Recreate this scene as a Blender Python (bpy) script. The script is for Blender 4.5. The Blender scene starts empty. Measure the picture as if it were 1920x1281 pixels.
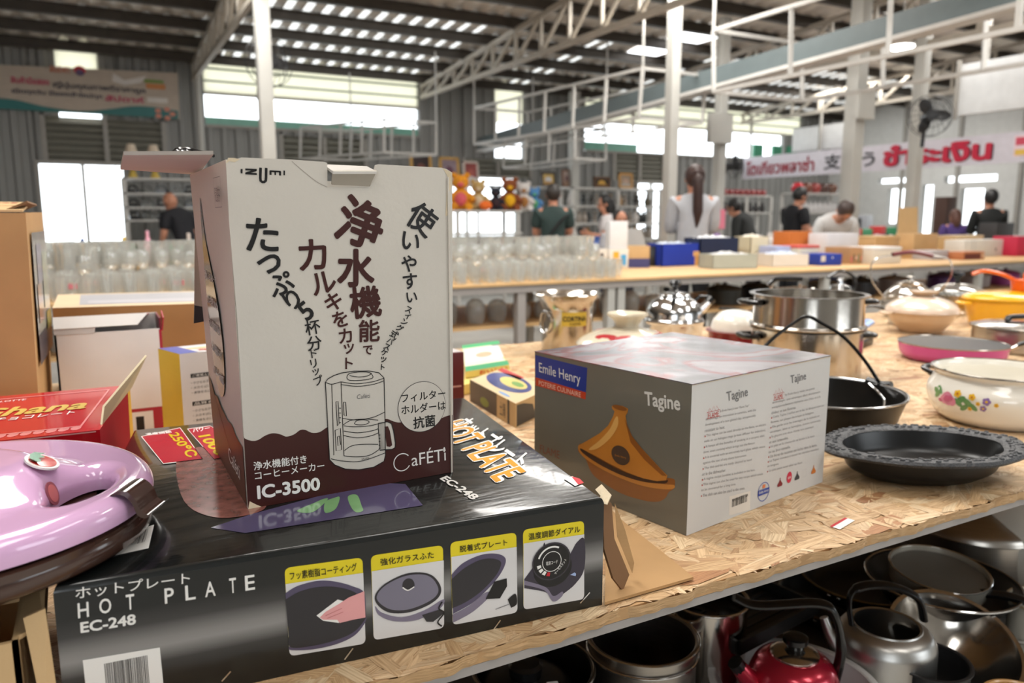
import bpy, bmesh, math, random
import numpy as np
from mathutils import Vector, Matrix, noise

random.seed(7)
SC = bpy.context.scene
COL = SC.collection
R = math.radians
# ---------------------------------------------------------------- camera
cam_data = bpy.data.cameras.new('camera')
cam = bpy.data.objects.new('camera', cam_data)
COL.objects.link(cam)
cam.location = (0, 0, 1.27)
cam.rotation_euler = (R(90 - 9.0), 0, R(61.5 - 90))
cam_data.sensor_width = 36.0
cam_data.lens = 27.0
cam_data.clip_start = 0.05
cam_data.clip_end = 200
cam_data.dof.use_dof = True
cam_data.dof.focus_distance = 1.0
cam_data.dof.aperture_fstop = 4.6
SC.camera = cam
# ---------------------------------------------------------------- daylight outside the hall
world = bpy.data.worlds.new('daylight')
SC.world = world
world.use_nodes = True
bg = world.node_tree.nodes['Background']
bg.inputs['Color'].default_value = (0.90, 0.96, 1.0, 1)
bg.inputs['Strength'].default_value = 4.0
# ---------------------------------------------------------------- area lights added under the roof to brighten the hall
def area_light(name, loc, sx, sy, power, rot=(0, 0, 0), col=(1, 0.97, 0.92)):
    d = bpy.data.lights.new(name, 'AREA')
    d.shape = 'RECTANGLE'
    d.size, d.size_y, d.energy, d.color = sx, sy, power, col
    o = bpy.data.objects.new(name, d)
    COL.objects.link(o)
    o.location, o.rotation_euler = loc, rot
    return o
for i, (x, y) in enumerate([(-1.2, -1.0), (1.6, -1.2), (4.2, -0.6), (0.4, 2.6), (3.2, 2.8), (6.4, 2.4), (1.2, 6.6), (5.2, 6.2), (9.2, 6.0), (12.0, 9.0)]):
    area_light('roof_fill', (x, y, 3.50 + 0.07 * (12 - y) - 0.14), 0.9, 2.2, 46 if y < 2 else 118)
# ---------------------------------------------------------------- exposure
SC.view_settings.view_transform = 'Standard'
SC.view_settings.look = 'None'
SC.view_settings.exposure = 0.0
SC.view_settings.gamma = 1.0
SC.view_settings.use_curve_mapping = False

# ================================================================ helpers
def lin(c):
    return tuple(((x / 255) / 12.92 if x / 255 <= 0.04045 else ((x / 255 + 0.055) / 1.055) ** 2.4) for x in c)

def mat(name, rgb, rough=0.5, metal=0.0, var=0.06, vscale=9, bump=0.0, bscale=60, coat=0.0, emit=0.0, stretch=(1, 1, 1), spec=0.5, trans=0.0):
    m = bpy.data.materials.new(name)
    m.use_nodes = True
    nt = m.node_tree
    p = nt.nodes['Principled BSDF']
    c = lin(rgb)
    tc = nt.nodes.new('ShaderNodeTexCoord')
    mp = nt.nodes.new('ShaderNodeMapping')
    mp.inputs['Scale'].default_value = stretch
    nt.links.new(tc.outputs['Object'], mp.inputs['Vector'])
    if var > 0:
        n = nt.nodes.new('ShaderNodeTexNoise')
        n.inputs['Scale'].default_value = vscale
        n.inputs['Detail'].default_value = 5
        nt.links.new(mp.outputs[0], n.inputs['Vector'])
        r_ = nt.nodes.new('ShaderNodeValToRGB')
        r_.color_ramp.elements[0].position = 0.3
        r_.color_ramp.elements[1].position = 0.7
        r_.color_ramp.elements[0].color = tuple(x * (1 - var) for x in c) + (1,)
        r_.color_ramp.elements[1].color = tuple(min(1, x * (1 + var)) for x in c) + (1,)
        nt.links.new(n.outputs['Fac'], r_.inputs['Fac'])
        nt.links.new(r_.outputs['Color'], p.inputs['Base Color'])
    else:
        p.inputs['Base Color'].default_value = c + (1,)
    if bump > 0:
        n2 = nt.nodes.new('ShaderNodeTexNoise')
        n2.inputs['Scale'].default_value = bscale
        n2.inputs['Detail'].default_value = 4
        nt.links.new(mp.outputs[0], n2.inputs['Vector'])
        b = nt.nodes.new('ShaderNodeBump')
        b.inputs['Strength'].default_value = bump
        b.inputs['Distance'].default_value = 0.01
        nt.links.new(n2.outputs['Fac'], b.inputs['Height'])
        nt.links.new(b.outputs['Normal'], p.inputs['Normal'])
    p.inputs['Roughness'].default_value = rough
    p.inputs['Metallic'].default_value = metal
    p.inputs['Coat Weight'].default_value = coat
    p.inputs['Coat Roughness'].default_value = 0.06
    p.inputs['Specular IOR Level'].default_value = spec
    if emit > 0:
        p.inputs['Emission Color'].default_value = c + (1,)
        p.inputs['Emission Strength'].default_value = emit
    return m

def glassy(name, tint=(245, 250, 250), milk=0.12, rough=0.04, base=0.1):
    m = bpy.data.materials.new(name)
    m.use_nodes = True
    nt = m.node_tree
    nt.nodes.remove(nt.nodes['Principled BSDF'])
    out = nt.nodes['Material Output']
    t = nt.nodes.new('ShaderNodeBsdfTransparent')
    t.inputs['Color'].default_value = lin(tint) + (1,)
    g = nt.nodes.new('ShaderNodeBsdfGlossy')
    g.inputs['Roughness'].default_value = rough
    g.inputs['Color'].default_value = (0.96, 0.96, 0.95, 1)
    d = nt.nodes.new('ShaderNodeBsdfDiffuse')
    n = nt.nodes.new('ShaderNodeTexNoise')
    n.inputs['Scale'].default_value = 30
    d.inputs['Color'].default_value = (0.82, 0.82, 0.80, 1)
    lw = nt.nodes.new('ShaderNodeLayerWeight')
    lw.inputs['Blend'].default_value = 0.35
    ad = nt.nodes.new('ShaderNodeMath')
    ad.operation = 'MULTIPLY_ADD'
    ad.inputs[1].default_value = 0.75
    ad.inputs[2].default_value = base
    nt.links.new(lw.outputs['Facing'], ad.inputs[0])
    m1 = nt.nodes.new('ShaderNodeMixShader')
    m2 = nt.nodes.new('ShaderNodeMixShader')
    nt.links.new(ad.outputs[0], m1.inputs[0])
    nt.links.new(t.outputs[0], m1.inputs[1])
    nt.links.new(g.outputs[0], m1.inputs[2])
    m2.inputs[0].default_value = milk
    nt.links.new(m1.outputs[0], m2.inputs[1])
    nt.links.new(d.outputs[0], m2.inputs[2])
    nt.links.new(m2.outputs[0], out.inputs['Surface'])
    return m

V3 = Vector

class MB:
    """collects shapes; build() links them as one mesh object"""
    def __init__(s):
        s.v, s.f, s.m, s.mats = [], [], [], []
    def mi(s, mt):
        if mt not in s.mats:
            s.mats.append(mt)
        return s.mats.index(mt)
    def add(s, vs, fs, mt, T=None):
        o = len(s.v)
        if T is not None:
            vs = [T @ V3(v) for v in vs]
        s.v += [tuple(v) for v in vs]
        k = s.mi(mt)
        s.f += [tuple(i + o for i in f) for f in fs]
        s.m += [k] * len(fs)
        return s
    def hexa(s, p, mt, T=None):
        """eight corners: bottom ring then top ring, counter-clockwise from above"""
        return s.add(p, [(3, 2, 1, 0), (4, 5, 6, 7), (0, 1, 5, 4), (1, 2, 6, 5), (2, 3, 7, 6), (3, 0, 4, 7)], mt, T)
    def box(s, x0, x1, y0, y1, z0, z1, mt, T=None):
        return s.hexa([(x0, y0, z0), (x1, y0, z0), (x1, y1, z0), (x0, y1, z0), (x0, y0, z1), (x1, y0, z1), (x1, y1, z1), (x0, y1, z1)], mt, T)
    def rbox(s, x0, x1, y0, y1, z0, z1, mt, b=0.004, T=None):
        """box with chamfered edges all round"""
        bm = bmesh.new()
        bmesh.ops.create_cube(bm, size=1)
        for v in bm.verts:
            v.co = V3((x0 + (v.co.x + .5) * (x1 - x0), y0 + (v.co.y + .5) * (y1 - y0), z0 + (v.co.z + .5) * (z1 - z0)))
        bmesh.ops.bevel(bm, geom=bm.edges[:] + bm.verts[:], offset=b, segments=2, profile=0.5, affect='EDGES')
        s.frombm(bm, mt, T)
        return s
    def frombm(s, bm, mt, T=None):
        bm.verts.index_update()
        s.add([v.co.copy() for v in bm.verts], [[v.index for v in f.verts] for f in bm.faces], mt, T)
        bm.free()
    def lathe(s, prof, mt, n=40, T=None, sx=1, sy=1, wob=None, cap=True):
        vs, fs = [], []
        for r, z in prof:
            for k in range(n):
                a = 2 * math.pi * k / n
                q = r * (wob(a) if wob else 1)
                vs.append((q * math.cos(a) * sx, q * math.sin(a) * sy, z))
        for i in range(len(prof) - 1):
            for k in range(n):
                k2 = (k + 1) % n
                fs.append((i * n + k, i * n + k2, (i + 1) * n + k2, (i + 1) * n + k))
        if cap and prof[0][0] > 1e-6:
            fs.append(tuple(range(n))[::-1])
        if cap and prof[-1][0] > 1e-6:
            fs.append(tuple((len(prof) - 1) * n + k for k in range(n)))
        return s.add(vs, fs, mt, T)
    def tube(s, pts, r, mt, n=8, closed=False, T=None, flat=1.0):
        P = [V3(p) for p in pts]
        rs = r if isinstance(r, (list, tuple)) else [r] * len(P)
        N = len(P)
        vs, fs = [], []
        up = None
        for i in range(N):
            if closed:
                t = P[(i + 1) % N] - P[i - 1]
            else:
                t = P[min(i + 1, N - 1)] - P[max(i - 1, 0)]
            t.normalize()
            if up is None:
                up = t.cross(V3((0, 0, 1)))
                if up.length < 0.1:
                    up = t.cross(V3((0, 1, 0)))
                up = up.cross(t)
            up = (up - t * up.dot(t)).normalized()
            sd = t.cross(up)
            for k in range(n):
                a = 2 * math.pi * (k + .5) / n
                vs.append(P[i] + (sd * math.cos(a) + up * math.sin(a) * flat) * rs[i])
        for i in range(N if closed else N - 1):
            j = (i + 1) % N
            for k in range(n):
                k2 = (k + 1) % n
                fs.append((i * n + k, i * n + k2, j * n + k2, j * n + k))
        if not closed:
            fs.append(tuple(range(n))[::-1])
            fs.append(tuple((N - 1) * n + k for k in range(n)))
        return s.add(vs, fs, mt, T)
    def bar(s, a, b, w, mt, h=None):
        """square section bar from a to b"""
        return s.tube([a, b], w * 0.7071, mt, n=4, flat=(h / w if h else 1))
    def ball(s, c, r, mt, T=None, seg=16, ring=10):
        rx, ry, rz = r if isinstance(r, (tuple, list)) else (r, r, r)
        prof = [(math.sin(math.pi * i / ring), -math.cos(math.pi * i / ring)) for i in range(ring + 1)]
        prof[0] = (0.001, -1); prof[-1] = (0.001, 1)
        M_ = Matrix.Translation(V3(c)) @ Matrix.Diagonal((rx, ry, rz, 1))
        return s.lathe(prof, mt, seg, (T @ M_) if T is not None else M_)
    def prism(s, pts, z0, z1, mt, T=None):
        n = len(pts)
        vs = [(x, y, z0) for x, y in pts] + [(x, y, z1) for x, y in pts]
        fs = [tuple(range(n))[::-1], tuple(range(n, 2 * n))] + [(i, (i + 1) % n, n + (i + 1) % n, n + i) for i in range(n)]
        return s.add(vs, fs, mt, T)
    def sheet(s, pts, th, mt, T=None):
        """thin sheet of real thickness from a loop of 3D points"""
        P = [V3(p) for p in pts]
        nrm = (P[1] - P[0]).cross(P[2] - P[0]).normalized() * th
        n = len(P)
        vs = P + [p + nrm for p in P]
        fs = [tuple(range(n))[::-1], tuple(range(n, 2 * n))] + [(i, (i + 1) % n, n + (i + 1) % n, n + i) for i in range(n)]
        return s.add(vs, fs, mt, T)
    def build(s, name, parent=None, loc=None, world=False, rot=None, ang=38):
        me = bpy.data.meshes.new(name)
        off = V3((0, 0, 0))
        if world:
            off = V3(parent.location) if parent else V3(loc)
        vs = [(v[0] - off[0], v[1] - off[1], v[2] - off[2]) for v in s.v] if world else s.v
        me.from_pydata(vs, [], s.f)
        for m_ in s.mats:
            me.materials.append(m_)
        me.polygons.foreach_set('material_index', s.m)
        me.polygons.foreach_set('use_smooth', [True] * len(s.f))
        me.update()
        me.set_sharp_from_angle(angle=R(ang))
        o = bpy.data.objects.new(name, me)
        COL.objects.link(o)
        if parent:
            o.parent = parent
        if loc and not parent:
            o.location = loc
        elif loc and parent and not world:
            o.location = loc
        if rot:
            o.rotation_euler = rot
        return o

def tag(o, label=None, cat=None, group=None, kind=None):
    if label: o['label'] = label
    if cat: o['category'] = cat
    if group: o['group'] = group
    if kind: o['kind'] = kind
    return o

def thing(name, label, cat, loc, rz=0.0, group=None):
    o = bpy.data.objects.new(name, None)
    o.empty_display_size = 0.05
    COL.objects.link(o)
    o.location = loc
    o.rotation_euler = (0, 0, rz)
    return tag(o, label, cat, group)

def dup(root, loc, rz=None, label=None, group=None, scale=None):
    r_ = root.copy()
    COL.objects.link(r_)
    r_.location = loc
    if rz is not None: r_.rotation_euler = (0, 0, rz)
    if scale: r_.scale = (scale, scale, scale) if not isinstance(scale, tuple) else scale
    if label: r_['label'] = label
    if group: r_['group'] = group
    for ch in list(root.children):
        c = ch.copy(); COL.objects.link(c); c.parent = r_
        for g in list(ch.children):
            d = g.copy(); COL.objects.link(d); d.parent = c
    return r_

def rotz(a): return Matrix.Rotation(a, 4, 'Z')
def TR(x, y, z): return Matrix.Translation((x, y, z))
def arc(cx, cy, r, a0, a1, n, ry=None):
    ry = r if ry is None else ry
    return [(cx + r * math.cos(R(a0 + (a1 - a0) * i / n)), cy + ry * math.sin(R(a0 + (a1 - a0) * i / n))) for i in range(n + 1)]
def fil(prof, r=0.006, n=4):
    """round the corners of a profile"""
    out = [prof[0]]
    for i in range(1, len(prof) - 1):
        a, b, c = (V3((*prof[i - 1], 0)), V3((*prof[i], 0)), V3((*prof[i + 1], 0)))
        d1, d2 = (a - b), (c - b)
        q = min(r, d1.length * .45, d2.length * .45)
        p1, p2 = b + d1.normalized() * q, b + d2.normalized() * q
        for k in range(n + 1):
            t = k / n
            p = p1 * (1 - t) ** 2 + b * 2 * t * (1 - t) + p2 * t * t
            out.append((p.x, p.y))
    out.append(prof[-1])
    return out
def spline(pts, n=6, closed=False):
    P = [V3(p) if len(p) == 3 else V3((*p, 0)) for p in pts]
    N = len(P); out = []
    for i in range(N if closed else N - 1):
        a, b, c, d = (P[(i + j) % N] if closed else P[min(max(i + j, 0), N - 1)] for j in (-1, 0, 1, 2))
        for k in range(n):
            t = k / n
            out.append(0.5 * ((2 * b) + (c - a) * t + (2 * a - 5 * b + 4 * c - d) * t * t + (3 * b - a - 3 * c + d) * t ** 3))
    if not closed: out.append(P[-1])
    return out
def spl2(pts, n=6, closed=False): return [(p.x, p.y) for p in spline(pts, n, closed)]

_TXT = {}
def text_mesh(txt, bold):
    key = (txt, bold)
    if key not in _TXT:
        c = bpy.data.curves.new('lettering', 'FONT')
        c.body, c.size, c.resolution_u = txt, 1.0, 3
        o = bpy.data.objects.new('lettering', c)
        COL.objects.link(o)
        me = bpy.data.meshes.new_from_object(o)
        vs = [(v.co.x, v.co.y, 0) for v in me.vertices]
        fs = [tuple(p.vertices) for p in me.polygons]
        bpy.data.objects.remove(o); bpy.data.curves.remove(c); bpy.data.meshes.remove(me)
        if bold > 0:                       # heavier weight: overprint with small shifts
            n0, v0, f0 = len(vs), vs, fs
            vs, fs = [], []
            sh = [(bold * math.cos(k * math.pi / 4), bold * math.sin(k * math.pi / 4)) for k in range(8)] + [(0, 0)]
            for k, (dx, dy) in enumerate(sh):
                vs += [(v[0] + dx, v[1] + dy, k * .1) for v in v0]; fs += [tuple(i + k * n0 for i in f) for f in f0]
        xs = [v[0] for v in vs] or [0, 1]; ys = [v[1] for v in vs] or [0, 1]
        _TXT[key] = (vs, fs, min(xs), max(xs), min(ys), max(ys))
    return _TXT[key]

class Panel:
    """a printed face: lays ink shapes on a plane (O, U, V) of the box mesh"""
    def __init__(s, mb, O, U, V, off=0.00025):
        s.mb, s.O, s.U, s.V, s.off = mb, V3(O), V3(U).normalized(), V3(V).normalized(), off
        s.N = s.U.cross(s.V)
    def p(s, q, l): return s.O + s.U * q[0] + s.V * q[1] + s.N * (s.off * l)
    def poly(s, pts, mt, l=1):
        a = sum(pts[i][0] * pts[(i + 1) % len(pts)][1] - pts[(i + 1) % len(pts)][0] * pts[i][1] for i in range(len(pts)))
        if a < 0: pts = pts[::-1]
        s.mb.add([s.p(q, l) for q in pts], [tuple(range(len(pts)))], mt)
    def rect(s, x0, y0, x1, y1, mt, l=1): s.poly([(x0, y0), (x1, y0), (x1, y1), (x0, y1)], mt, l)
    def ell(s, c, rx, ry, mt, l=1, n=40): s.poly(arc(c[0], c[1], rx, 0, 360 - 360 / n, n - 1, ry), mt, l)
    def line(s, pts, w, mt, l=2, closed=False):
        N = len(pts); vs = []; fs = []
        for i in range(N):
            a = pts[i - 1] if (closed or i) else pts[i]
            b = pts[(i + 1) % N] if (closed or i < N - 1) else pts[i]
            dx, dy = b[0] - a[0], b[1] - a[1]
            L = math.hypot(dx, dy) or 1
            nx, ny = -dy / L * w / 2, dx / L * w / 2
            vs += [s.p((pts[i][0] - nx, pts[i][1] - ny), l), s.p((pts[i][0] + nx, pts[i][1] + ny), l)]
        for i in range(N if closed else N - 1):
            j = (i + 1) % N
            fs.append((2 * i, 2 * j, 2 * j + 1, 2 * i + 1))
        s.mb.add(vs, fs, mt)
    def tx(s, txt, mt, q, l=3, bold=0.0):
        """lettering whose box has corners q = bottom-left, bottom-right, top-left"""
        vs, fs, x0, x1, y0, y1 = text_mesh(txt, bold)
        (ax, ay), (bx, by), (cx, cy) = q
        out = []
        for v in vs:
            u = (v[0] - x0) / (x1 - x0); w = (v[1] - y0) / (y1 - y0)
            out.append(s.p((ax + (bx - ax) * u + (cx - ax) * w, ay + (by - ay) * u + (cy - ay) * w), l + v[2]))
        s.mb.add(out, fs, mt)
    def ch(s, c, mt, ctr, size, ang, l=3, bold=0.0, sx=1.0):
        """one character, its ink box centred and its em scaled"""
        vs, fs, x0, x1, y0, y1 = text_mesh(c, bold)
        ca, sa = math.cos(R(ang)), math.sin(R(ang))
        k = size / max(x1 - x0, y1 - y0)
        out = []
        for v in vs:
            x = (v[0] - (x0 + x1) / 2) * k * sx; y = (v[1] - (y0 + y1) / 2) * k
            out.append(s.p((ctr[0] + x * ca - y * sa, ctr[1] + x * sa + y * ca), l + v[2]))
        s.mb.add(out, fs, mt)
    def rquad(s, q, r, mt, l=1):
        """four corners (tl, tr, br, bl) with rounded corners"""
        pts = []
        for i in range(4):
            a, b, c = V3((*q[i - 1], 0)), V3((*q[i], 0)), V3((*q[(i + 1) % 4], 0))
            p1 = b + (a - b).normalized() * r; p2 = b + (c - b).normalized() * r
            for k in range(6):
                t = k / 5
                p = p1 * (1 - t) ** 2 + b * 2 * t * (1 - t) + p2 * t * t
                pts.append((p.x, p.y))
        s.poly(pts, mt, l)
    def bars(s, x0, y0, x1, y1, mt, l=3, n=38, seed=3):
        rnd = random.Random(seed); x = x0; st = (x1 - x0) / n
        while x < x1 - st * .4:
            w = rnd.choice((.4, .4, .7, .7, 1.1)) * st
            s.rect(x, y0, min(x + w, x1), y1, mt, l); x += w + rnd.choice((.5, .5, .9)) * st
def lerp2(a, b, t): return (a[0] + (b[0] - a[0]) * t, a[1] + (b[1] - a[1]) * t)

# ================================================================ materials
M = {}
def dm(k, *a, **kw): M[k] = mat(k, *a, **kw)
dm('white_card', (204, 198, 188), 0.42, var=.03, bump=.04, bscale=120)
dm('grey_card', (205, 203, 200), 0.5, var=.03)
dm('brown_ink', (62, 24, 20), 0.35, var=.05)
dm('black_ink', (20, 19, 20), 0.4, var=0)
dm('white_ink', (236, 234, 230), 0.4, var=0)
dm('grey_ink', (112, 110, 110), 0.5, var=0)
dm('red_ink', (190, 28, 44), 0.4, var=.04)
dm('kraft', (176, 138, 92), 0.75, var=.07, bump=.08, bscale=70, stretch=(1, 1, 6))
dm('kraft_pale', (205, 172, 126), 0.7, var=.06, bump=.08, bscale=70)
dm('kraft_dark', (120, 86, 55), 0.8, var=.12)
dm('paper_torn', (214, 198, 170), 0.85, var=.15, vscale=60)
dm('black_card', (17, 21, 21), 0.22, var=.05, bump=.10, bscale=16, stretch=(1, 6, 1), coat=.5)
dm('steel', (196, 190, 182), 0.16, 1.0, var=.05, bump=.01)
dm('chrome', (215, 216, 218), 0.13, 1.0, var=.02)
dm('brushed', (178, 172, 164), 0.28, 1.0, var=.08, stretch=(1, 1, 30))
dm('aluminium', (186, 184, 180), 0.36, 1.0, var=.08)
dm('bakelite', (18, 18, 19), 0.22, var=.1)
dm('nonstick', (24, 24, 25), 0.35, var=.12)
dm('cast', (50, 51, 54), 0.42, var=.15, bump=.5, bscale=130)
dm('black_pan', (30, 28, 26), 0.3, var=.1, metal=.3)
dm('enamel_white', (240, 236, 226), 0.12, var=.02, coat=.6)
dm('enamel_red', (140, 10, 30), 0.15, var=.05, coat=.6)
dm('column_white', (182, 181, 176), 0.5, var=.06, vscale=3)
dm('truss_paint', (170, 162, 150), 0.55, var=.06)
dm('pipe_white', (190, 188, 184), 0.45, var=.06)
dm('cladding', (138, 138, 136), 0.5, var=.06, vscale=2)
dm('louvre_grey', (128, 126, 116), 0.6, var=.05)
dm('purlin_black', (72, 66, 60), 0.5, var=.1, metal=.3)
dm('roof_metal', (226, 218, 208), 0.42, .2, var=.18, vscale=3)
dm('concrete', (186, 182, 174), 0.6, var=.14, vscale=2, bump=.05)
dm('grey_paint', (150, 146, 140), 0.45, var=.06)
dm('pine', (206, 168, 118), 0.55, var=.12, vscale=6, stretch=(1, 8, 8))
dm('pink_plastic', (222, 178, 218), 0.12, var=.02, coat=.8)
dm('brown_plastic', (66, 44, 36), 0.18, var=.05, coat=.5)
dm('leaf_green', (92, 150, 100), 0.5, var=.2)
dm('yellow_ink', (225, 205, 30), 0.4, var=.03)
dm('blue_ink', (30, 60, 160), 0.4, var=.05)
dm('skin', (186, 130, 104), 0.55, var=.05)
dm('hair', (30, 22, 20), 0.5, var=.25, vscale=30)
dm('hair_brown', (52, 34, 30), 0.5, var=.25, vscale=30)
M['glass'] = glassy('clear_glass', (252, 252, 250), milk=.15)
M['lid_glass'] = glassy('lid_glass', (225, 225, 222), .05)
_mc = {}
def pm(rgb, rough=.5, metal=0, coat=0, var=.05):
    """a plain painted, printed or moulded colour"""
    k = (rgb, rough, metal, coat, var)
    if k not in _mc:
        _mc[k] = mat('colour_%02x%02x%02x' % rgb, rgb, rough, metal, var=var, coat=coat)
    return _mc[k]

# ================================================================ the hall
def struct(name, mb, label=None, **kw):
    return tag(mb.build(name, **kw), label, None, None, 'structure')
def translucent(name, rgb, through, f):
    m = mat(name, rgb, .5, var=.05); nt = m.node_tree; p = nt.nodes['Principled BSDF']
    t = nt.nodes.new('ShaderNodeBsdfTranslucent'); t.inputs['Color'].default_value = through + (1,)
    x = nt.nodes.new('ShaderNodeMixShader'); x.inputs[0].default_value = f
    nt.links.new(p.outputs[0], x.inputs[1]); nt.links.new(t.outputs[0], x.inputs[2])
    nt.links.new(x.outputs[0], nt.nodes['Material Output'].inputs['Surface'])
    return m
def rz_(y): return 3.52 + 0.07 * (12 - y)      # underside of the roof sheet
b = MB(); b.box(-9, 26, -6, 12.2, -.1, 0, M['concrete'])
struct('floor', b, 'smooth grey concrete floor of the hall')
# ribbed roof sheet, ribs running up the slope
b = MB(); pitch = .22; xs = []
x = -9.0
while x < 26:
    xs += [(x, 0), (x + .05, .035), (x + .10, .035), (x + .15, 0)]
    x += pitch
M['roof_translucent'] = translucent('roof_translucent', (200, 196, 188), (.62, .60, .57), .7)
YR = (12.3, 8.9, -3.0); n = len(xs)
for q in range(2):
    vs = [(x, y, rz_(y) + h) for y in YR[q:q + 2] for x, h in xs]
    for lit in (0, 1):
        fs = [(i, n + i, n + i + 1, i + 1) for i in range(n - 1) if lit == (q == 0 and i % 4 in (3, 0) and any(a < xs[i][0] < c for a, c in ((1.75, 4.7), (6.2, 6.75), (8.4, 13.6))))]
        b.add(vs, fs, M['roof_translucent'] if lit else M['roof_metal'])
struct('ceiling', b, 'dark ribbed metal roof sheeting above the hall')
# translucent sheets let into the roof near the gutter
M['skylight'] = mat('skylight', (250, 252, 255), .4, emit=4, var=0)
b = MB(); b.box(7.1, 7.6, 8.95, 9.55, rz_(9.25) - .03, rz_(9.25) - .01, M['skylight']); struct('window_1', b, 'bright square roof window left of the pale column')
b = MB(); b.box(7.2, 7.75, 8.2, 8.8, rz_(8.5) - .03, rz_(8.5) - .01, M['skylight']); struct('window_2', b, 'bright square roof window right of the pale column')
# purlins: black channels across the slope
y = 11.75; k = 0
M['purlin_hole'] = mat('purlin_hole', (150, 140, 130), .5, var=.1)
while y > -2.5:
    b = MB(); z0 = rz_(y)
    b.box(-9, 26, y, y + .05, z0 - .13, z0 - .003, M['purlin_black'])
    b.box(-9, 26, y - .03, y, z0 - .13, z0 - .12, M['purlin_black'])
    b.box(-9, 26, y - .03, y, z0 - .02, z0 - .005, M['purlin_black'])
    o = struct('roof_purlin', b, 'black steel purlin running across under the roof sheets')
    o['group'] = 'roof purlins'
    y -= .74
# back wall: ribbed cladding with openings (x0, x1, z0, z1)
HOLES = [(-.55, .48, .85, 2.0), (1.56, 4.80, 2.60, 3.05), (4.68, 6.62, 1.0, 1.98), (8.06, 13.1, 2.52, 3.05), (9.24, 9.92, .9, 1.96), (-.25, .24, 2.1, 3.50), (6.2, 6.75, 2.3, 3.50), (1.56, 4.80, 3.07, 3.52), (8.06, 13.6, 3.07, 3.52)]
LOUV = [(-.45, 1.0, 2.02, 2.62), (-2.9, -1.2, 2.0, 2.7), (2.6, 3.9, 2.0, 2.52), (5.6, 6.9, 2.0, 2.3), (8.7, 9.9, 2.0, 2.5)]
XB = sorted({-9, 14.6} | {q for h in HOLES + LOUV for q in h[:2]})
ZB = sorted({0, 3.55} | {q for h in HOLES + LOUV for q in h[2:]})
b = MB()
for i in range(len(XB) - 1):
    for j in range(len(ZB) - 1):
        cx, cz = (XB[i] + XB[i + 1]) / 2, (ZB[j] + ZB[j + 1]) / 2
        if any(h[0] < cx < h[1] and h[2] < cz < h[3] for h in HOLES + LOUV): continue
        x = XB[i]
        b.box(XB[i], XB[i + 1], 12.06, 12.1, ZB[j], ZB[j + 1], M['cladding'])
        while x < XB[i + 1] - .02:
            xe = min(x + .11, XB[i + 1])
            b.hexa([(x, 12.06, ZB[j]), (x + .02, 12.02, ZB[j]), (max(xe - .02, x + .021), 12.02, ZB[j]), (xe, 12.06, ZB[j]), (x, 12.06, ZB[j + 1]), (x + .02, 12.02, ZB[j + 1]), (max(xe - .02, x + .021), 12.02, ZB[j + 1]), (xe, 12.06, ZB[j + 1])], M['cladding'])
            x += .19
struct('wall_back', b, 'grey ribbed metal back wall of the hall')
for k, (x0, x1, z0, z1) in enumerate(LOUV):
    b = MB(); z = z0; b.box(x0, x1, 12.09, 12.1, z0, z1, M['louvre_grey'])
    while z < z1 - .02:
        b.hexa([(x0, 12.03, z), (x1, 12.03, z), (x1, 12.09, z + .07), (x0, 12.09, z + .07), (x0, 12.03, z + .012), (x1, 12.03, z + .012), (x1, 12.09, z + .082), (x0, 12.09, z + .082)], M['louvre_grey'])
        z += .085
    b.box((x0 + x1) / 2 - .03, (x0 + x1) / 2 + .03, 12.0, 12.04, z0, z1, M['grey_paint'])
    for xx in (x0, x1): b.box(xx - .03, xx + .03, 12.0, 12.06, z0, z1, M['grey_paint'])
    struct('window_%d' % (k + 3), b, 'olive grey louvre panel in the back wall')
M['translucent'] = translucent('translucent_sheet', (238, 234, 214), (.80, .78, .68), .7)
M['teal_reflection'] = mat('teal_reflection', (120, 178, 160), .3, var=.08)  # opaque teal painted in for the reflection low in the window glass
wi = 8
for (x0, x1, z0, z1), tr in ((HOLES[5], 0), (HOLES[6], 0), (HOLES[7], 1), (HOLES[8], 1)):
    b = MB(); b.box(x0, x1, 12.05, 12.06, z0 + (.62 if not tr else 0), z1, M['translucent'])
    z = z0 + .14
    while tr and z < z1:
        b.box(x0, x1, 12.0, 12.04, z, z + .022, M['purlin_black'] if 0 else pm((96, 112, 92))); z += .17
    struct('window_%d' % wi, b, 'cream translucent wall sheet' if not tr else 'cream translucent sheeting with dark green rails high in the back wall'); wi += 1
for x0, x1, z0, z1 in (HOLES[1], HOLES[3]):
    b = MB(); nn = max(2, round((x1 - x0) / 1.1))
    b.box(x0, x1, 12.0, 12.05, z0 - .02, z0 + .02, M['grey_paint']); b.box(x0, x1, 12.0, 12.05, z1 - .02, z1 + .02, M['truss_paint'])
    if x0 < 5: b.box(x0, x1, 12.06, 12.07, z0 + .02, z0 + .13, M['teal_reflection'])
    else: b.box(x0, x0 + 1.2, 12.06, 12.07, z0 + .02, z0 + .17, M['teal_reflection'])
    struct('window_%d' % wi, b, 'long bright open window band high in the back wall'); wi += 1
for k, (x0, x1, z0, z1) in enumerate((HOLES[0], HOLES[2], HOLES[4])):
    b = MB()
    for xx in (x0 - .03, (x0 + x1) / 2 - .02, x1 - .03): b.box(xx, xx + .045, 11.99, 12.06, z0, z1, M['grey_paint'] if xx != (x0 + x1) / 2 - .02 else M['pipe_white'])
    b.box(x0 - .03, x1 + .03, 11.99, 12.06, z1, z1 + .05, M['grey_paint'])
    struct('door_%d' % (k + 1), b, 'bright open doorway in the back wall'); 
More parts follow.
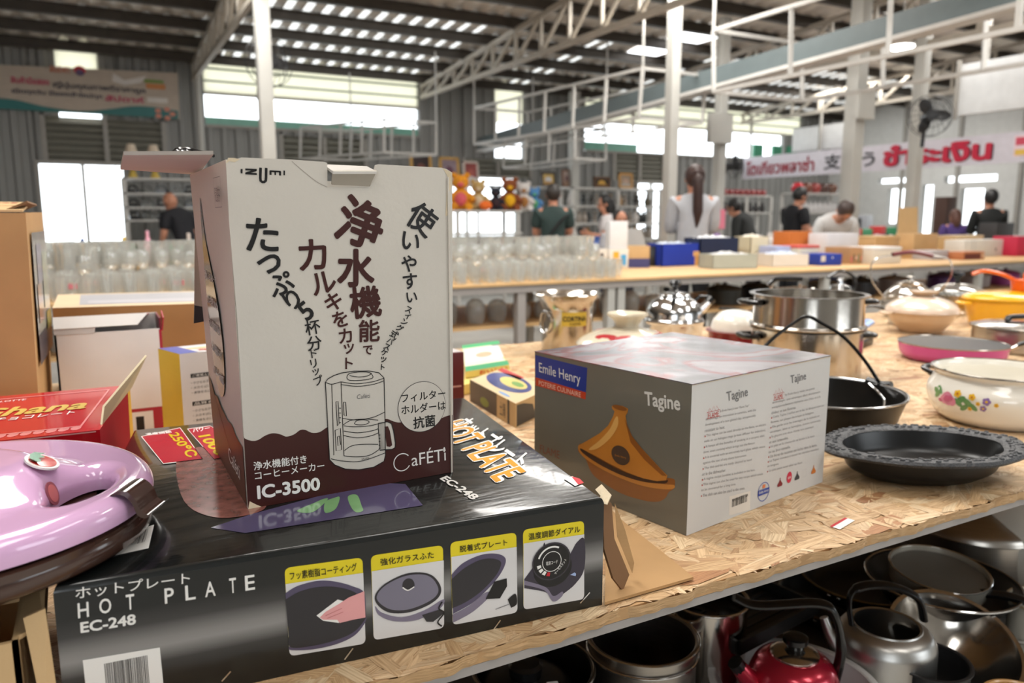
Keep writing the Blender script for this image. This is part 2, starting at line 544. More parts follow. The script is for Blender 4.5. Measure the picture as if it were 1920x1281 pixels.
# right wall behind the pay counter
b = MB()
W_ = pm((196, 196, 194), .6)
RH = [(2.6, 4.6, 1.0, 2.15), (4.95, 6.2, 1.0, 2.15), (8.55, 9.0, 1.0, 1.85), (8.35, 9.35, 1.98, 2.1), (9.55, 9.8, .9, 1.95), (10.0, 10.55, 1.2, 1.9), (9.9, 10.8, 2.02, 2.12)]
YB = sorted({0.5, 12.05} | {q for h in RH for q in h[:2]}); ZB = sorted({0, 4.3} | {q for h in RH for q in h[2:]})
for i in range(len(YB) - 1):
    for j in range(len(ZB) - 1):
        cy, cz = (YB[i] + YB[i + 1]) / 2, (ZB[j] + ZB[j + 1]) / 2
        if any(h[0] < cy < h[1] and h[2] < cz < h[3] for h in RH): continue
        b.box(14.6, 14.75, YB[i], YB[i + 1], ZB[j], ZB[j + 1], W_)
for yy in np.arange(1.0, 12, 1.15): b.box(14.55, 14.6, yy, yy + .07, 0, 3.6, M['grey_paint'])
struct('wall_right', b, 'pale wall with bright doorways behind the pay counter')
b = MB()
for y0, y1, z0, z1 in RH[:2]:
    yy = y0
    while yy < y1: b.tube([(14.65, yy, z0), (14.65, yy, z1)], .012, M['pipe_white'], 6); yy += .11
struct('window_%d' % wi, b, 'barred bright windows at the right end'); wi += 1
# garden seen through the barred window
for (y, z, s) in ((5.6, 1.9, .3), (8.9, 1.7, .3), (3.4, 1.6, .3)):
    b = MB(); rnd = random.Random(int(y * 10))
    for _ in range(90):
        p = V3((rnd.gauss(0, s * .5), rnd.gauss(0, s * .6), rnd.gauss(0, s * .45)))
        b.ball(p, (.1, .12, .03), pm((140, 170, 60), .6), seg=6, ring=4)
    tag(b.build('shrub', loc=(16.2, y, z)), 'yellow green leafy shrub outside a bright right hand window', 'shrub', 'shrubs outside the right wall')
    
b = MB()  # unseen wall added behind the camera to cut daylight on front faces
for x0, x1, z0, z1 in ((-9, 26, 0, .9), (-9, 26, 2.6, 4.6), (-9, -4, .9, 2.6), (-1, 3, .9, 2.6), (6, 26, .9, 2.6)): b.box(x0, x1, -3.1, -3.0, z0, z1, M['cladding'])
struct('wall_front_unseen', b, 'unseen grey metal wall behind the viewer, added to hold back daylight')
b = MB(); b.box(-9.1, -9, -3.1, 12.1, 0, 4.7, M['cladding']); struct('wall_left_unseen', b, 'unseen grey metal wall far to the left, added to hold back daylight')  # unseen wall added to keep side daylight off the cartons
# ---------------------------------------------------------------- columns
def column(x, y, w, label, top=None, plate=True):
    t = thing('steel_column', label, 'column', (x, y, 0))
    h = (top or rz_(y) - .14)
    b = MB(); b.rbox(-w / 2, w / 2, -w / 2, w / 2, 0, h, M['column_white'], .008); b.build('shaft', t)
    b = MB(); b.box(-w * .9, w * .9, -w * .9, w * .9, 0, .02, M['grey_paint']); b.build('base_plate', t)
    return t
C1 = column(1.42, 7.1, .12, 'white square steel column rising behind the large brown and white carton')
C2 = column(5.28, 6.32, .11, 'tall white square column just left of the grey shirted woman')
C3 = column(7.46, 5.86, .155, 'white square column standing behind the bending grey haired person')
b = MB(); b.box(-.13, .13, -.15, -.095, 2.35, 2.65, M['column_white']); b.build('junction_box', C3)
C4 = column(8.3, 5.68, .12, 'white column in front of the large payment banner, right of the bending person')
C5 = column(6.98, 7.42, .12, 'white column right of the long haired woman')
b = MB(); b.box(-.3, .06, -.15, -.08, 2.2, 2.55, M['column_white']); b.build('speaker_box', C5)
C6 = column(7.4, 11.4, .15, 'thin pale column in front of the white vase shelves')
b = MB(); b.tube([(1.44, 11.7, 0), (1.44, 11.7, 3.4)], .045, M['column_white'], 8)
tag(b.build('corner_post', loc=(0, 0, 0)), 'thin pale post at the left edge of the long window band', 'post')
# ---------------------------------------------------------------- roof trusses
def truss(x, y0, y1, label, zb=3.21, w=.055):
    t = thing('roof_truss', label, 'truss', (x, y1, zb))
    zt = lambda y: rz_(y) - .15
    b = MB(); b.bar((0, y0 - y1, 0), (0, 0, 0), w, M['truss_paint']); b.build('bottom_chord', t)
    b = MB(); b.bar((0, y0 - y1, zt(y0) - zb), (0, 0, max(.1, zt(y1) - zb)), w, M['truss_paint']); b.build('top_chord', t)
    y = 0.0; k = 0
    while y > y0 - y1 + .8:
        h0, h1 = zt(y + y1) - zb, zt(y - .45 + y1) - zb
        b = MB(); b.bar((0, y - .05, 0), (0, y - .05, max(.1, h0)), w * .7, M['truss_paint']); b.build('vertical', t)
        b = MB(); b.bar((0, y - .05, 0), (0, y - .62, h1), w * .7, M['truss_paint']); b.build('diagonal', t)
        y -= .62
    return t
truss(1.42, 4.0, 11.95, 'cream roof truss ending above the big left wall banner, leftmost of the trusses')
truss(4.83, 1.5, 11.95, 'cream lattice roof truss sloping across the upper middle, left of the two bright roof windows')
truss(8.3, 1.0, 11.95, 'cream roof truss right of the two bright roof windows')
truss(11.8, 1.0, 11.95, 'far cream roof truss above the payment banner')
# grey gutter beam
t = thing('gutter_beam', 'long grey steel gutter beam rising to the upper right under the roof', 'beam', (5.85, 11.9, 2.46))
P0, P1 = V3((0, 0, 0)), V3((6.2815, 5.0, 2.8539)) - V3((5.85, 11.9, 2.46))
P1 = P1 * 1.45
def beam(w, h, dz, mt, dx=0):
    d = V3((1, .06, 0)).normalized(); vs = []
    for p in (P0, P1):
        for sx, sz in ((-w, -h), (w, -h), (w, h), (-w, h)): vs.append(p + d * (sx + dx) + V3((0, 0, sz + dz)))
    return MB().add(vs, [(0, 1, 2, 3), (7, 6, 5, 4)] + [(i, 4 + i, 4 + (i + 1) % 4, (i + 1) % 4) for i in range(4)], mt)
beam(.05, .10, .06, pm((92, 102, 104), .4)).build('web', t)
beam(.09, .018, -.05, M['pipe_white']).build('bottom_flange', t)

# ================================================================ the near display table
def osb_material(name, edge=False):
    m = bpy.data.materials.new(name); m.use_nodes = True
    nt = m.node_tree; p = nt.nodes['Principled BSDF']; L = nt.links.new
    n = nt.nodes.new('ShaderNodeTexNoise'); n.inputs['Scale'].default_value = 1.0; n.inputs['Detail'].default_value = 4
    r_ = nt.nodes.new('ShaderNodeValToRGB'); r_.color_ramp.elements[0].position = .32; r_.color_ramp.elements[1].position = .62
    mx = nt.nodes.new('ShaderNodeMix'); mx.data_type = 'RGBA'; mx.blend_type = 'MULTIPLY'; mx.inputs[0].default_value = 1
    if edge:
        tc = nt.nodes.new('ShaderNodeTexCoord'); mp = nt.nodes.new('ShaderNodeMapping'); mp.inputs['Scale'].default_value = (38, 90, 520)
        L(tc.outputs['Object'], mp.inputs[0]); L(mp.outputs[0], n.inputs['Vector'])
        r_.color_ramp.elements[0].color = (.13, .06, .025, 1); r_.color_ramp.elements[1].color = (.66, .46, .25, 1)
        e = r_.color_ramp.elements.new(.46); e.color = (.46, .27, .12, 1)
        L(r_.outputs[0], p.inputs['Base Color'])
    else:
        g = nt.nodes.new('ShaderNodeAttribute'); g.attribute_name = 'grain'
        c = nt.nodes.new('ShaderNodeAttribute'); c.attribute_name = 'strand'
        L(g.outputs['Vector'], n.inputs['Vector']); L(n.outputs['Fac'], r_.inputs[0])
        r_.color_ramp.elements[0].color = (.62, .54, .47, 1); r_.color_ramp.elements[1].color = (1, 1, 1, 1)
        L(c.outputs['Color'], mx.inputs[6]); L(r_.outputs[0], mx.inputs[7]); L(mx.outputs[2], p.inputs['Base Color'])
    L(n.outputs['Fac'], (bp := nt.nodes.new('ShaderNodeBump')).inputs['Height']); bp.inputs['Strength'].default_value = .5 if not edge else .9; bp.inputs['Distance'].default_value = .002
    L(bp.outputs[0], p.inputs['Normal']); p.inputs['Roughness'].default_value = .55
    return m
M['osb'] = osb_material('strand_board'); M['osb_edge'] = osb_material('strand_board_edge', True)
M['osb_base'] = mat('strand_board_base', (178, 140, 96), .6, var=.15, vscale=40)

def strand_board(name, x0, x1, y0, y1, z, th, parent, count, seed, bare=None):
    """oriented strand board: thousands of thin overlapping wood flakes pressed on a core"""
    rg = np.random.default_rng(seed)
    bx0, bx1 = bare or (x0, x1)
    n = count
    cx = rg.uniform(bx0, bx1, n); cy = rg.uniform(y0, y1, n)
    Ln = rg.gamma(6, .012, n) + .02; Wn = rg.gamma(4, .0042, n) + .005
    an = np.where(rg.random(n) < .62, rg.normal(0, .38, n), rg.uniform(0, np.pi, n))
    base = np.array([[.78, .57, .35], [.70, .49, .28], [.85, .68, .46], [.62, .40, .22], [.80, .61, .40], [.48, .25, .12]])
    ci = rg.choice(6, n, p=[.30, .24, .20, .1, .14, .02]); colr = base[ci] * np.array([.90, .86, .80]) * rg.uniform(.9, 1.08, (n, 1))
    shp = np.array([(-.5, -.25), (-.32, -.5), (.3, -.46), (.5, -.1), (.42, .42), (-.1, .5), (-.46, .3)])
    k = len(shp)
    s = shp[None] + rg.normal(0, .06, (n, k, 2))
    lx, ly = s[..., 0] * Ln[:, None], s[..., 1] * Wn[:, None]
    X = cx[:, None] + lx * np.cos(an)[:, None] - ly * np.sin(an)[:, None]
    Y = cy[:, None] + lx * np.sin(an)[:, None] + ly * np.cos(an)[:, None]
    jag = y0 + .003 * np.sin(X * 37) + .002 * np.sin(X * 91 + 1) + .001 * np.sin(X * 213) - .001
    sh = np.maximum(0, (jag - Y).max(1)) - np.maximum(0, (Y - y1).max(1)); Y = Y + sh[:, None]; X = np.clip(X, x0, x1)
    zz = z - .0004 - .0012 * rg.random(n)
    tilt = rg.normal(0, .0003, (n, k))
    V = np.stack([X, Y, np.repeat(zz[:, None], k, 1) + tilt], -1).reshape(-1, 3)
    mb = MB(); zb = z - .0022
    mb.box(x0, x1, y0 + .004, y1, z - th, zb, M['osb_base'])
    nb = len(mb.v); nf = len(mb.f)
    # ragged sawn front edge
    N = int((x1 - x0) / .004); ev = []; ef = []
    for i in range(N + 1):
        x = x0 + (x1 - x0) * i / N
        j = y0 + .003 * math.sin(x * 37) + .002 * math.sin(x * 91 + 1) + .001 * math.sin(x * 213)
        for q, (dz, dy) in enumerate(((-.0012, 0), (-.004, -.0005), (-.0075, .0006), (-.011, -.0004), (-th, .002))):
            nz = noise.noise(V3((x * 110, q * 3.1, 0))) * .0016
            ev.append((x, j + dy + nz, z + dz))
    for i in range(N):
        for q in range(4):
            a = i * 5 + q; ef.append((a, a + 1, a + 6, a + 5))
    mb.add(ev, ef, M['osb_edge'])
    off = len(mb.v)
    mb.add(V.tolist(), [tuple(range(i * k, i * k + k)) for i in range(n)], M['osb'])
    o = mb.build(name, parent, world=True)
    me = o.data
    ca = me.attributes.new('strand', 'FLOAT_COLOR', 'POINT'); ga = me.attributes.new('grain', 'FLOAT_VECTOR', 'POINT')
    nv = len(me.vertices)
    C4 = np.ones((nv, 4)); C4[off:off + n * k, :3] = np.repeat(colr, k, 0)
    G = np.zeros((nv, 3)); G[off:off + n * k] = np.stack([lx * 22, ly * 420, np.repeat(rg.uniform(0, 50, n)[:, None], k, 1)], -1).reshape(-1, 3)
    ca.data.foreach_set('color', C4.ravel()); ga.data.foreach_set('vector', G.ravel())
    return o
T1 = thing('display_table', 'near raw strand board table holding the black and white cartons and pots', 'table', (1.8, 1.7, 0))
strand_board('tabletop', -2.4, 6.4, .735, 2.67, .78, .0175, T1, 24000, 5, bare=(-.2, 4.3))
b = MB(); Gm = pm((158, 152, 148), .45)
b.box(-2.4, 6.4, .740, .768, .750, .7615, Gm); b.box(-2.4, 6.4, 2.63, 2.66, .73, .7615, Gm)
for x in (-2.35, -.9, .9, 2.6, 4.4, 6.33): b.box(x, x + .04, .768, 2.63, .735, .7615, Gm)
b.build('frame', T1, world=True)
for x in (-2.35, 4.4, 6.33):
    for y in (.745, 2.61):
        b = MB(); b.box(x, x + .045, y, y + .045, 0, .735, Gm); b.build('leg', T1, world=True)
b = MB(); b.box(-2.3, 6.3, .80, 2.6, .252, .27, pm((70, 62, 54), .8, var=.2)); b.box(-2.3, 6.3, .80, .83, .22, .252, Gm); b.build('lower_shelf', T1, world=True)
b = MB(); p = Panel(b, (1.018, 0.775, 0.7806), (1, .25, 0), (-.25, 1, 0))
p.rect(0, 0, .055, .012, M['white_ink'], 1); p.rect(.0, .012, .055, .017, M['red_ink'], 1)
tag(b.build('price_sticker', world=True, loc=(1.018, 0.775, 0.7806)), 'small white and red price sticker stuck on the strand board', 'sticker')

# ================================================================ coffee maker carton
O_, U_, V_ = ((0.1417, 0.9289, 0.925), (0.9995, 0.0324, 0.0), (0.0, 0.0, 1.0))
BW, BD, BH = 0.2751, .27, .412
CB = thing('coffee_maker_box', 'tall white and dark brown coffee maker carton with open top standing on the black carton', 'box', (O_[0] + BW / 2, O_[1] + BD / 2, O_[2]))
b = MB(); p = Panel(b, O_, U_, V_)
outl = [(-0.0, 0.0), (0.2751, 0.0), (0.2788, 0.406), (0.2711, 0.4102), (0.263, 0.4118), (0.212, 0.4125), (0.1781, 0.4131), (0.1741, 0.4119), (0.1714, 0.4036), (0.1659, 0.386), (0.1124, 0.3838), (0.113, 0.4124), (0.1088, 0.4136), (0.0702, 0.4147), (0.0145, 0.4148), (0.0008, 0.4102), (-0.0027, 0.4076), (-0.0028, 0.3405), (0.0, 0.2304)]
th = .004
n = len(outl); F = [p.p(q, 0) for q in outl]; B_ = [q + V3((0, th, 0)) for q in F]
b.add(F + B_, [tuple(range(n)), tuple(range(n, 2 * n))[::-1]] + [((i + 1) % n, i, n + i, n + (i + 1) % n) for i in range(n)], M['white_card'])
# side and back walls (card with real thickness)
tl_ = F[n - 3]
x0, x1, y0, y1, z0 = O_[0], O_[0] + BW * U_[0], O_[1], O_[1] + BD, O_[2]
b.hexa([(x0, y0, z0), (x0 + th, y0 + th, z0), (x0 + th, y1, z0), (x0, y1, z0), (tl_[0], y0 + .001, z0 + BH), (tl_[0] + th, y0 + th, z0 + BH), (x0 - .012 + th, y1, z0 + BH - .004), (x0 - .012, y1, z0 + BH - .004)], M['white_card'])
b.hexa([(x1 - th, y0 + .006, z0), (x1, y0 + .0095, z0), (x1, y1, z0), (x1 - th, y1, z0), (x1 - th, y0 + .006, z0 + BH - .012), (x1, y0 + .0095, z0 + BH - .012), (x1, y1, z0 + BH - .01), (x1 - th, y1, z0 + BH - .01)], M['white_card'])
b.box(x0, x1, y1 - th, y1, z0, z0 + BH - .008, M['white_card']); b.box(x0, x1, y0 + .01, y1, z0, z0 + th, M['kraft'])
# brown wave along the foot
top = [(-0.0038, 0.0926), (0.0009, 0.0882), (0.009, 0.084), (0.016, 0.0841), (0.025, 0.0884), (0.0339, 0.0899), (0.0428, 0.0871), (0.0498, 0.0833), (0.059, 0.0848), (0.0666, 0.0891), (0.073, 0.0885), (0.0812, 0.0837), (0.0907, 0.0832), (0.1004, 0.088), (0.1101, 0.0898), (0.1216, 0.0858), (0.1314, 0.0858), (0.1435, 0.0901), (0.1535, 0.0894), (0.1635, 0.0854), (0.1718, 0.0877), (0.1801, 0.0882), (0.1883, 0.0841), (0.1977, 0.081), (0.2094, 0.0823), (0.2224, 0.0867), (0.2354, 0.0829), (0.2531, 0.0785), (0.2666, 0.0809), (0.2761, 0.0814)]
bot = [(0.2751, 0.0), (-0.0, 0.0)]
p.poly(spl2([(0.0, top[0][1])] + top[1:-1] + [(BW, top[-1][1])], 4) + [(BW, 0), (0, 0)], M['brown_ink'], 1)
E_ = BW / 400.0
def cs(lst, mt, k, bold):
    for c, (q, s, a) in lst: p.ch(c, mt, q, s * k, a, 3, bold)
K1 = E_ * .2654; K2 = E_ * .28125
cs(list(zip('たっぷり5', zip([(0.0333, 0.3278), (0.0397, 0.2937), (0.0512, 0.2699), (0.0642, 0.2511), (0.0798, 0.2362)], (212, 150, 165, 135, 130), (-4, 14, 24, 36, 36)))), M['black_ink'], K1, .022)
cs(list(zip('杯分ドリップ', zip([(0.0872, 0.2158), (0.0886, 0.1959), (0.0876, 0.1835), (0.0867, 0.1708), (0.0892, 0.1599), (0.0918, 0.1492)], (98, 94, 56, 56, 44, 62), (8, 4, 8, 8, 12, 16)))), M['black_ink'], K2, .012)
cs(list(zip('カルキを', zip([(0.091, 0.3036), (0.1028, 0.2695), (0.1143, 0.2457), (0.122, 0.2234)], (205, 168, 122, 112), (2, 12, 20, 12)))), M['brown_ink'], K1, .02)
cs(list(zip('カット', zip([(0.128, 0.2021), (0.1319, 0.1853), (0.1314, 0.167)], (96, 70, 76), (4, 0, -2)))), M['brown_ink'], K2, .018)
cs(list(zip('浄水機', zip([(0.153, 0.341), (0.1445, 0.2858), (0.1555, 0.2431)], (330, 268, 228), (-21, -2, 4)))), M['brown_ink'], K1, .03)
cs(list(zip('能で', zip([(0.1593, 0.2061), (0.1565, 0.1816)], (148, 68), (-2, -4)))), M['brown_ink'], K2, .022)
cs(list(zip('使いやすい', zip([(0.2349, 0.3463), (0.2185, 0.3175), (0.2153, 0.2894), (0.2164, 0.2667), (0.2183, 0.2457)], (215, 138, 118, 112, 82), (-35, -12, -2, 3, 2)))), M['black_ink'], K1, .02)
cs(list(zip('スイング式バスケット', zip([(0.2134, 0.2297), (0.2118, 0.2216), (0.2072, 0.214), (0.2004, 0.2067), (0.1929, 0.1986), (0.1874, 0.1908), (0.1823, 0.1834), (0.1786, 0.1764), (0.1771, 0.1673), (0.176, 0.1576)], (46, 44, 44, 50, 58, 46, 44, 46, 40, 40), (-28, -30, -36, -40, -38, -34, -28, -22, -14, -8)))), M['black_ink'], K2, .022)
# maker's name at the top
for q in ([(0.0127, 0.402), (0.0149, 0.4021), (0.0146, 0.3972), (0.0125, 0.3972)], [(0.0606, 0.4018), (0.0626, 0.4017), (0.0623, 0.3964), (0.0604, 0.3965)]): p.poly(q, M['black_ink'], 2)
p.line([(0.0178, 0.4017), (0.0306, 0.4015)], .0022, M['black_ink']); p.line([(0.0176, 0.3972), (0.0304, 0.3969)], .0022, M['black_ink']); p.line([(0.0297, 0.4012), (0.0185, 0.3975)], .0022, M['black_ink'])
p.line([(0.0349, 0.4042), (0.034, 0.393), (0.0342, 0.3895), (0.036, 0.3881), (0.0382, 0.3882), (0.04, 0.3897), (0.0405, 0.3932), (0.0412, 0.4041)], .0030, M['black_ink'])
p.line([(0.0451, 0.4007), (0.0575, 0.4004)], .0018, M['black_ink'])
for q in ([(0.0459, 0.401), (0.0457, 0.3964)], [(0.0568, 0.4007), (0.0566, 0.3961)]): p.line(q, .0024, M['black_ink'])
p.line([(0.0513, 0.4009), (0.0511, 0.3964)], .0018, M['black_ink'])
p.poly([(0.0468, 0.3998), (0.0476, 0.4011), (0.0573, 0.4009), (0.0568, 0.3996)], M['black_ink'], 2)
# line drawing of the coffee maker
body = [(0.1003, 0.1458), (0.1037, 0.1498), (0.1114, 0.1532), (0.1221, 0.1556), (0.1377, 0.1561), (0.1575, 0.1543), (0.1705, 0.1507), (0.1771, 0.1435), (0.177, 0.0886), (0.1763, 0.0401), (0.174, 0.0319), (0.1598, 0.0264), (0.1394, 0.0262), (0.1216, 0.0302), (0.1081, 0.038), (0.1018, 0.046)]
p.poly(body, M['white_card'], 2); LW = .0009
hand = [(0.1676, 0.0839), (0.18, 0.0846), (0.1857, 0.0814), (0.1884, 0.0709), (0.1905, 0.0542), (0.1899, 0.0482), (0.1853, 0.0464), (0.1769, 0.0473), (0.1686, 0.0478)]
p.poly(hand, M['white_card'], 2)
p.poly([(0.1761, 0.0783), (0.1809, 0.0784), (0.1834, 0.0716), (0.1862, 0.0518), (0.1828, 0.0501), (0.1783, 0.0516)], M['brown_ink'], 3)
def pl(pts, w=LW, cl=False, sm=True): p.line(spl2(pts, 5, cl) if sm else pts, w, M['black_ink'], 4, cl)
pl(body, .0011, True, False)
for q in ([(0.1003, 0.1458), (0.1082, 0.1425), (0.1198, 0.1443)], [(0.1198, 0.1443), (0.1391, 0.1397), (0.1611, 0.1399), (0.177, 0.1429)], [(0.1196, 0.1409), (0.141, 0.1362), (0.163, 0.1365), (0.1774, 0.1397)], [(0.1277, 0.1487), (0.1308, 0.1535), (0.1436, 0.1544), (0.1575, 0.1524), (0.1619, 0.1476), (0.1602, 0.1443), (0.1452, 0.1435), (0.1315, 0.145), (0.1277, 0.1487)], [(0.1313, 0.1512), (0.1434, 0.148), (0.1553, 0.1483), (0.1604, 0.1511)],
          [(0.12, 0.0972), (0.1376, 0.0929), (0.1597, 0.0929), (0.1773, 0.0982)], [(0.1207, 0.0883), (0.1317, 0.0931), (0.1516, 0.092), (0.1677, 0.0883)], [(0.1216, 0.0872), (0.1353, 0.0839), (0.1553, 0.0825), (0.1686, 0.0837)], [(0.1214, 0.0804), (0.139, 0.0755), (0.1571, 0.0753), (0.1674, 0.0769)], [(0.1212, 0.0745), (0.1388, 0.069), (0.1569, 0.0689), (0.1672, 0.0715)],
          [(0.1355, 0.0882), (0.1395, 0.0916), (0.1495, 0.0913), (0.1555, 0.0875), (0.1493, 0.085), (0.1394, 0.0861), (0.1355, 0.0882)], [(0.1215, 0.0547), (0.1305, 0.0593), (0.1445, 0.0595), (0.1668, 0.0562)], [(0.1206, 0.0479), (0.136, 0.0441), (0.1541, 0.0432), (0.1687, 0.0494)], [(0.1036, 0.0467), (0.12, 0.041), (0.1438, 0.0372), (0.1764, 0.0431)]): pl(q)
for q in ([(0.1082, 0.1421), (0.1076, 0.0509)], [(0.1202, 0.1443), (0.1206, 0.0479)], [(0.1223, 0.1177), (0.1225, 0.1008), (0.1256, 0.0994), (0.1254, 0.1174), (0.1223, 0.1177)], [(0.1127, 0.1195), (0.1154, 0.1199), (0.1159, 0.0909), (0.1135, 0.0883), (0.1127, 0.1195)], [(0.1102, 0.0829), (0.1172, 0.0845), (0.1178, 0.0563), (0.1107, 0.056), (0.1102, 0.0829)], [(0.113, 0.0741), (0.1157, 0.0749), (0.1165, 0.0634), (0.1133, 0.0623), (0.113, 0.0741)], [(0.1674, 0.0769), (0.1691, 0.0493)], [(0.1676, 0.0839), (0.1674, 0.0769)]): pl(q, LW, False, False)
for q in [[(0.1166, 0.1107), (0.1189, 0.1104)], [(0.1164, 0.1045), (0.1187, 0.1042)], [(0.1162, 0.0983), (0.1185, 0.098)], [(0.116, 0.0921), (0.1183, 0.0918)]] + [[(0.1678, 0.0682), (0.17, 0.0682)], [(0.1676, 0.0637), (0.1699, 0.0638)], [(0.1675, 0.0593), (0.1698, 0.0594)], [(0.1674, 0.0547), (0.1696, 0.0547)], [(0.1673, 0.0506), (0.1695, 0.0507)]]: pl(q, LW, False, False)
p.line(hand, .0012, M['black_ink'], 4)
p.tx('Caféti', M['grey_ink'], [(0.1401, 0.1195), (0.1575, 0.1194), (0.1403, 0.1253)], 4)
p.tx('IZUMI', M['black_ink'], [(0.1438, 0.0384), (0.1532, 0.0385), (0.1439, 0.0408)], 4)
# round badge
bc = [(0.2296, 0.0985)][0]
p.ell(bc, .0345, .0345, M['black_ink'], 3, 60); p.ell(bc, .0339, .0339, M['white_card'], 4, 60)
p.tx('フィルター', M['black_ink'], [(0.2005, 0.1072), (0.2643, 0.1072), (0.1999, 0.1192)], 5, .012)
p.tx('ホルダーは', M['black_ink'], [(0.2001, 0.0913), (0.2645, 0.0904), (0.1995, 0.1039)], 5, .012)
p.tx('抗菌', M['black_ink'], [(0.2165, 0.0694), (0.2489, 0.0694), (0.216, 0.0859)], 5, .02)
p.tx('浄水機能付き', M['white_ink'], [(0.0092, 0.0471), (0.0731, 0.046), (0.0089, 0.058)], 3, .015)
p.tx('コーヒーメーカー', M['white_ink'], [(0.01, 0.0353), (0.0949, 0.0345), (0.0098, 0.0451)], 3, .01)
p.tx('IC-3500', M['white_ink'], [(0.0116, 0.0104), (0.0886, 0.008), (0.0114, 0.0278)], 3, .035)
cc = [(0.1996, 0.0264)][0]
p.line(arc(cc[0], cc[1], .0118, 40, 330, 30), .0013, M['white_ink'], 3)
p.tx('aFÉTi', M['white_ink'], [(0.2132, 0.0184), (0.2638, 0.0185), (0.2128, 0.0401)], 3)
p.ell([(0.2614, 0.0343)][0], .0016, .0034, M['white_ink'], 3)
# tape and worn corners
for q in ([(-0.0027, 0.4076), (0.0008, 0.4102), (0.0065, 0.4092), (0.0128, 0.4128), (0.0068, 0.4139), (-0.0001, 0.4139)], [(0.265, 0.4115), (0.2788, 0.406), (0.2777, 0.3887), (0.2737, 0.3814), (0.2714, 0.3503), (0.2681, 0.3503), (0.2706, 0.3813), (0.2729, 0.3995)], [(-0.0, 0.0), (0.0157, 0.0003), (0.0096, 0.0042), (0.0024, 0.0097)]): p.poly(q, M['paper_torn'], 2)
p.line(spl2([(0.0709, 0.4127), (0.0829, 0.4025), (0.0993, 0.3898), (0.1119, 0.3838)], 4), .0006, pm((150, 142, 132)), 2)
# left face
q_ = Panel(b, *((0.1369, 1.2031, 0.925), (0.0178, -0.9998, 0.0), (0.0, 0.0, 1.0))); q_.O = q_.O + V3((0, 0, 0))
CLs = lambda pts: pts
LB, LF = -.012, tl_[0] - x0
q_.p = lambda q, l: V3((x0 + (q[1] / BH) * (LB * (1 - q[0] / BD) + LF * q[0] / BD) - .0005 * l - .0003, y1 - q[0], z0 + q[1]))
q_.poly(spl2([(.0, .118), (.03, .110), (.05, .098), (.075, .100), (.1, .092), (.13, .088), (.16, .084), (.19, .086), (.22, .078), (BD - .006, .076)], 5) + [(BD - .004, .002), (.0, .002)], M['brown_ink'], 1)
q_.poly(spl2([(.075, .375), (.09, .32), (.125, .27), (.155, .22), (.165, .17), (.15, .125), (.115, .108), (.08, .125), (.065, .17), (.06, .24), (.065, .32)], 6, True), pm((86, 50, 44), .25, coat=.6), 1)
for i, s in enumerate(('浄水フィルターで', 'カルキ臭をカット', 'スイング式バスケット', 'たっぷり5杯分ドリップ', 'ホルダーは抗菌')):
    q_.tx(s, M['white_ink'], [(.07, .265 - i * .033), (.158, .262 - i * .033), (.07, .278 - i * .033)], 3, .004)
q_.tx('Caféti', M['white_ink'], [(.15, .028), (.235, .026), (.15, .048)], 3)
q_.line([(.19, .36), (.235, .36), (.235, .395), (.19, .395)], .0008, pm((120, 110, 110)), 2, True)
q_.tx('保証書在中', pm((120, 110, 110)), [(.195, .366), (.23, .366), (.195, .384)], 3)
b.build('carton', CB, world=True)
# side lid flap sticking out to the left, tuck tab folded forward, back flap hanging
zt = O_[2] + BH
b = MB(); b.sheet([(0.1214, 0.8932, 1.339), (0.0374, 0.9466, 1.339), (0.0408, 1.1638, 1.336), (0.1466, 1.2454, 1.336)], -.004, pm((176, 168, 160), .7)); b.build('side_flap', CB, world=True)
b = MB(); p2 = Panel(b, O_, U_, V_)
t = [(0.1137, 0.4081), (0.1692, 0.4076), (0.1712, 0.4036), (0.1645, 0.3859), (0.1172, 0.3866), (0.1166, 0.4019)]
f0 = [p2.p(q, 0) for q in t]
b.sheet([f0[0] + V3((0, .02, .004)), f0[1] + V3((0, .02, .004)), f0[2] + V3((0, -.012, 0)), f0[5] + V3((0, -.012, 0))], .003, pm((214, 210, 204), .25))  # upper face of the tab painted paler, as lit; front face duller
b.sheet([f0[5] + V3((0, -.012, 0)), f0[2] + V3((0, -.012, 0)), f0[3] + V3((0, -.002, 0)), f0[4] + V3((0, -.002, 0))], .003, pm((168, 160, 146), .5))
b.build('tuck_tab', CB, world=True)
yb = O_[1] + BD + .012
b = MB(); b.sheet([(0.1513, 1.212, 1.333), (0.1384, 1.212, 1.3349), (0.1256, 1.212, 1.1463), (0.1401, 1.212, 1.1423)], .004, pm((150, 128, 112), .6)); b.sheet([(0.1401, 1.212, 1.1423), (0.1256, 1.212, 1.1463), (0.1233, 1.212, 1.1195), (0.1389, 1.212, 1.1217)], .004, pm((30, 12, 12), .4)); b.build('back_flap', CB, world=True)
b = MB()
for k in range(3):
    b.tube(spline([(0.0899, 0.9991, 1.346), (0.0949, 1.0011, 1.35), (0.1074, 1.0206, 1.352), (0.1219, 1.0231, 1.349), (0.132, 1.0073, 1.347)], 5), .0022, M['bakelite'], 6, T=TR(.003 * k, .004 * k, .0028 * (k % 2)))
tag(b.build('power_cord', world=True, loc=(0.1015, 0.9548, 1.345)), 'coiled black cord lying on the open flap of the white coffee carton', 'cord')

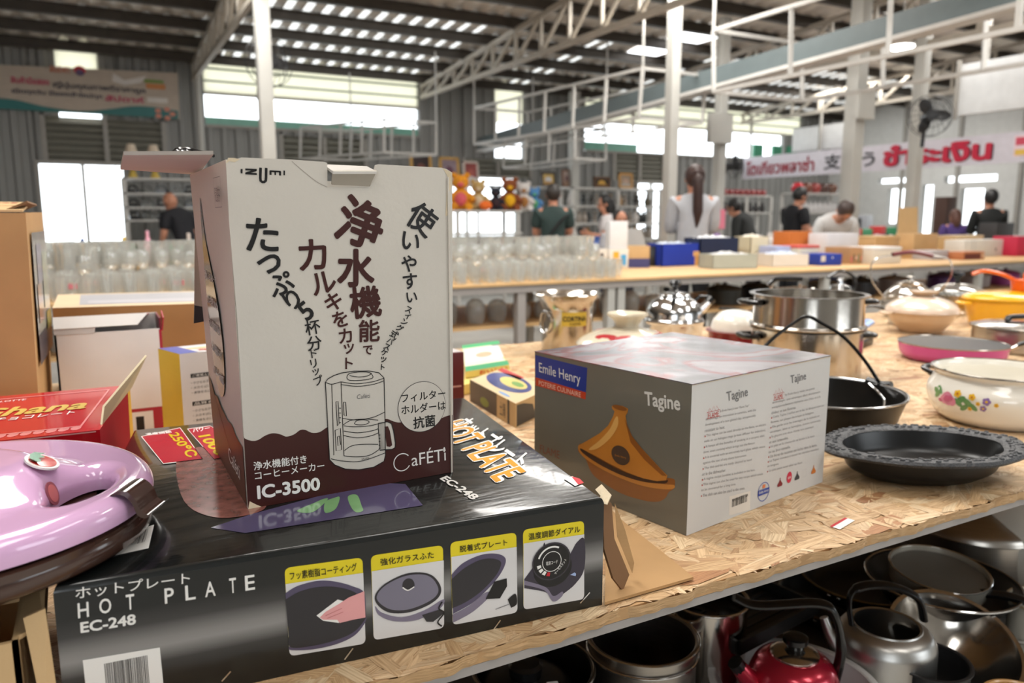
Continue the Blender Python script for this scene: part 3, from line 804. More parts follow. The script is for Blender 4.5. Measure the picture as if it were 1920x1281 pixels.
# ================================================================ hot plate carton
FL, FR, BL, BR = V3((-.0575, .812, .78)), V3((.543, .757, .78)), V3((.0375, 1.393, .78)), V3((.624, 1.345, .78))
HP = thing('hot_plate_box', 'wide black hot plate carton with four picture panels lying at the table edge', 'box', (.28, 1.08, .78))
HP_H = .1445
def gradient_card():
    m = mat('black_gradient_card', (17, 21, 21), .3, var=0, coat=.3)
    nt = m.node_tree; p_ = nt.nodes['Principled BSDF']
    tc = nt.nodes.new('ShaderNodeTexCoord'); sx = nt.nodes.new('ShaderNodeSeparateXYZ'); mr = nt.nodes.new('ShaderNodeMath'); mr.operation = 'DIVIDE'; mr.inputs[1].default_value = HP_H
    rp = nt.nodes.new('ShaderNodeValToRGB'); e = rp.color_ramp.elements
    e[0].position = .2; e[0].color = lin((16, 19, 19)) + (1,); e[1].position = .75; e[1].color = lin((15, 19, 19)) + (1,)
    for q, c in ((.32, (50, 49, 48)), (.44, (140, 138, 136)), (.50, (128, 126, 124)), (.62, (54, 53, 53))):
        x = e.new(q); x.color = lin(c) + (1,)
    nt.links.new(tc.outputs['Object'], sx.inputs[0]); nt.links.new(sx.outputs['Z'], mr.inputs[0]); nt.links.new(mr.outputs[0], rp.inputs[0]); nt.links.new(rp.outputs[0], p_.inputs['Base Color'])
    return m
M['gradient_card'] = gradient_card()
b = MB(); up = V3((0, 0, HP_H)); e = .007
F2 = [FL, FR, BR, BL]
ins = [q + (V3((.28, 1.08, .78)) - q).normalized() * e for q in F2]
b.add([q for q in F2] + [q + up - V3((0, 0, e)) for q in F2] + [q + up - V3((0, 0, e * .3)) + (V3((.28, 1.08, .78)) - q).normalized() * e * .35 for q in F2] + [q + up for q in ins], [(3, 2, 1, 0), (12, 13, 14, 15)] + [(i + k, (i + 1) % 4 + k, (i + 1) % 4 + k + 4, i + k + 4) for k in (4, 8) for i in range(4)] + [(1, 2, 6, 5), (2, 3, 7, 6), (3, 0, 4, 7)], M['black_card'])
b.add([FL, FR, FR + up - V3((0, 0, e)), FL + up - V3((0, 0, e))], [(0, 1, 2, 3)], M['gradient_card'])
p = Panel(b, *((-0.0575, 0.812, 0.78), (0.9958, -0.0912, 0.0), (0.0, 0.0, 1.0)))
W = M['white_ink']
p.tx('ホットプレート', W, [(0.0182, 0.1283), (0.12, 0.1247), (0.0189, 0.1404)], 2, .006)
for c, q in zip('HOTPLATE', [[(0.0188, 0.1085), (0.0282, 0.1083), (0.0194, 0.1239)], [(0.0373, 0.1088), (0.0477, 0.1085), (0.0379, 0.1243)], [(0.0607, 0.1081), (0.0682, 0.1079), (0.0612, 0.1241)], [(0.0956, 0.1075), (0.1042, 0.1073), (0.096, 0.1238)], [(0.1148, 0.107), (0.1244, 0.1068), (0.1151, 0.1231)], [(0.1334, 0.1068), (0.1435, 0.1066), (0.1337, 0.1231)], [(0.157, 0.1063), (0.1637, 0.1061), (0.1572, 0.1228)], [(0.1725, 0.106), (0.1822, 0.1058), (0.1727, 0.1226)]]): p.tx(c, W, q, 2, .012)
p.tx('EC-248', W, [(0.0198, 0.0927), (0.0683, 0.0914), (0.0201, 0.104)], 2, .03)
bq = [(0.0193, 0.0643), (0.0879, 0.0618), (0.09, 0.011)]
p.poly([bq[0], bq[1], (bq[1][0] + .001, .001), (bq[0][0] + .001, .001)], W, 2)
p.bars(bq[0][0] + .018, .012, bq[1][0] - .012, bq[0][1] - .008, M['black_ink'], 3, 46, 4)
p.tx('4 974612 134688', M['black_ink'], [(bq[0][0] + .018, .003), (bq[1][0] - .012, .003), (bq[0][0] + .018, .009)], 3)
TI = [([(0.2129, 0.1238), (0.2963, 0.1205), (0.2967, 0.0175), (0.2137, 0.0219)], [(0.2132, 0.1056), (0.2965, 0.1024)], 'フッ素樹脂コーティング', [(0.218, 0.109), (0.2897, 0.1063), (0.2177, 0.1184)]),
      ([(0.3056, 0.1209), (0.3898, 0.1187), (0.3896, 0.0157), (0.3059, 0.0194)], [(0.306, 0.1024), (0.3903, 0.1001)], '強化ガラスふた', [(0.3162, 0.1071), (0.3786, 0.105), (0.3159, 0.1156)]),
      ([(0.3987, 0.1204), (0.4823, 0.1187), (0.4839, 0.0151), (0.4001, 0.017)], [(0.3996, 0.1025), (0.4826, 0.1003)], '脱着式プレート', [(0.41, 0.1061), (0.4704, 0.1044), (0.4096, 0.1145)]),
      ([(0.4911, 0.1206), (0.5747, 0.1187), (0.5765, 0.0135), (0.4919, 0.0169)], [(0.4917, 0.1029), (0.575, 0.1008)], '温度調節ダイアル', [(0.4985, 0.106), (0.5693, 0.1044), (0.4979, 0.1149)])]
PH = pm((214, 212, 212), .35, coat=.3); DK = pm((34, 32, 38), .3, coat=.3); PU = pm((78, 70, 96), .3, coat=.3); PU2 = pm((120, 112, 132), .3, coat=.3); SKI = pm((226, 160, 160), .4)
for q, y2, s, tq in TI:
    p.rquad(q, .007, M['yellow_ink'], 1)
    p.rquad([y2[0], y2[1], q[2], q[3]], .0065, PH, 2)
    p.poly([y2[0], y2[1], lerp2(y2[1], q[2], .2), lerp2(y2[0], q[3], .2)], PH, 3)
    p.tx(s, M['black_ink'], tq, 3, .008)
H = lambda q, mt, l, sm=True: p.poly(spl2(q, 6) if sm == 2 else spl2(q, 5, True) if sm else q, mt, l)
# coated pan with a wiping hand
H([(0.2126, 0.0956), (0.2253, 0.1012), (0.2465, 0.1029), (0.2655, 0.0984), (0.2847, 0.0889), (0.2968, 0.0786), (0.2978, 0.0549), (0.2973, 0.0443), (0.2853, 0.0309), (0.2653, 0.0248), (0.2387, 0.0244), (0.2152, 0.0291), (0.214, 0.0341)], PU, 4, 2)
H([(0.2123, 0.0885), (0.2273, 0.0944), (0.2462, 0.0958), (0.2653, 0.0922), (0.2833, 0.0839), (0.2953, 0.0714), (0.2976, 0.055), (0.2966, 0.0471), (0.2842, 0.0351), (0.2643, 0.0298), (0.2388, 0.0288), (0.2153, 0.0325), (0.2137, 0.0471)], DK, 5, 2)
H([(0.2438, 0.0633), (0.2672, 0.0772), (0.2792, 0.0716), (0.2813, 0.0585), (0.2674, 0.0495), (0.2507, 0.0558)], M['white_ink'], 6, False)
H([(0.2473, 0.0605), (0.2535, 0.0657), (0.2682, 0.0718), (0.2794, 0.0773), (0.2969, 0.0812), (0.2972, 0.0497), (0.2835, 0.05), (0.2686, 0.0493), (0.2659, 0.0538), (0.2507, 0.0571)], SKI, 7, False)
for q in ([(0.2533, 0.0613), (0.2717, 0.0663)], [(0.2549, 0.0578), (0.2727, 0.0616)]): p.line(q, .0007, pm((190, 110, 112)), 8)
# glass lid
H([(0.3089, 0.0606), (0.3162, 0.051), (0.3392, 0.0406), (0.3657, 0.0432), (0.3888, 0.0522), (0.3879, 0.044), (0.3764, 0.0381), (0.3549, 0.0331), (0.3288, 0.038), (0.3123, 0.0491)], PU2, 4)
H([(0.3083, 0.0688), (0.3171, 0.083), (0.3404, 0.0919), (0.3613, 0.0911), (0.3771, 0.0834), (0.3863, 0.0679), (0.3834, 0.0561), (0.3685, 0.0481), (0.3446, 0.0449), (0.3214, 0.0512)], DK, 5)
H([(0.3106, 0.0694), (0.3191, 0.0821), (0.3409, 0.0896), (0.3613, 0.0887), (0.375, 0.0819), (0.3828, 0.0678), (0.38, 0.0584), (0.3664, 0.0518), (0.3446, 0.0487), (0.324, 0.0542)], pm((120, 116, 132), .3), 6)
H([(0.3406, 0.077), (0.3465, 0.0723), (0.3544, 0.0756), (0.3527, 0.0835), (0.3468, 0.0866), (0.3415, 0.0836)], DK, 7); p.line(spl2([(0.3406, 0.077), (0.3465, 0.0723), (0.3541, 0.0751)], 4), .0014, M['white_ink'], 8)
H([(0.3629, 0.0382), (0.3845, 0.0406), (0.3899, 0.0352), (0.3762, 0.027), (0.3681, 0.0288)], DK, 6, False)
p.line(spl2([(0.3874, 0.0497), (0.3832, 0.0422), (0.3894, 0.0353), (0.3816, 0.0258), (0.3864, 0.0192)], 5), .0018, M['black_ink'], 7)
# lift-out plate
H([(0.3993, 0.0806), (0.4126, 0.0919), (0.4322, 0.098), (0.4491, 0.098), (0.4634, 0.0932), (0.4683, 0.0844), (0.4605, 0.0688), (0.4432, 0.0524), (0.4233, 0.0394), (0.4009, 0.0315)], PU, 4, 2)
H([(0.3992, 0.075), (0.4153, 0.0858), (0.4335, 0.0922), (0.4477, 0.0921), (0.4591, 0.0878), (0.4619, 0.0813), (0.4547, 0.0685), (0.4375, 0.0535), (0.4177, 0.0434), (0.3999, 0.0387)], DK, 5, 2)
H([(0.3997, 0.0303), (0.4204, 0.0372), (0.4417, 0.0498), (0.4489, 0.0455), (0.426, 0.0289), (0.4007, 0.0202)], PU2, 4, 2)
H([(0.4417, 0.0419), (0.4532, 0.0617), (0.4692, 0.0629), (0.4697, 0.0528), (0.4604, 0.0389)], M['black_ink'], 6, False); H([(0.4706, 0.0353), (0.4809, 0.0405), (0.4827, 0.027), (0.475, 0.0234)], M['black_ink'], 5, 2)
p.line([(0.4546, 0.0257), (0.4721, 0.0287)], .0008, M['grey_ink'], 5)
# dial
H([(0.4927, 0.0569), (0.5135, 0.0819), (0.5195, 0.0995), (0.5241, 0.0857), (0.5503, 0.0752), (0.5642, 0.0918), (0.5751, 0.0943), (0.5758, 0.0557), (0.5634, 0.0372), (0.5447, 0.026), (0.5323, 0.0197), (0.523, 0.0334), (0.4927, 0.0453)], pm((44, 38, 54), .3, coat=.3), 4, 2)
H([(0.4927, 0.0497), (0.5199, 0.037), (0.5323, 0.0197), (0.5447, 0.0245), (0.5446, 0.0305), (0.5323, 0.0271), (0.5214, 0.0411), (0.4927, 0.0554)], PU2, 5, 2)
dc = [(0.5294, 0.0737), (0.5313, 0.064)]
p.ell((dc[1][0], dc[1][1]), .0262, .024, M['black_ink'], 6); p.ell(dc[0], .0265, .0245, pm((52, 48, 56), .25), 7); p.ell(dc[0], .0245, .0225, M['black_ink'], 8)
p.line(arc(dc[0][0], dc[0][1], .0128, 0, 350, 35), .0008, W, 9, True); p.line(arc(dc[0][0], dc[0][1], .019, 60, 160, 16), .0022, W, 9)
for k, a in enumerate((195, 215, 235, 255)): p.poly([(dc[0][0] + .018 * math.cos(R(a + d)) * s, dc[0][1] + .0165 * math.sin(R(a + d)) * s) for d, s in ((-7, .85), (7, .85), (7, 1.15), (-7, 1.15))], W if k < 3 else M['red_ink'], 9)
p.tx('電源コード', W, [(dc[0][0] - .008, dc[0][1] - .004), (dc[0][0] + .008, dc[0][1] - .004), (dc[0][0] - .008, dc[0][1] + .001)], 9)
p.tx('サーモスタット', W, [(dc[0][0] + .006, dc[0][1] - .019), (dc[0][0] + .021, dc[0][1] - .002), (dc[0][0] + .003, dc[0][1] - .016)], 9)
p.poly([(0.5553, 0.0507), (0.5616, 0.053), (0.5638, 0.0505), (0.5632, 0.0477)], pm((160, 180, 220)), 6)
for q in [[(0.2725, 0.0038), (0.2823, 0.0154)], [(0.451, -0.0015), (0.4612, 0.0099)], [(0.5708, 0.0093), (0.5844, 0.021)]] + [[(0.1439, 0.0101), (0.1533, 0.0192)]]:
    p.line(q, .0016, M['chrome'], 3)
# lid print (wrapped, glossy)
p = Panel(b, *((-0.0575, 0.812, 0.925), (0.9958, -0.0912, 0.0), (0.0912, 0.9958, 0.0)))
GL = dict(rough=.16, coat=.7)
RD = pm((196, 40, 58), **GL); YL = pm((236, 206, 40), **GL); PK = mat('grilled_food_print', (150, 96, 88), .18, var=.42, vscale=55, coat=.7); OR = pm((232, 168, 70), **GL)
H = lambda q, mt, l, sm=False: p.poly(spl2(q, 5, True) if sm else q, mt, l)
for q in ([(0.0556, 0.5339), (0.1136, 0.5682), (0.1439, 0.365), (0.0907, 0.3646)], [(0.1243, 0.554), (0.1604, 0.5605), (0.1868, 0.465), (0.1854, 0.3681), (0.1585, 0.3556)]):
    p.poly(q, W, 1); c = (sum(a[0] for a in q) / len(q), sum(a[1] for a in q) / len(q)); p.poly([lerp2(a, c, .035) for a in q], RD, 2)
p.tx('250℃', YL, [(0.0955, 0.5295), (0.1239, 0.3788), (0.1105, 0.5386)], 3, .03)
p.tx('温度調節', W, [(0.063, 0.5333), (0.1015, 0.5347), (0.0606, 0.5497)], 3, .02)
p.tx('1000', YL, [(0.1395, 0.4979), (0.162, 0.3728), (0.1578, 0.5027)], 3, .03); p.tx('パワー', W, [(0.1331, 0.5237), (0.1594, 0.5309), (0.132, 0.5507)], 3, .02)
H(spl2([(0.1076, 0.3589), (0.1223, 0.4225), (0.1524, 0.4246), (0.1777, 0.3287), (0.1957, 0.2349), (0.2103, 0.1441), (0.1892, 0.1155), (0.1482, 0.1241), (0.117, 0.1941)], 5, True), PK, 1)
H([(0.1441, 0.0914), (0.1892, 0.1155), (0.2752, 0.1463), (0.3422, 0.1719), (0.3862, 0.1462), (0.3853, 0.063), (0.2857, 0.0614), (0.179, 0.0601)], pm((92, 86, 122), .16, coat=.7, var=.15), 1)
for q in ([(0.2412, 0.1049), (0.2633, 0.1222), (0.2779, 0.1327), (0.2817, 0.1282), (0.2631, 0.0981), (0.2517, 0.0926)], [(0.2778, 0.1215), (0.2896, 0.1305), (0.297, 0.1302), (0.2855, 0.0937), (0.273, 0.0834), (0.2714, 0.0945)], [(0.307, 0.1288), (0.3186, 0.1296), (0.316, 0.0913), (0.3139, 0.0736), (0.3055, 0.072), (0.3032, 0.0915)]): H(q, pm((138, 190, 132), .2, coat=.6, var=.25), 2, True)
p.tx('ホットプレート', W, [(0.536, 0.3934), (0.5404, 0.1368), (0.5889, 0.4485)], 2, .03)
p.tx('HOT PLATE', W, [(0.5087, 0.4052), (0.4962, 0.0988), (0.5704, 0.4362)], 2, .07); p.tx('HOT PLATE', OR, [(0.5104, 0.4045), (0.4972, 0.103), (0.5671, 0.4297)], 3, .02)
p.tx('EC-248', W, [(0.4334, 0.1473), (0.4463, 0.0546), (0.4473, 0.156)], 2, .04)
p.poly([(0.5878, 0.0817), (0.6036, 0.0865), (0.6033, 0.0561), (0.5883, 0.05)], W, 2); p.poly([(0.6014, 0.0859), (0.6073, 0.0733), (0.6044, 0.0556), (0.5943, 0.0525)], M['red_ink'], 3)
b.build('carton', HP, world=True)
b = MB(); p = Panel(b, *((-0.0575, 0.812, 0.925), (0.9958, -0.0912, 0.0), (0.0912, 0.9958, 0.0))); q = [(0.0435, 0.1052), (0.085, 0.1258), (0.0813, 0.0578), (0.0349, 0.0491)]
p.poly(q, W, 2)
for k in range(26):
    t = .1 + .8 * k / 26; w = random.choice((.008, .012, .02))
    p.poly([lerp2(lerp2(q[0], q[1], t), lerp2(q[3], q[2], t), .12), lerp2(lerp2(q[0], q[1], t + w), lerp2(q[3], q[2], t + w), .12), lerp2(lerp2(q[0], q[1], t + w), lerp2(q[3], q[2], t + w), .7), lerp2(lerp2(q[0], q[1], t), lerp2(q[3], q[2], t), .7)], M['black_ink'], 3)
b.build('barcode_sticker', HP, world=True)
# torn cardboard end flaps
b = MB(); b.sheet([(0.5439, 0.7522, 0.7815), (0.6922, 0.7525, 0.7815), (0.7017, 0.8059, 0.7815), (0.7292, 0.9745, 0.7815), (0.7471, 1.0327, 0.7815)], .004, M['kraft']); b.build('bottom_flap', HP, world=True)
b = MB()
rp = [V3(q) for q in ((0.5709, 0.8005, 0.9114), (0.5867, 0.8003, 0.8938), (0.5864, 0.7922, 0.8478), (0.6004, 0.7759, 0.7998), (0.5855, 0.7695, 0.7834), (0.5698, 0.7702, 0.8041), (0.5595, 0.7774, 0.8443))]
b.sheet(rp, .004, M['kraft_dark']); b.sheet([q + V3((.012, .01, -.004)) for q in (rp[1], rp[2], rp[3], rp[3] + V3((.006, .004, .012)), rp[2] + V3((.012, 0, .01)))], .003, M['kraft']); b.build('torn_end_flap', HP, world=True)
b = MB(); b.sheet([(0.5687, 0.8135, 0.9128), (0.5767, 0.8104, 0.9199), (0.5813, 0.7945, 0.9093), (0.5697, 0.7876, 0.9004), (0.5533, 0.7862, 0.9068), (0.5632, 0.7932, 0.9114)], .003, M['paper_torn']); b.build('torn_corner', HP, world=True)

# ================================================================ tagine carton
Ob, Ub, Vb = ((0.786, 0.8739, 0.78), (0.9844, 0.1762, 0.0), (0.0, 0.0, 1.0)); Ol, Ul, Vl = ((0.725, 1.244, 0.78), (0.1626, -0.9867, 0.0), (0.0, 0.0, 1.0))
TMc, TRc, TLc = V3(Ob), V3((1.1812, 0.9446, 0.78)), V3(Ol)
TBc = TRc + TLc - TMc; TH = .242
TG = thing('tagine_box', 'grey and white carton printed with an ochre tagine, right of the black carton', 'box', tuple((TRc + TLc) / 2 - V3((0, 0, 0))))
b = MB(); up = V3((0, 0, TH))
dark = pm((112, 109, 99), .3, coat=.25)
b.add([TLc, TMc, TMc + up, TLc + up], [(0, 1, 2, 3)], dark)
b.add([TMc, TRc, TRc + up, TMc + up], [(0, 1, 2, 3)], M['grey_card'])
b.add([TRc, TBc, TBc + up, TRc + up, TLc, TLc + up], [(0, 1, 2, 3), (1, 4, 5, 2)], dark)
b.add([TMc, TLc, TBc, TRc], [(0, 1, 2, 3)], M['kraft'])
def lid_print():
    m = mat('glossy_lid', (150, 140, 150), .30, .5, var=0, coat=1.0)
    nt = m.node_tree; p_ = nt.nodes['Principled BSDF']; L = nt.links.new
    tc = nt.nodes.new('ShaderNodeTexCoord'); n1 = nt.nodes.new('ShaderNodeTexNoise'); n1.inputs['Scale'].default_value = 5; n1.inputs['Detail'].default_value = 3; n1.inputs['Distortion'].default_value = 1.6
    rp = nt.nodes.new('ShaderNodeValToRGB'); e_ = rp.color_ramp.elements
    e_[0].position = .3; e_[0].color = lin((92, 88, 96)) + (1,); e_[1].position = .72; e_[1].color = lin((186, 178, 186)) + (1,)
    for q, c in ((.44, (126, 120, 130)), (.5, (150, 78, 88)), (.54, (160, 152, 160))): x = e_.new(q); x.color = lin(c) + (1,)
    L(tc.outputs['Object'], n1.inputs['Vector']); L(n1.outputs['Fac'], rp.inputs[0]); L(rp.outputs[0], p_.inputs['Base Color'])
    n2 = nt.nodes.new('ShaderNodeTexNoise'); n2.inputs['Scale'].default_value = 7; bp = nt.nodes.new('ShaderNodeBump'); bp.inputs['Strength'].default_value = .35; bp.inputs['Distance'].default_value = .03
    L(tc.outputs['Object'], n2.inputs['Vector']); L(n2.outputs['Fac'], bp.inputs['Height']); L(bp.outputs[0], p_.inputs['Normal'])
    p_.inputs['Coat Roughness'].default_value = .2
    return m
M['lid_print'] = lid_print()
e2 = .0015
b.add([TMc + up + V3((0, -.001, e2)), TRc + up + V3((.001, 0, e2)), TBc + up + V3((0, .001, e2)), TLc + up + V3((-.001, 0, e2)), TMc + up + V3((0, -.001, 0)), TRc + up + V3((.001, 0, 0)), TBc + up + V3((0, .001, 0)), TLc + up + V3((-.001, 0, 0))], [(0, 1, 2, 3), (4, 5, 1, 0), (7, 4, 0, 3), (5, 6, 2, 1), (6, 7, 3, 2)], M['lid_print'])
p = Panel(b, Ol, Ul, Vl)
p.poly([(0.0011, 0.2364), (0.1447, 0.2331), (0.1421, 0.1886), (0.0025, 0.1933)], pm((28, 54, 140), .3), 1)
p.poly([(0.0025, 0.1933), (0.1421, 0.1886), (0.1415, 0.1758), (0.0031, 0.1773)], pm((196, 66, 34), .35), 1)
p.tx('Emile Henry', W, [(0.0144, 0.1996), (0.1289, 0.1955), (0.0126, 0.2236)], 3, .0)
p.tx('POTERIE CULINAIRE', pm((236, 200, 180)), [(0.013, 0.1801), (0.1297, 0.1774), (0.0129, 0.1889)], 3, .0)
p.tx('Tagine', pm((225, 224, 220)), [(0.2825, 0.1856), (0.3558, 0.1909), (0.2796, 0.2153)], 3, .025)
OC = pm((190, 124, 50), .3, coat=.4, var=.12); OD = pm((140, 84, 36), .3, coat=.4, var=.12); OL_ = pm((220, 170, 96), .3, coat=.4)
H = lambda q, mt, l, sm=True: p.poly(spl2(q, 4, True) if sm else q, mt, l)
H([(0.1244, 0.077), (0.1274, 0.0875), (0.1365, 0.0923), (0.2049, 0.081), (0.2859, 0.0716), (0.341, 0.0851), (0.3491, 0.0787), (0.346, 0.0683), (0.337, 0.061), (0.3299, 0.0484), (0.3137, 0.0377), (0.2835, 0.0311), (0.2316, 0.0287), (0.1759, 0.0384), (0.1569, 0.0488), (0.1448, 0.0658)], OD, 1)
H([(0.1243, 0.0819), (0.1319, 0.0902), (0.1705, 0.0755), (0.2304, 0.0658), (0.2861, 0.0656), (0.3307, 0.0721), (0.3478, 0.0755), (0.346, 0.0691), (0.3238, 0.062), (0.2826, 0.0556), (0.2308, 0.055), (0.1753, 0.0607), (0.1369, 0.0703)], OC, 2)
H([(0.1321, 0.0838), (0.1368, 0.0768), (0.1751, 0.067), (0.2306, 0.0612), (0.2824, 0.0631), (0.3271, 0.0725), (0.3347, 0.0805), (0.3233, 0.0759), (0.2821, 0.069), (0.2303, 0.0688), (0.1749, 0.0766)], pm((60, 34, 20)), 3)
lid = [(0.2073, 0.1768), (0.2167, 0.1804), (0.233, 0.1818), (0.2454, 0.1794), (0.2441, 0.1726), (0.2395, 0.1662), (0.244, 0.1515), (0.2544, 0.1358), (0.2705, 0.123), (0.296, 0.1084), (0.3188, 0.0952), (0.3337, 0.0875), (0.3312, 0.0792), (0.3123, 0.0723), (0.2821, 0.069), (0.2466, 0.0695), (0.2051, 0.0741), (0.1704, 0.0793), (0.1367, 0.0839), (0.131, 0.091), (0.1521, 0.1046), (0.1781, 0.1217), (0.1991, 0.1403), (0.2111, 0.1598), (0.2141, 0.169), (0.2082, 0.1721)]
H(lid, OC, 4, False)
H([(0.2161, 0.1578), (0.2226, 0.1603), (0.2219, 0.1437), (0.2039, 0.1181), (0.1745, 0.0939), (0.1525, 0.0871), (0.1785, 0.1091), (0.2034, 0.1351)], OL_, 5)
H([(0.2376, 0.1622), (0.244, 0.1515), (0.2544, 0.1358), (0.2843, 0.1144), (0.3226, 0.0927), (0.3323, 0.0865), (0.3229, 0.0846), (0.2848, 0.1012), (0.2528, 0.1234)], OD, 5, False)
p.ell([(0.2307, 0.0955)][0], .0215, .0165, pm((74, 54, 42)), 6); p.tx('Emile Henry', OC, [(0.2181, 0.0899), (0.2443, 0.0915), (0.218, 0.0948)], 7)
p.ell([(0.2262, 0.1774)][0], .0165, .004, OD, 6)
q = [(0.0172, 0.0492), (0.0741, 0.0496), (0.0171, 0.0641)]
p.tx('FLAME', pm((126, 76, 58)), q, 2)
# right face text
p = Panel(b, Ob, Ub, Vb); G = M['grey_ink']; RI = pm((190, 70, 64))
p.tx('Tagine', G, [(0.0902, 0.1984), (0.147, 0.1992), (0.0869, 0.2189)], 2, .005); p.tx('Tajine', G, [(0.2727, 0.2033), (0.322, 0.2042), (0.2697, 0.2223)], 2, .005)
EN = ["        is Emile Henry's new “Flame Top”", 'technology, an innovation in ceramics, with the', 'development of a new glazed clay, exceptionally', 'resistant to heat.', '• This tagine can be used directly on the flame, on electric', 'coils or on halogen rings (a heat diffuser for induction).', '• It keeps all the benefits of cooking in a ceramic dish:', 'slow, even cooking which brings out the flavour.', '• It is covered with an extremely hard glaze, which resists', 'against the use of any sharp instrument.', '• The dish and lid are easily cleaned by hand', 'or in the dishwasher.', '• A tagine recipe booklet is included in the box.', '• This tagine can also be used for any recipe which needs', 'to be simmered for a long time.', '• The dish can also be used in the oven.']
FR_ = ['        by Emile Henry révèle une grande', 'technologie : une céramique allant directement', 'exceptionnellement résistante aux chocs et à la', 'chaleur et aux flammes.', '• Cette Tajine s’utilise sur le feu et directement sur', 'flamme, sur plaque électrique et halogène.', '• Elle garde tous les avantages de la cuisson en', 'céramique : lente et homogène, saveurs conservées.', '• Sa glaçure très dure résiste aux couteaux', 'et aux ustensiles.', '• Le plat et le couvercle se lavent à la main', 'ou au lave-vaisselle.', '• Un livret de recettes est inclus dans la boîte.', '• La Tajine convient à toutes les recettes mijotées', 'et longues.', '• Le plat peut aussi aller au four.']
def para(L_, a, b_, c, d, wmax):
    """a, b_ = first line left/right; c = last line left; d = last right"""
    n = len(L_)
    for i, s in enumerate(L_):
        t = i / (n - 1); l0 = lerp2(a, c, t); r0 = lerp2(b_, d, t)
        f = len(s) / wmax; e_ = lerp2(l0, r0, min(1, f)); st = lerp2(l0, r0, .22) if s.startswith('   ') else l0
        hgt = .0052
        p.tx(s.strip(), pm((140, 137, 136)), [st, e_, (st[0], st[1] + hgt)], 2)
        if s[0] == '•': p.ell((l0[0] + .0012, l0[1] + .002), .0014, .0014, RI, 3, 8)
q = [(0.0363, 0.1881), (0.2025, 0.1819), (0.0322, 0.0557), (0.2047, 0.036)]; para(EN, q[0], q[1], q[2], q[3], 58)
q = [(0.2186, 0.1871), (0.3923, 0.1846), (0.2137, 0.0577), (0.3811, 0.0478)]; para(FR_, q[0], q[1], q[2], q[3], 52)
for a, b_, c, m1, m2, m3 in ([(0.0392, 0.1826), (0.0727, 0.1822), (0.0386, 0.1928), (0.0452, 0.1988), (0.0545, 0.1925), (0.0624, 0.2003)], [(0.221, 0.1847), (0.2534, 0.1848), (0.22, 0.1952), (0.2267, 0.2022), (0.2357, 0.196), (0.2436, 0.202)]):
    d = (b_[0] + c[0] - a[0], b_[1] + c[1] - a[1])
    p.line([a, b_, d, c], .0007, RI, 3, True); p.tx('FLAME', RI, [lerp2(a, b_, .1), lerp2(a, b_, .9), lerp2(lerp2(a, c, .8), lerp2(b_, d, .8), .1)], 3)
    p.line([lerp2(c, d, .1), m1, lerp2(c, d, .35), ((c[0] + d[0]) / 2, m1[1] + .002), lerp2(c, d, .65), m3, lerp2(c, d, .92)], .0006, RI, 3)
c = [(0.2061, 0.0256)][0]
p.line(arc(c[0], c[1], .0165, 0, 352, 44), .0012, pm((50, 80, 170)), 3, True); p.rect(c[0] - .017, c[1] - .005, c[0] + .017, c[1] + .005, pm((36, 62, 150)), 4); p.tx('Emile Henry', W, [(c[0] - .014, c[1] - .0035), (c[0] + .014, c[1] - .0035), (c[0] - .014, c[1] + .0035)], 5); p.rect(c[0] - .004, c[1] + .007, c[0] + .004, c[1] + .013, pm((220, 120, 70)), 4)
def mini(c, s, mt): p.poly([(c[0] + x * s, c[1] + y * s) for x, y in ((-1, -.7), (-.8, -1), (.8, -1), (1, -.7), (1, -.45), (.45, .1), (.12, .6), (.16, 1), (-.16, 1), (-.12, .6), (-.45, .1), (-1, -.45))], mt, 3)
q = [(0.2558, 0.0318), (0.2848, 0.0345), (0.3106, 0.0323), (0.335, 0.0321), (0.3659, 0.0323), (0.3886, 0.0361)]
mini(q[0], .0078, pm((130, 30, 40))); p.ell(q[1], .0082, .0105, pm((205, 40, 70)), 3, 24); p.tx('NEW', W, [(q[1][0] - .005, q[1][1] - .003), (q[1][0] + .005, q[1][1] - .003), (q[1][0] - .005, q[1][1] + .002)], 4); mini(q[2], .0078, pm((60, 60, 64))); mini(q[4], .0078, pm((205, 120, 50)))
for k in (3, 5): p.line([(q[k][0] - .006, q[k][1] - .007), (q[k][0] + .006, q[k][1] - .007), (q[k][0] + .006, q[k][1] + .007), (q[k][0] - .006, q[k][1] + .007)], .0004, pm((180, 180, 178)), 3, True)
# scuffed top edges
p.line([(.0, .2415), (.12, .2412), (.15, .2405), (.27, .2415), (.40, .2412)], .0012, M['paper_torn'], 2)
b.build('carton', TG, world=True)
b = MB(); p = Panel(b, Ob, Ub, Vb); q = [(0.1083, 0.0395), (0.1673, 0.0357), (0.1691, 0.002), (0.1098, 0.0064)]
p.poly(q, pm((222, 214, 204)), 1); x0, y0 = q[3]; p.bars(q[0][0] + .008, (q[0][1] + q[3][1]) / 2 - .004, q[1][0] - .008, (q[0][1] + q[3][1]) / 2 + .010, M['black_ink'], 2, 20, 8)
p.tx('TAJINE 32 CM', M['black_ink'], [(q[0][0] + .007, q[0][1] - .012), (q[1][0] - .007, q[1][1] - .009), (q[0][0] + .007, q[0][1] - .007)], 2)
b.build('barcode_label', TG, world=True)

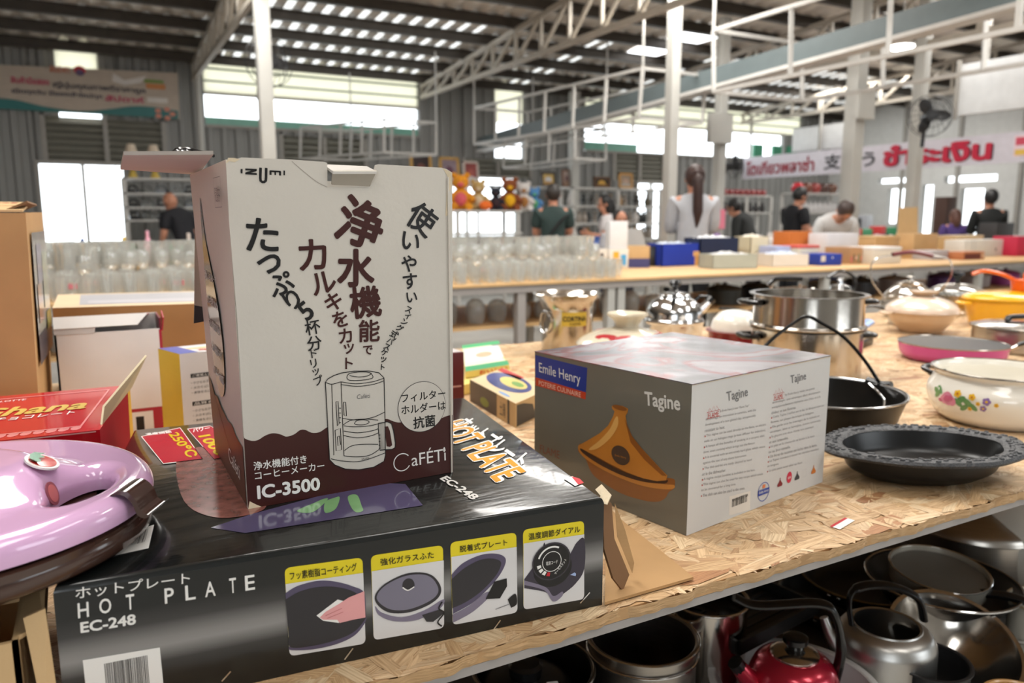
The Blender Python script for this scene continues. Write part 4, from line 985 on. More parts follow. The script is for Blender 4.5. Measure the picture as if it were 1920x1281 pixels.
# ================================================================ pink waffle maker
WX, WY = -.162, .965
WM = thing('waffle_maker', 'pink and brown electric waffle maker with a loop handle, resting at the left', 'waffle maker', (WX, WY, .885), R(-20))
def ring(mb, R0, zc, w, h, mt, n=64, m=14, ez=1.0):
    vs, fs = [], []
    for i in range(n):
        a = 2 * math.pi * i / n
        rr = R0 * (1 + .035 * max(0, math.cos(a)) ** 6)
        for k in range(m):
            t = 2 * math.pi * k / m
            q = rr - w + w * math.copysign(abs(math.cos(t)) ** ez, math.cos(t))
            vs.append((q * math.cos(a), q * math.sin(a), zc + h * math.copysign(abs(math.sin(t)) ** ez, math.sin(t))))
    for i in range(n):
        for k in range(m):
            i2, k2 = (i + 1) % n, (k + 1) % m
            fs.append((i * m + k, i2 * m + k, i2 * m + k2, i * m + k2))
    return mb.add(vs, fs, mt)
PK_ = M['pink_plastic']
# lid: one smooth shell between the outer rim and the hole of the loop handle
HC = (.143, 0)
def hole_r(t): return 1 / math.sqrt((math.cos(t) / .025) ** 2 + (math.sin(t) / .055) ** 2) * (1 - .10 * math.cos(t))
def lid_z(x, y):
    d = math.hypot((x + .02) / .172, y / .12)
    s = max(0.0, 1 - d * d); s = s * s * (3 - 2 * s) if s < 1 else 1
    return .106 + .024 * min(1, s * 1.5)
b = MB(); n, rows = 96, []
for i in range(n):
    t = 2 * math.pi * i / n; c, s_ = math.cos(t), math.sin(t); r0 = hole_r(t)
    ob = HC[0] * c + HC[1] * s_; Ro = .2
    for _ in range(4):
        ro = -ob + math.sqrt(ob * ob - (HC[0] ** 2 + HC[1] ** 2 - Ro ** 2)); aa = math.atan2(HC[1] + ro * s_, HC[0] + ro * c); Ro = .2 * (1 + .035 * max(0, math.cos(aa)) ** 6)
    row = [(r0 + .002, .078), (r0, .09)]
    w = min(.022, (ro - r0) * .5)
    for k in range(1, 6):
        q = k / 5 * math.pi / 2; row.append((r0 + w * (1 - math.cos(q)), ('in', math.sin(q))))
    for k in range(1, 14): row.append((r0 + w + (ro - r0 - 2 * w) * k / 14, ('in', 1)))
    for k in range(5, -1, -1):
        q = k / 5 * math.pi / 2; row.append((ro - w * (1 - math.cos(q)), ('out', math.sin(q))))
    row.append((ro - .002, .078)); rows.append([(HC[0] + r * c, HC[1] + r * s_, z) for r, z in row])
m_ = len(rows[0])
vs = []
for row in rows:
    for x, y, z in row:
        if isinstance(z, tuple): z = .088 + (lid_z(x, y) - .088) * z[1]
        vs.append((x, y, z))
b.add(vs, [(i * m_ + k, i * m_ + k + 1, ((i + 1) % n) * m_ + k + 1, ((i + 1) % n) * m_ + k) for i in range(n) for k in range(m_ - 1)][::1], PK_)
b.f = [f[::-1] for f in b.f]
b.build('lid', WM, ang=70)
b = MB(); ring(b, .197, .058, .024, .016, M['brown_plastic'], ez=.6)
b.lathe(fil([(.06, -.001), (.125, -.001), (.168, .03), (.172, .075)], .03), M['brown_plastic'], 56, T=TR(-.028, 0, 0))
b.lathe([(.199, .064), (.2, .072), (.196, .074)], M['brown_plastic'], 64, cap=False)
for x, y in ((.03, .1), (.03, -.1), (-.12, .09), (-.12, -.09)): b.lathe([(.012, 0), (.012, .02)], M['bakelite'], 12, T=TR(x - .03, y, 0))
b.build('base', WM, ang=50)
b = MB(); pth = [(.186, .103), (.198, .110), (.209, .109), (.217, .100), (.221, .089), (.229, .085), (.233, .089)]
P_ = spl2(pth, 4); vs = [(x, y, z) for x, z in P_ for y in (-.02, .02)] + [(x - .004, y, z - .004) for x, z in P_ for y in (-.02, .02)]
n = len(P_); fs = []
for i in range(n - 1): fs += [(2 * i, 2 * i + 1, 2 * i + 3, 2 * i + 2), (2 * n + 2 * i, 2 * n + 2 * i + 2, 2 * n + 2 * i + 3, 2 * n + 2 * i + 1), (2 * i, 2 * i + 2, 2 * n + 2 * i + 2, 2 * n + 2 * i), (2 * i + 1, 2 * n + 2 * i + 1, 2 * n + 2 * i + 3, 2 * i + 3)]
b.add(vs, fs, M['brown_plastic'], T=rotz(R(-8))); b.build('latch', WM)
def decal_disc(mb, c, nrm, r, ry, mts, th=.0015):
    q = V3(nrm).to_track_quat('Z', 'Y').to_matrix().to_4x4(); T_ = Matrix.Translation(V3(c)) @ q
    for k, (s, mt) in enumerate(mts): mb.lathe([(r * s, 0), (r * s, th + .0006 * k), (0.0001, th * 1.3 + .0006 * k)], mt, 28, T=T_, sy=ry / r)
    return T_
ex, ey, h_ = .098, .012, .004
nz_ = V3((-(lid_z(ex + h_, ey) - lid_z(ex - h_, ey)) / (2 * h_), -(lid_z(ex, ey + h_) - lid_z(ex, ey - h_)) / (2 * h_), 1)).normalized()
b = MB(); T_ = decal_disc(b, V3((ex, ey, lid_z(ex, ey))) + nz_ * .0012, nz_, .021, .017, [(1, M['white_ink']), (.82, pm((200, 40, 36), .2, coat=.6))], .0022)
b.add([(-.017, .001, .0058), (-.012, .011, .0058), (0, .0135, .0058), (.012, .011, .0058), (.017, .001, .0058), (.008, .005, .0058), (.004, -.001, .0058), (-.004, .004, .0058), (-.01, 0, .0058)], [tuple(range(9))[::-1]], pm((40, 130, 90), .2, coat=.6), T=T_)
b.build('berry_emblem', WM)
b = MB(); decal_disc(b, (.117, -.014, .100), (.95, -.2, .25), .0085, .013, [(1, pm((150, 80, 90), .3)), (.75, pm((200, 110, 110), .3))]); b.build('oval_label', WM)  # small red oval label on the end of the lobe
b = MB(); b.rbox(-.03, .045, -.204, -.186, .052, .092, M['bakelite'], .004, T=rotz(R(-4)) @ TR(-.06, .01, 0)); b.build('hinge_block', WM)
# ================================================================ open kraft carton carrying the waffle maker
KB = thing('kraft_box', 'open beige cardboard box at the lower left corner under the waffle maker', 'box', (-.30, .98, .78))
b = MB(); th = .005; x0, x1, y0, y1, z0, z1 = -.52, -.088, .80, 1.17, .78, .883
for q in ((x0, x1, y0, y0 + th), (x0, x1, y1 - th, y1), (x0, x0 + th, y0, y1), (x1 - th, x1, y0, y1)): b.box(*q, z0, z1, M['kraft_pale'])
b.box(x0, x1, y0, y1, z0, z0 + th, M['kraft_pale']); b.box(x0, x1, y0 + .1, y1, z1 - th, z1, M['kraft_pale']); b.build('carton', KB, world=True)
b = MB(); b.sheet([(x1 - .002, y0 + .01, z1), (x1 - .002, y1 - .12, z1), (x1 + .016, y1 - .14, z1 + .012), (x1 + .02, y0 + .02, z1 + .004)], .004, M['kraft_pale']); b.build('side_flap', KB, world=True)
b = MB(); b.sheet([(-.083, .81, .90), (-.065, .81, .905), (-.06, .80, .78), (-.072, .795, .78)], .004, M['kraft_pale']); b.build('torn_strip', KB, world=True)
# ================================================================ red chocolate carton
RB = thing('chocolate_box', 'bright red chocolate carton with its side flap standing up, behind the pink waffle maker', 'box', (-.2, 1.36, .78))
b = MB(); A, B2 = V3((-0.0102, 1.2522, 0.965)), V3((0.0423, 1.5769, 0.965)); rw = pm((196, 16, 34), .22, coat=.5); rdk = pm((150, 12, 26), .3, coat=.4)
ux = V3((1, -.02, 0)).normalized(); C_ = B2 - ux * .46; D_ = A - ux * .46; dn = V3((0, 0, -.185))
b.add([D_, A, B2, C_, D_ + dn, A + dn, B2 + dn, C_ + dn], [(0, 1, 2, 3), (4, 5, 1, 0), (6, 7, 3, 2), (7, 4, 0, 3), (7, 6, 5, 4)], rw); b.add([A + dn, B2 + dn, B2, A], [(0, 1, 2, 3)], mat('matt_red_card', (150, 14, 28), .8, var=.05, spec=.15))
p = Panel(b, D_, A - D_, B2 - A); p.V = (B2 - A).normalized(); p.off = .0003
Ld = (B2 - A).length; Lw = .46
GD = pm((222, 190, 96), .3, coat=.4)
p.line([(.02, .035), (.43, .035), (.43, Ld - .03), (.02, Ld - .03)], .006, pm((226, 140, 140), .3, coat=.4), 2, True)
for k in range(26): p.ell((.03 + k * .0158, .026), .007, .012, pm((226, 140, 140), .3, coat=.4), 1, 12)
p.tx('Ghana', GD, [(.25, .155), (.415, .155), (.255, .222)], 3, .03); p.tx('ミルクチョコレート', W, [(.24, .122), (.405, .122), (.24, .148)], 3, .012); p.tx('LOTTE', W, [(.27, .27), (.307, .27), (.27, .282)], 3)
p = Panel(b, D_ + dn, A - D_, (0, 0, 1))
p.tx('MILK CHOCOLATE', W, [(.275, .148), (.36, .148), (.275, .155)], 3, .01); p.tx('ガーナ', GD, [(.20, .07), (.36, .07), (.20, .138)], 3, .04); p.ell((.372, .158), .008, .006, GD, 3, 16)
p.line([(0, .183), (.455, .183)], .002, pm((235, 170, 170)), 2)
p = Panel(b, A + dn, B2 - A, (0, 0, 1))
p.tx('ガーナ', W, [(.05, .03), (.20, .03), (.05, .10)], 3, .03); p.poly([(Ld - .06, 0), (Ld, 0), (Ld, .18), (Ld - .03, .18)], pm((226, 176, 70), .3, coat=.4), 1)
b.build('carton', RB, world=True)
b = MB(); b.sheet([A + V3((.001, .03, .001)), B2 + V3((.001, -.02, .001)), B2 + V3((.028, -.05, .062)), A + V3((.006, .07, .02))], .003, pm((186, 172, 140), .6)); b.build('side_flap', RB, world=True)
# ================================================================ tall tan carton
TB = thing('tan_carton', 'tall tan cardboard carton at the left edge with a picture taped to its side', 'box', (-.3, 1.95, .78))
b = MB(); x1, y0, y1, z1 = -.107, 1.75, 2.1, 1.283
b.hexa([(-.5, y0, .78), (x1 - .012, y0, .78), (x1 - .005, y1, .78), (-.5, y1, .78), (-.5, y0, z1), (x1, y0, z1), (x1 + .012, y1, z1 + .004), (-.5, y1, z1 + .004)], pm((186, 146, 96), .6, var=.08))
b.build('carton', TB, world=True)
b = MB(); b.sheet([(-.5, y0, z1), (x1 - .004, y0, z1 + .002), (x1 - .006, y1 - .05, z1 + .022), (-.5, y1 - .05, z1 + .026)], .004, pm((214, 182, 132), .45)); 
p = Panel(b, (-.5, y0 - .001, z1 + .006), (1, 0, 0), (0, 1, .08)); p.tx('割れ物注意', M['red_ink'], [(.30, .14), (.372, .14), (.30, .17)], 12, .02)
b.sheet([(x1 - .03, y0 + .02, z1 + .004), (x1 + .004, y0 + .03, z1 + .02), (x1 + .008, y1 - .1, z1 + .018), (x1 - .02, y1 - .1, z1 + .006)], .004, M['kraft_dark']); b.build('top_flap', TB, world=True)
b = MB(); xx = x1 + .001
def LP(y, z): return (x1 + .0015 + (y - y0) / (y1 - y0) * .012 - (z1 - z) * .02 + .002, y, z)
for (ya, yb2, za, zb, c) in ((.04, .33, .24, .465, (178, 176, 170)), (.04, .33, .20, .26, (86, 80, 92)), (.1, .2, .36, .44, (150, 146, 170)), (.2, .3, .30, .42, (176, 186, 160)), (.07, .14, .28, .36, (196, 160, 140)), (.22, .32, .25, .29, (196, 196, 120))):
    k = len(b.v) // 4 * .0004
    b.add([(a + k, q, z) for a, q, z in (LP(y0 + ya, .78 + za), LP(y0 + yb2, .78 + za), LP(y0 + yb2, .78 + zb), LP(y0 + ya, .78 + zb))], [(0, 1, 2, 3)], pm(c, .25, coat=.5, var=.2))
b.build('taped_label', TB, world=True)
# ================================================================ white carton with red edges
RW = thing('white_carton', 'white carton with red edging and open top behind the red chocolate carton', 'box', (.0, 2.1, .78))
b = MB(); wc = pm((228, 224, 220), .5); re = pm((170, 16, 44), .35, coat=.3); Y = 1.95
xl, xr, zt = -.088, .128, 1.045
b.box(xl, xr, Y, Y + .004, .78, zt - .025, wc); b.box(xr - .004, xr, Y, Y + .12, .78, zt, pm((110, 14, 34), .4)); b.box(xl, xr, Y + .12, Y + .124, .78, zt, wc); b.box(xl, xl + .004, Y, Y + .12, .78, zt, wc); b.box(xl, xr, Y, Y + .124, .78, .784, M['kraft']); b.box(xl, xr, Y + .03, Y + .12, zt - .05, zt - .046, M['black_ink'])  # black sheet inside is painted shade for the slot under the flap
p = Panel(b, (xl, Y, .78), (1, 0, 0), (0, 0, 1))
p.rect(.04, 0, .216, .055, re, 1); p.rect(.04, 0, .185, .047, W, 2); p.rect(.148, 0, .165, .036, M['black_ink'], 3); p.rect(.210, 0, .216, .238, re, 2)
rnd = random.Random(4)
pass
b.build('carton', RW, world=True)
b = MB(); b.sheet([(xl, Y + .12, zt), (xr - .02, Y + .12, zt), (xr - .025, Y + .005, zt + .012), (xl, Y + .005, zt + .012)], .003, re); b.sheet([(xl, Y + .004, zt + .013), (xr - .026, Y + .004, zt + .013), (xr - .05, Y - .006, zt - .012), (xl, Y - .006, zt - .012)], .002, W); b.build('top_flap', RW, world=True)
b = MB(); b.sheet([(xl, Y - .001, zt - .026), (-.01, Y - .001, zt - .026), (-.005, Y + .001, zt - .005), (xl, Y + .001, zt - .005)], .002, pm((206, 202, 198))); b.build('inner_flap', RW, world=True)
b = MB(); b.sheet([(xr, Y, zt - .03), (xr + .006, Y + .11, zt - .03), (xr + .008, Y + .11, zt + .006), (xr + .004, Y, zt)], .003, re); b.build('side_flap', RW, world=True)
# ================================================================ yellow and blue carton
YB_ = thing('yellow_carton', 'white, yellow and blue carton with small black print, left of the coffee maker carton', 'box', (.22, 1.84, .78))
b = MB(); a_ = V3((0.1121, 1.86, 0.9743)); c_ = V3((0.1465, 1.76, 0.9868)); d_ = c_ + (V3((1, .18, 0)).normalized()) * .16
a_.z = d_.z = c_.z; e_ = a_ + d_ - c_; dn = V3((0, 0, .78 - c_.z)); f1 = V3((.0, .03, .045))
b.add([a_, c_, c_ + dn, a_ + dn], [(3, 2, 1, 0)], pm((222, 196, 20), .4)); b.add([c_, d_, d_ + dn, c_ + dn], [(3, 2, 1, 0)], pm((206, 202, 200), .4)); b.add([d_, e_, e_ + dn, d_ + dn, a_, a_ + dn], [(3, 2, 1, 0), (1, 2, 5, 4), (2, 3, 5, 5)][:2], wc)
up_ = V3((0, 0, .0)); b.add([a_, c_, d_, e_, a_ + dn, c_ + dn, d_ + dn, e_ + dn], [(0, 1, 2, 3), (7, 6, 5, 4)], pm((226, 224, 226), .35, coat=.4))
p = Panel(b, c_, d_ - c_, e_ - d_); p.V = (e_ - d_).normalized(); q = (e_ - d_).length
p.poly([(0, 0), (.04, 0), (.04, q), (0, q)], pm((86, 100, 180), .3, coat=.4, var=.15), 1); p.poly([(.04, q * .5), (.16, q * .42), (.16, q * .7), (.04, q * .6)], pm((216, 188, 110), .3), 1); p.tx('卓上', pm((190, 90, 50)), [(.05, q * .12), (.1, q * .12), (.05, q * .4)], 3, .03)
p = Panel(b, c_ + dn, d_ - c_, (0, 0, 1)); hh = -dn.z
for k, s in enumerate(('ご使用上の注意', '品質表示')):
    zz = hh - .055 - k * .062; p.rect(.02, zz, .085, zz + .009, M['black_ink'], 2); p.tx(s, W, [(.024, zz + .0015), (.08, zz + .0015), (.024, zz + .0075)], 3)
    for j in range(3): p.tx(('・小さなお子様の手の届かない所に', '・火のそばに置かないでください', '・本体を水に浸けないでください')[j], M['black_ink'], [(.02, zz - .014 - j * .011), (.125, zz - .014 - j * .011), (.02, zz - .008 - j * .011)], 2)
b.build('carton', YB_, world=True)
# ================================================================ big flat brown carton at the table's back
BB = thing('brown_carton', 'wide brown carton with a grey panel on its lid, behind the open coffee maker carton', 'box', (.3, 2.4, .78))
b = MB(); q = [V3((-0.0999, 2.2464, 1.05)), V3((0.3, 2.1727, 1.05))]; back = V3((.0, .40, 0)); dn = V3((0, 0, -.27))
T4 = [q[0], q[1], q[1] + back, q[0] + back]
b.add(T4 + [v + dn for v in T4], [(0, 1, 2, 3), (4, 5, 1, 0), (5, 6, 2, 1), (6, 7, 3, 2), (7, 4, 0, 3), (7, 6, 5, 4)], pm((170, 124, 78), .7, var=.06))
p = Panel(b, q[0], q[1] - q[0], (0, 1, 0)); L0 = (q[1] - q[0]).length
p.rect(.0, .0, L0, .40, pm((206, 182, 148), .6), 1); p.rect(.06, .06, L0 - .02, .37, pm((160, 158, 162), .5, var=.06), 2); p.rect(.08, .09, L0 - .06, .17, pm((176, 172, 176), .5), 3)
b.build('carton', BB, world=True)
# ================================================================ small boxes right of the coffee maker carton
MBX = MB(); x1 = (0.751, 1.62, 0.963); mz = x1[2]; mx = x1[0]; mr_ = pm((96, 22, 24), .45)
MBX.rbox(mx - .14, mx, 1.62, 1.78, .78, mz, mr_, .002); p = Panel(MBX, (mx - .14, 1.62, mz), (1, 0, 0), (0, 1, 0)); p.rect(.003, .003, .137, .155, pm((226, 216, 216), .3, coat=.3), 2); p.rect(.01, .05, .12, .14, pm((110, 40, 50), .3), 3)
p = Panel(MBX, (mx - .14, 1.62, .78), (1, 0, 0), (0, 0, 1)); p.ell((.115, .02), .022, .022, pm((220, 210, 200)), 2); p.rect(.08, .10, .132, .104, pm((200, 150, 140)), 2)
tag(MBX.build('maroon_box', world=True, loc=(mx - .07, 1.7, .78)), 'dark maroon box with a white top peeking out right of the coffee maker carton', 'box')
def flatbox(name, label, q, h, mts, deco=None, rzb=0):
    """a shallow carton from its four top corners (front-left, front-right, back-right, back-left) and height"""
    q = [V3(v) for v in q]; dn = V3((0, 0, -h)); c = sum(q, V3()) / 4 + dn
    mb = MB(); mb.add(q + [v + dn for v in q], [(0, 1, 2, 3)], mts[0]); mb.add(q + [v + dn for v in q], [(4, 5, 1, 0), (5, 6, 2, 1), (6, 7, 3, 2), (7, 4, 0, 3), (7, 6, 5, 4)], mts[1])
    if deco: deco(mb, q, dn)
    return tag(mb.build(name, world=True, loc=tuple(c)), label, 'box')
def d1(mb, q, dn):
    p = Panel(mb, q[0], q[1] - q[0], q[3] - q[0]); p.V = (q[3] - q[0]).normalized(); w, h = (q[1] - q[0]).length, (q[3] - q[0]).length
    p.rect(0, 0, w, h * .16, pm((60, 150, 100)), 1); p.rect(w * .05, h * .3, w * .95, h * .8, pm((216, 222, 226), .3), 1); p.rect(0, h * .85, w, h, pm((70, 170, 110)), 1); p.ell((w * .5, h * .5), w * .2, h * .1, pm((200, 170, 140)), 2)
    p = Panel(mb, q[0] + dn, q[1] - q[0], (0, 0, 1)); p.tx('おいしい', pm((210, 60, 40)), [(w * .3, .004), (w * .95, .004), (w * .3, .016)], 2, .03)
GY = pm((228, 206, 120), .4)
tB = [(0.8928, 1.9282, 0.81), (1.0919, 2.011, 0.81), (1.2073, 2.2848, 0.81), (1.0578, 2.2742, 0.81)]
flatbox('snack_box', 'flat yellow and red printed box, lower of two beside the maroon box', tB, .029, (GY, GY), lambda mb, q, dn: (Panel(mb, q[0] + dn, q[1] - q[0], (0, 0, 1)).tx('やきそば', pm((214, 60, 40)), [(.10, .006), (.20, .006), (.10, .024)], 2, .03)))
tG = [(0.9318, 2.0004, 0.832), (1.0957, 2.0352, 0.832), (1.221, 2.4079, 0.832), (1.121, 2.4354, 0.832)]
flatbox('snack_box', 'flat green and white printed box lying on the yellow one beside the maroon box', tG, .0195, (pm((226, 222, 200), .4), GY), d1)
def d2(mb, q, dn):
    p = Panel(mb, q[0], q[1] - q[0], q[3] - q[0]); p.V = (q[3] - q[0]).normalized(); w, h = (q[1] - q[0]).length, (q[3] - q[0]).length
    p.ell((w * .45, h * .55), w * .42, h * .36, pm((70, 76, 130), .3, coat=.3, var=.3), 1); p.ell((w * .52, h * .6), w * .26, h * .2, pm((216, 196, 120), .3, var=.25), 2, 24); p.ell((w * .6, h * .62), w * .12, h * .09, pm((120, 160, 90), .3), 3, 16); p.rect(.0, h * .8, w * .5, h * .98, pm((190, 60, 60), .3), 1); p.ell((w * .7, h * .1), w * .12, h * .04, pm((120, 150, 190)), 2, 20)
    p = Panel(mb, q[0] + dn, q[1] - q[0], (0, 0, 1)); p.rect(.0, .0, w * .62, .06, pm((58, 40, 34), .4, var=.5), 1); p.ell((w * .35, .02), .03, .012, pm((120, 130, 50)), 2, 16); p.rect(w * .84, 0, w * .88, .06, M['black_ink'], 2); p.tx('土鍋', M['black_ink'], [(w * .68, .01), (w * .8, .01), (w * .68, .045)], 2)
    p = Panel(mb, q[1] + dn, q[2] - q[1], (0, 0, 1)); p.poly([(.005, .002), (.11, .002), (.09, .04), (.04, .052), (.005, .055)], M['black_ink'], 1)  # black patch painted for the shade inside the open right end
BXq = [(0.8776, 1.857, 0.84), (0.8542, 1.5548, 0.84), (1.0145, 1.6604, 0.84), (1.0366, 1.9617, 0.84)]
flatbox('noodle_bowl_box', 'shallow kraft carton with a printed bowl on top, behind the tagine carton left end', BXq, .0595, (pm((206, 184, 146), .5), pm((196, 164, 116), .6)), d2)

# ================================================================ pots and pans on the near table
def cyl_text(mb, txt, mt, r, a0, a1, z0, z1, bold=0):
    vs, fs, x0, x1, y0, y1 = text_mesh(txt, bold)
    out = []
    for v in vs:
        a = R(a0 + (a1 - a0) * (v[0] - x0) / (x1 - x0)); q = r + v[2] * .0003; out.append((q * math.cos(a), q * math.sin(a), z0 + (z1 - z0) * (v[1] - y0) / (y1 - y0)))
    mb.add(out, fs, mt)
def cyl_patch(mb, mt, r, a0, a1, z0, z1, n=12):
    vs = [(r * math.cos(R(a0 + (a1 - a0) * i / n)), r * math.sin(R(a0 + (a1 - a0) * i / n)), z) for i in range(n + 1) for z in (z0, z1)]
    mb.add(vs, [(2 * i, 2 * i + 2, 2 * i + 3, 2 * i + 1) for i in range(n)], mt)
def vessel(ro, h, t=.003, rb=None, lip=.006, rc=.012):
    """profile of an open pot: outside up, rolled rim, inside down"""
    rb = rb or ro
    return fil([(0.001, 0), (rb - .004, 0), (rb, .006), (ro, h - .004)], rc) + [(ro + lip, h - .002), (ro + lip, h + .001), (ro, h + .002), (ro - t, h)] + fil([(ro - t, h - .003), (rb - t, .008), (.001, .006)], rc)
def side_handle(name, parent, a, r, z, mt, w=.05, out=.05, th=.011, rise=0.0, lug=None):
    T = rotz(R(a)); b = MB()
    if lug:
        for s in (-1, 1): b.tube([(r - .004, s * w * .7, z - .012), (r + out * .55, s * w * .75, z)], .006, lug, 8, T=T)
    b.tube(spline([(r - .002, -w, z), (r + out * .75, -w * .95, z + rise * .7), (r + out, -w * .5, z + rise), (r + out, w * .5, z + rise), (r + out * .75, w * .95, z + rise * .7), (r - .002, w, z)], 5), th, mt, 10, T=T, flat=.7)
    return b.build(name, parent)
# steel cafe bucket
t = thing('steel_bucket', 'polished steel ice bucket with a flared rim and a yellow lettered label', 'bucket', (1.575, 2.46, .78))
b = MB(); rb = .098
b.lathe(fil([(.001, 0), (rb - .006, 0), (rb, .008), (rb, .165), (.105, .19), (.128, .212)], .01) + [(.131, .214), (.128, .2165), (.104, .195), (rb - .003, .168), (rb - .003, .01), (.001, .008)], M['steel'], 56)
b.build('bucket_body', t)
b = MB(); cyl_patch(b, pm((216, 186, 70), .3), rb + .0006, 226, 284, .10, .152); cyl_text(b, 'CORTINA', M['black_ink'], rb + .0014, 228, 282, .118, .137, .04); cyl_text(b, 'CAFFE', M['brown_ink'], rb + .0014, 243, 268, .104, .113, .02); b.build('label', t)
b = MB(); T_ = rotz(R(186)); b.tube(arc(0, 0, .001, 0, 1, 1) and [(rb + .004 + .006 * abs(math.sin(R(q))), .032 * math.cos(R(q)), .11 + .04 * math.sin(R(q))) for q in range(0, 360, 15)], .004, M['chrome'], 8, closed=True, T=T_); b.ball((rb + .004, 0, .15), (.008, .016, .008), M['chrome'], T=T_); b.build('ring_handle', t)
# crock lid
t = thing('crock_lid', 'cream and red glazed crock with a notched flaring knob, right behind the tagine carton', 'pot', (1.49, 1.97, .78))
b = MB(); cr = pm((212, 202, 180), .2, coat=.5); rd = pm((170, 44, 52), .25, coat=.5)
b.lathe(fil([(.001, 0), (.10, 0), (.135, .05), (.15, .085)], .01) + [(.155, .09), (.15, .096)], cr, 48); b.build('crock_body', t)
b = MB(); b.lathe(spl2([(.16, .092), (.162, .1), (.14, .118), (.1, .135), (.05, .148), (.038, .152)], 4) + [(.001, .152)], cr, 48)
for a in (200, 235, 300, 340, 30, 90): 
    b.lathe([(.024, 0), (.022, .003), (.001, .004)], rd, 12, T=rotz(R(a)) @ TR(.112, 0, .127) @ Matrix.Rotation(.42, 4, 'Y'), sx=.8, sy=1.9)
b.build('lid', t)
b = MB(); b.lathe([(.036, .15), (.036, .158), (.046, .175), (.066, .19), (.064, .196), (.05, .188), (.034, .178), (.001, .176)], cr, 40, wob=lambda a: 1 - .25 * max(0, math.cos(a - 4.6)) ** 18); b.build('knob', t)
for a in (180, 0): side_handle('ear', t, a + 20, .15, .08, cr, .03, .028, .009)
# polished kettle with a black knob
t = thing('whistling_kettle', 'mirror polished squat kettle with black knob behind the tagine carton', 'kettle', (2.10, 2.46, .78))
b = MB(); b.lathe(fil([(.001, 0), (.108, 0), (.118, .012), (.12, .07), (.126, .078), (.12, .088)], .006) + spl2([(.118, .09), (.112, .125), (.092, .155), (.066, .172)], 5) + [(.064, .176), (.001, .176)], M['chrome'], 56)
b.build('kettle_body', t, ang=45)
b = MB(); b.lathe(spl2([(.064, .176), (.06, .186), (.04, .196), (.012, .2)], 4) + [(.001, .2)], M['chrome'], 40); b.build('lid', t)
b = MB(); b.lathe([(.008, .198), (.010, .215), (.02, .222), (.026, .234), (.018, .246), (.001, .248)], M['bakelite'], 20); b.build('knob', t)
b = MB(); b.tube(spline([(-.02, -.02, .205), (-.07, -.05, .20), (-.12, -.075, .212), (-.16, -.09, .222)], 5), [.012] * 6 + [.014] * 10, M['bakelite'], 10, T=rotz(R(10)), flat=.7); b.build('handle', t)
b = MB(); b.tube([(.095, -.02, .10), (.135, -.035, .135), (.158, -.042, .158)], [.026, .018, .014], M['chrome'], 14); b.build('spout', t)
b = MB(); b.tube([(.15, -.04, .150), (.164, -.044, .165)], .019, M['bakelite'], 14); b.tube([(.10, -.0, .15), (.12, -.02, .175), (.15, -.036, .172)], .006, M['bakelite'], 8); b.build('whistle', t)
# red and white enamel pot
t = thing('enamel_pot', 'small dark red enamel pot with a white domed lid, left of the steel steamer', 'pot', (2.03, 2.04, .78))
t.scale = (.82, .82, .9); b = MB(); b.lathe(vessel(.115, .105, lip=.014), M['enamel_red'], 44); b.build('pot_body', t)
b = MB(); b.lathe(spl2([(.108, .107), (.106, .12), (.095, .15), (.065, .178), (.02, .188)], 5) + [(.001, .188)], M['enamel_white'], 44); b.build('lid', t)
side_handle('handle', t, 20, .12, .07, M['enamel_red'], .03, .03, .008); side_handle('handle', t, 200, .12, .07, M['enamel_red'], .03, .03, .008)
# steamer set
SX, SY = 1.985, 1.685
t = thing('steel_stockpot', 'large shiny steel stockpot with black side handles under the steamer insert', 'pot', (SX, SY, .78))
b = MB(); b.lathe(vessel(.168, .152, lip=.008), M['steel'], 64); b.build('pot_body', t)
for a in (-25, 155): side_handle('handle', t, a, .17, .128, M['bakelite'], .036, .042, .012, lug=M['chrome'])
t = thing('steel_steamer', 'steel steamer pot with wide open rim stacked on the stockpot', 'steamer', (SX, SY, .78 + .157))
b = MB(); b.lathe(fil([(.001, -.003), (.152, -.003), (.158, .0), (.176, .0), (.178, .006), (.168, .01), (.166, .1)], .003) + [(.18, .1), (.18, .1035), (.163, .1035)] + fil([(.163, .098), (.16, .012), (.001, .010)], .01), M['steel'], 64); b.build('pot_body', t)
for a in (-25, 155): side_handle('handle', t, a, .168, .078, M['bakelite'], .036, .042, .012, lug=M['chrome'])
t = thing('wire_lid_rack', 'curved black handle on chrome posts rising behind the steel steamer rim', 'handle', (2.30, 2.06, .78))
b = MB()
for s in (-1, 1): b.tube([(s * .055, 0, .0), (s * .055, 0, .25)], .006, M['chrome'], 8)
b.build('posts', t, rot=(0, 0, R(-28))); b = MB(); b.tube(spline([(-.07, 0, .245), (-.04, 0, .268), (.02, 0, .27), (.06, 0, .268)], 5), .009, M['bakelite'], 8); b.build('grip', t, rot=(0, 0, R(-28)))
b = MB(); b.lathe([(.001, 0), (.08, 0), (.09, .006), (.001, .02)], M['steel'], 36); b.build('lid_plate', t)
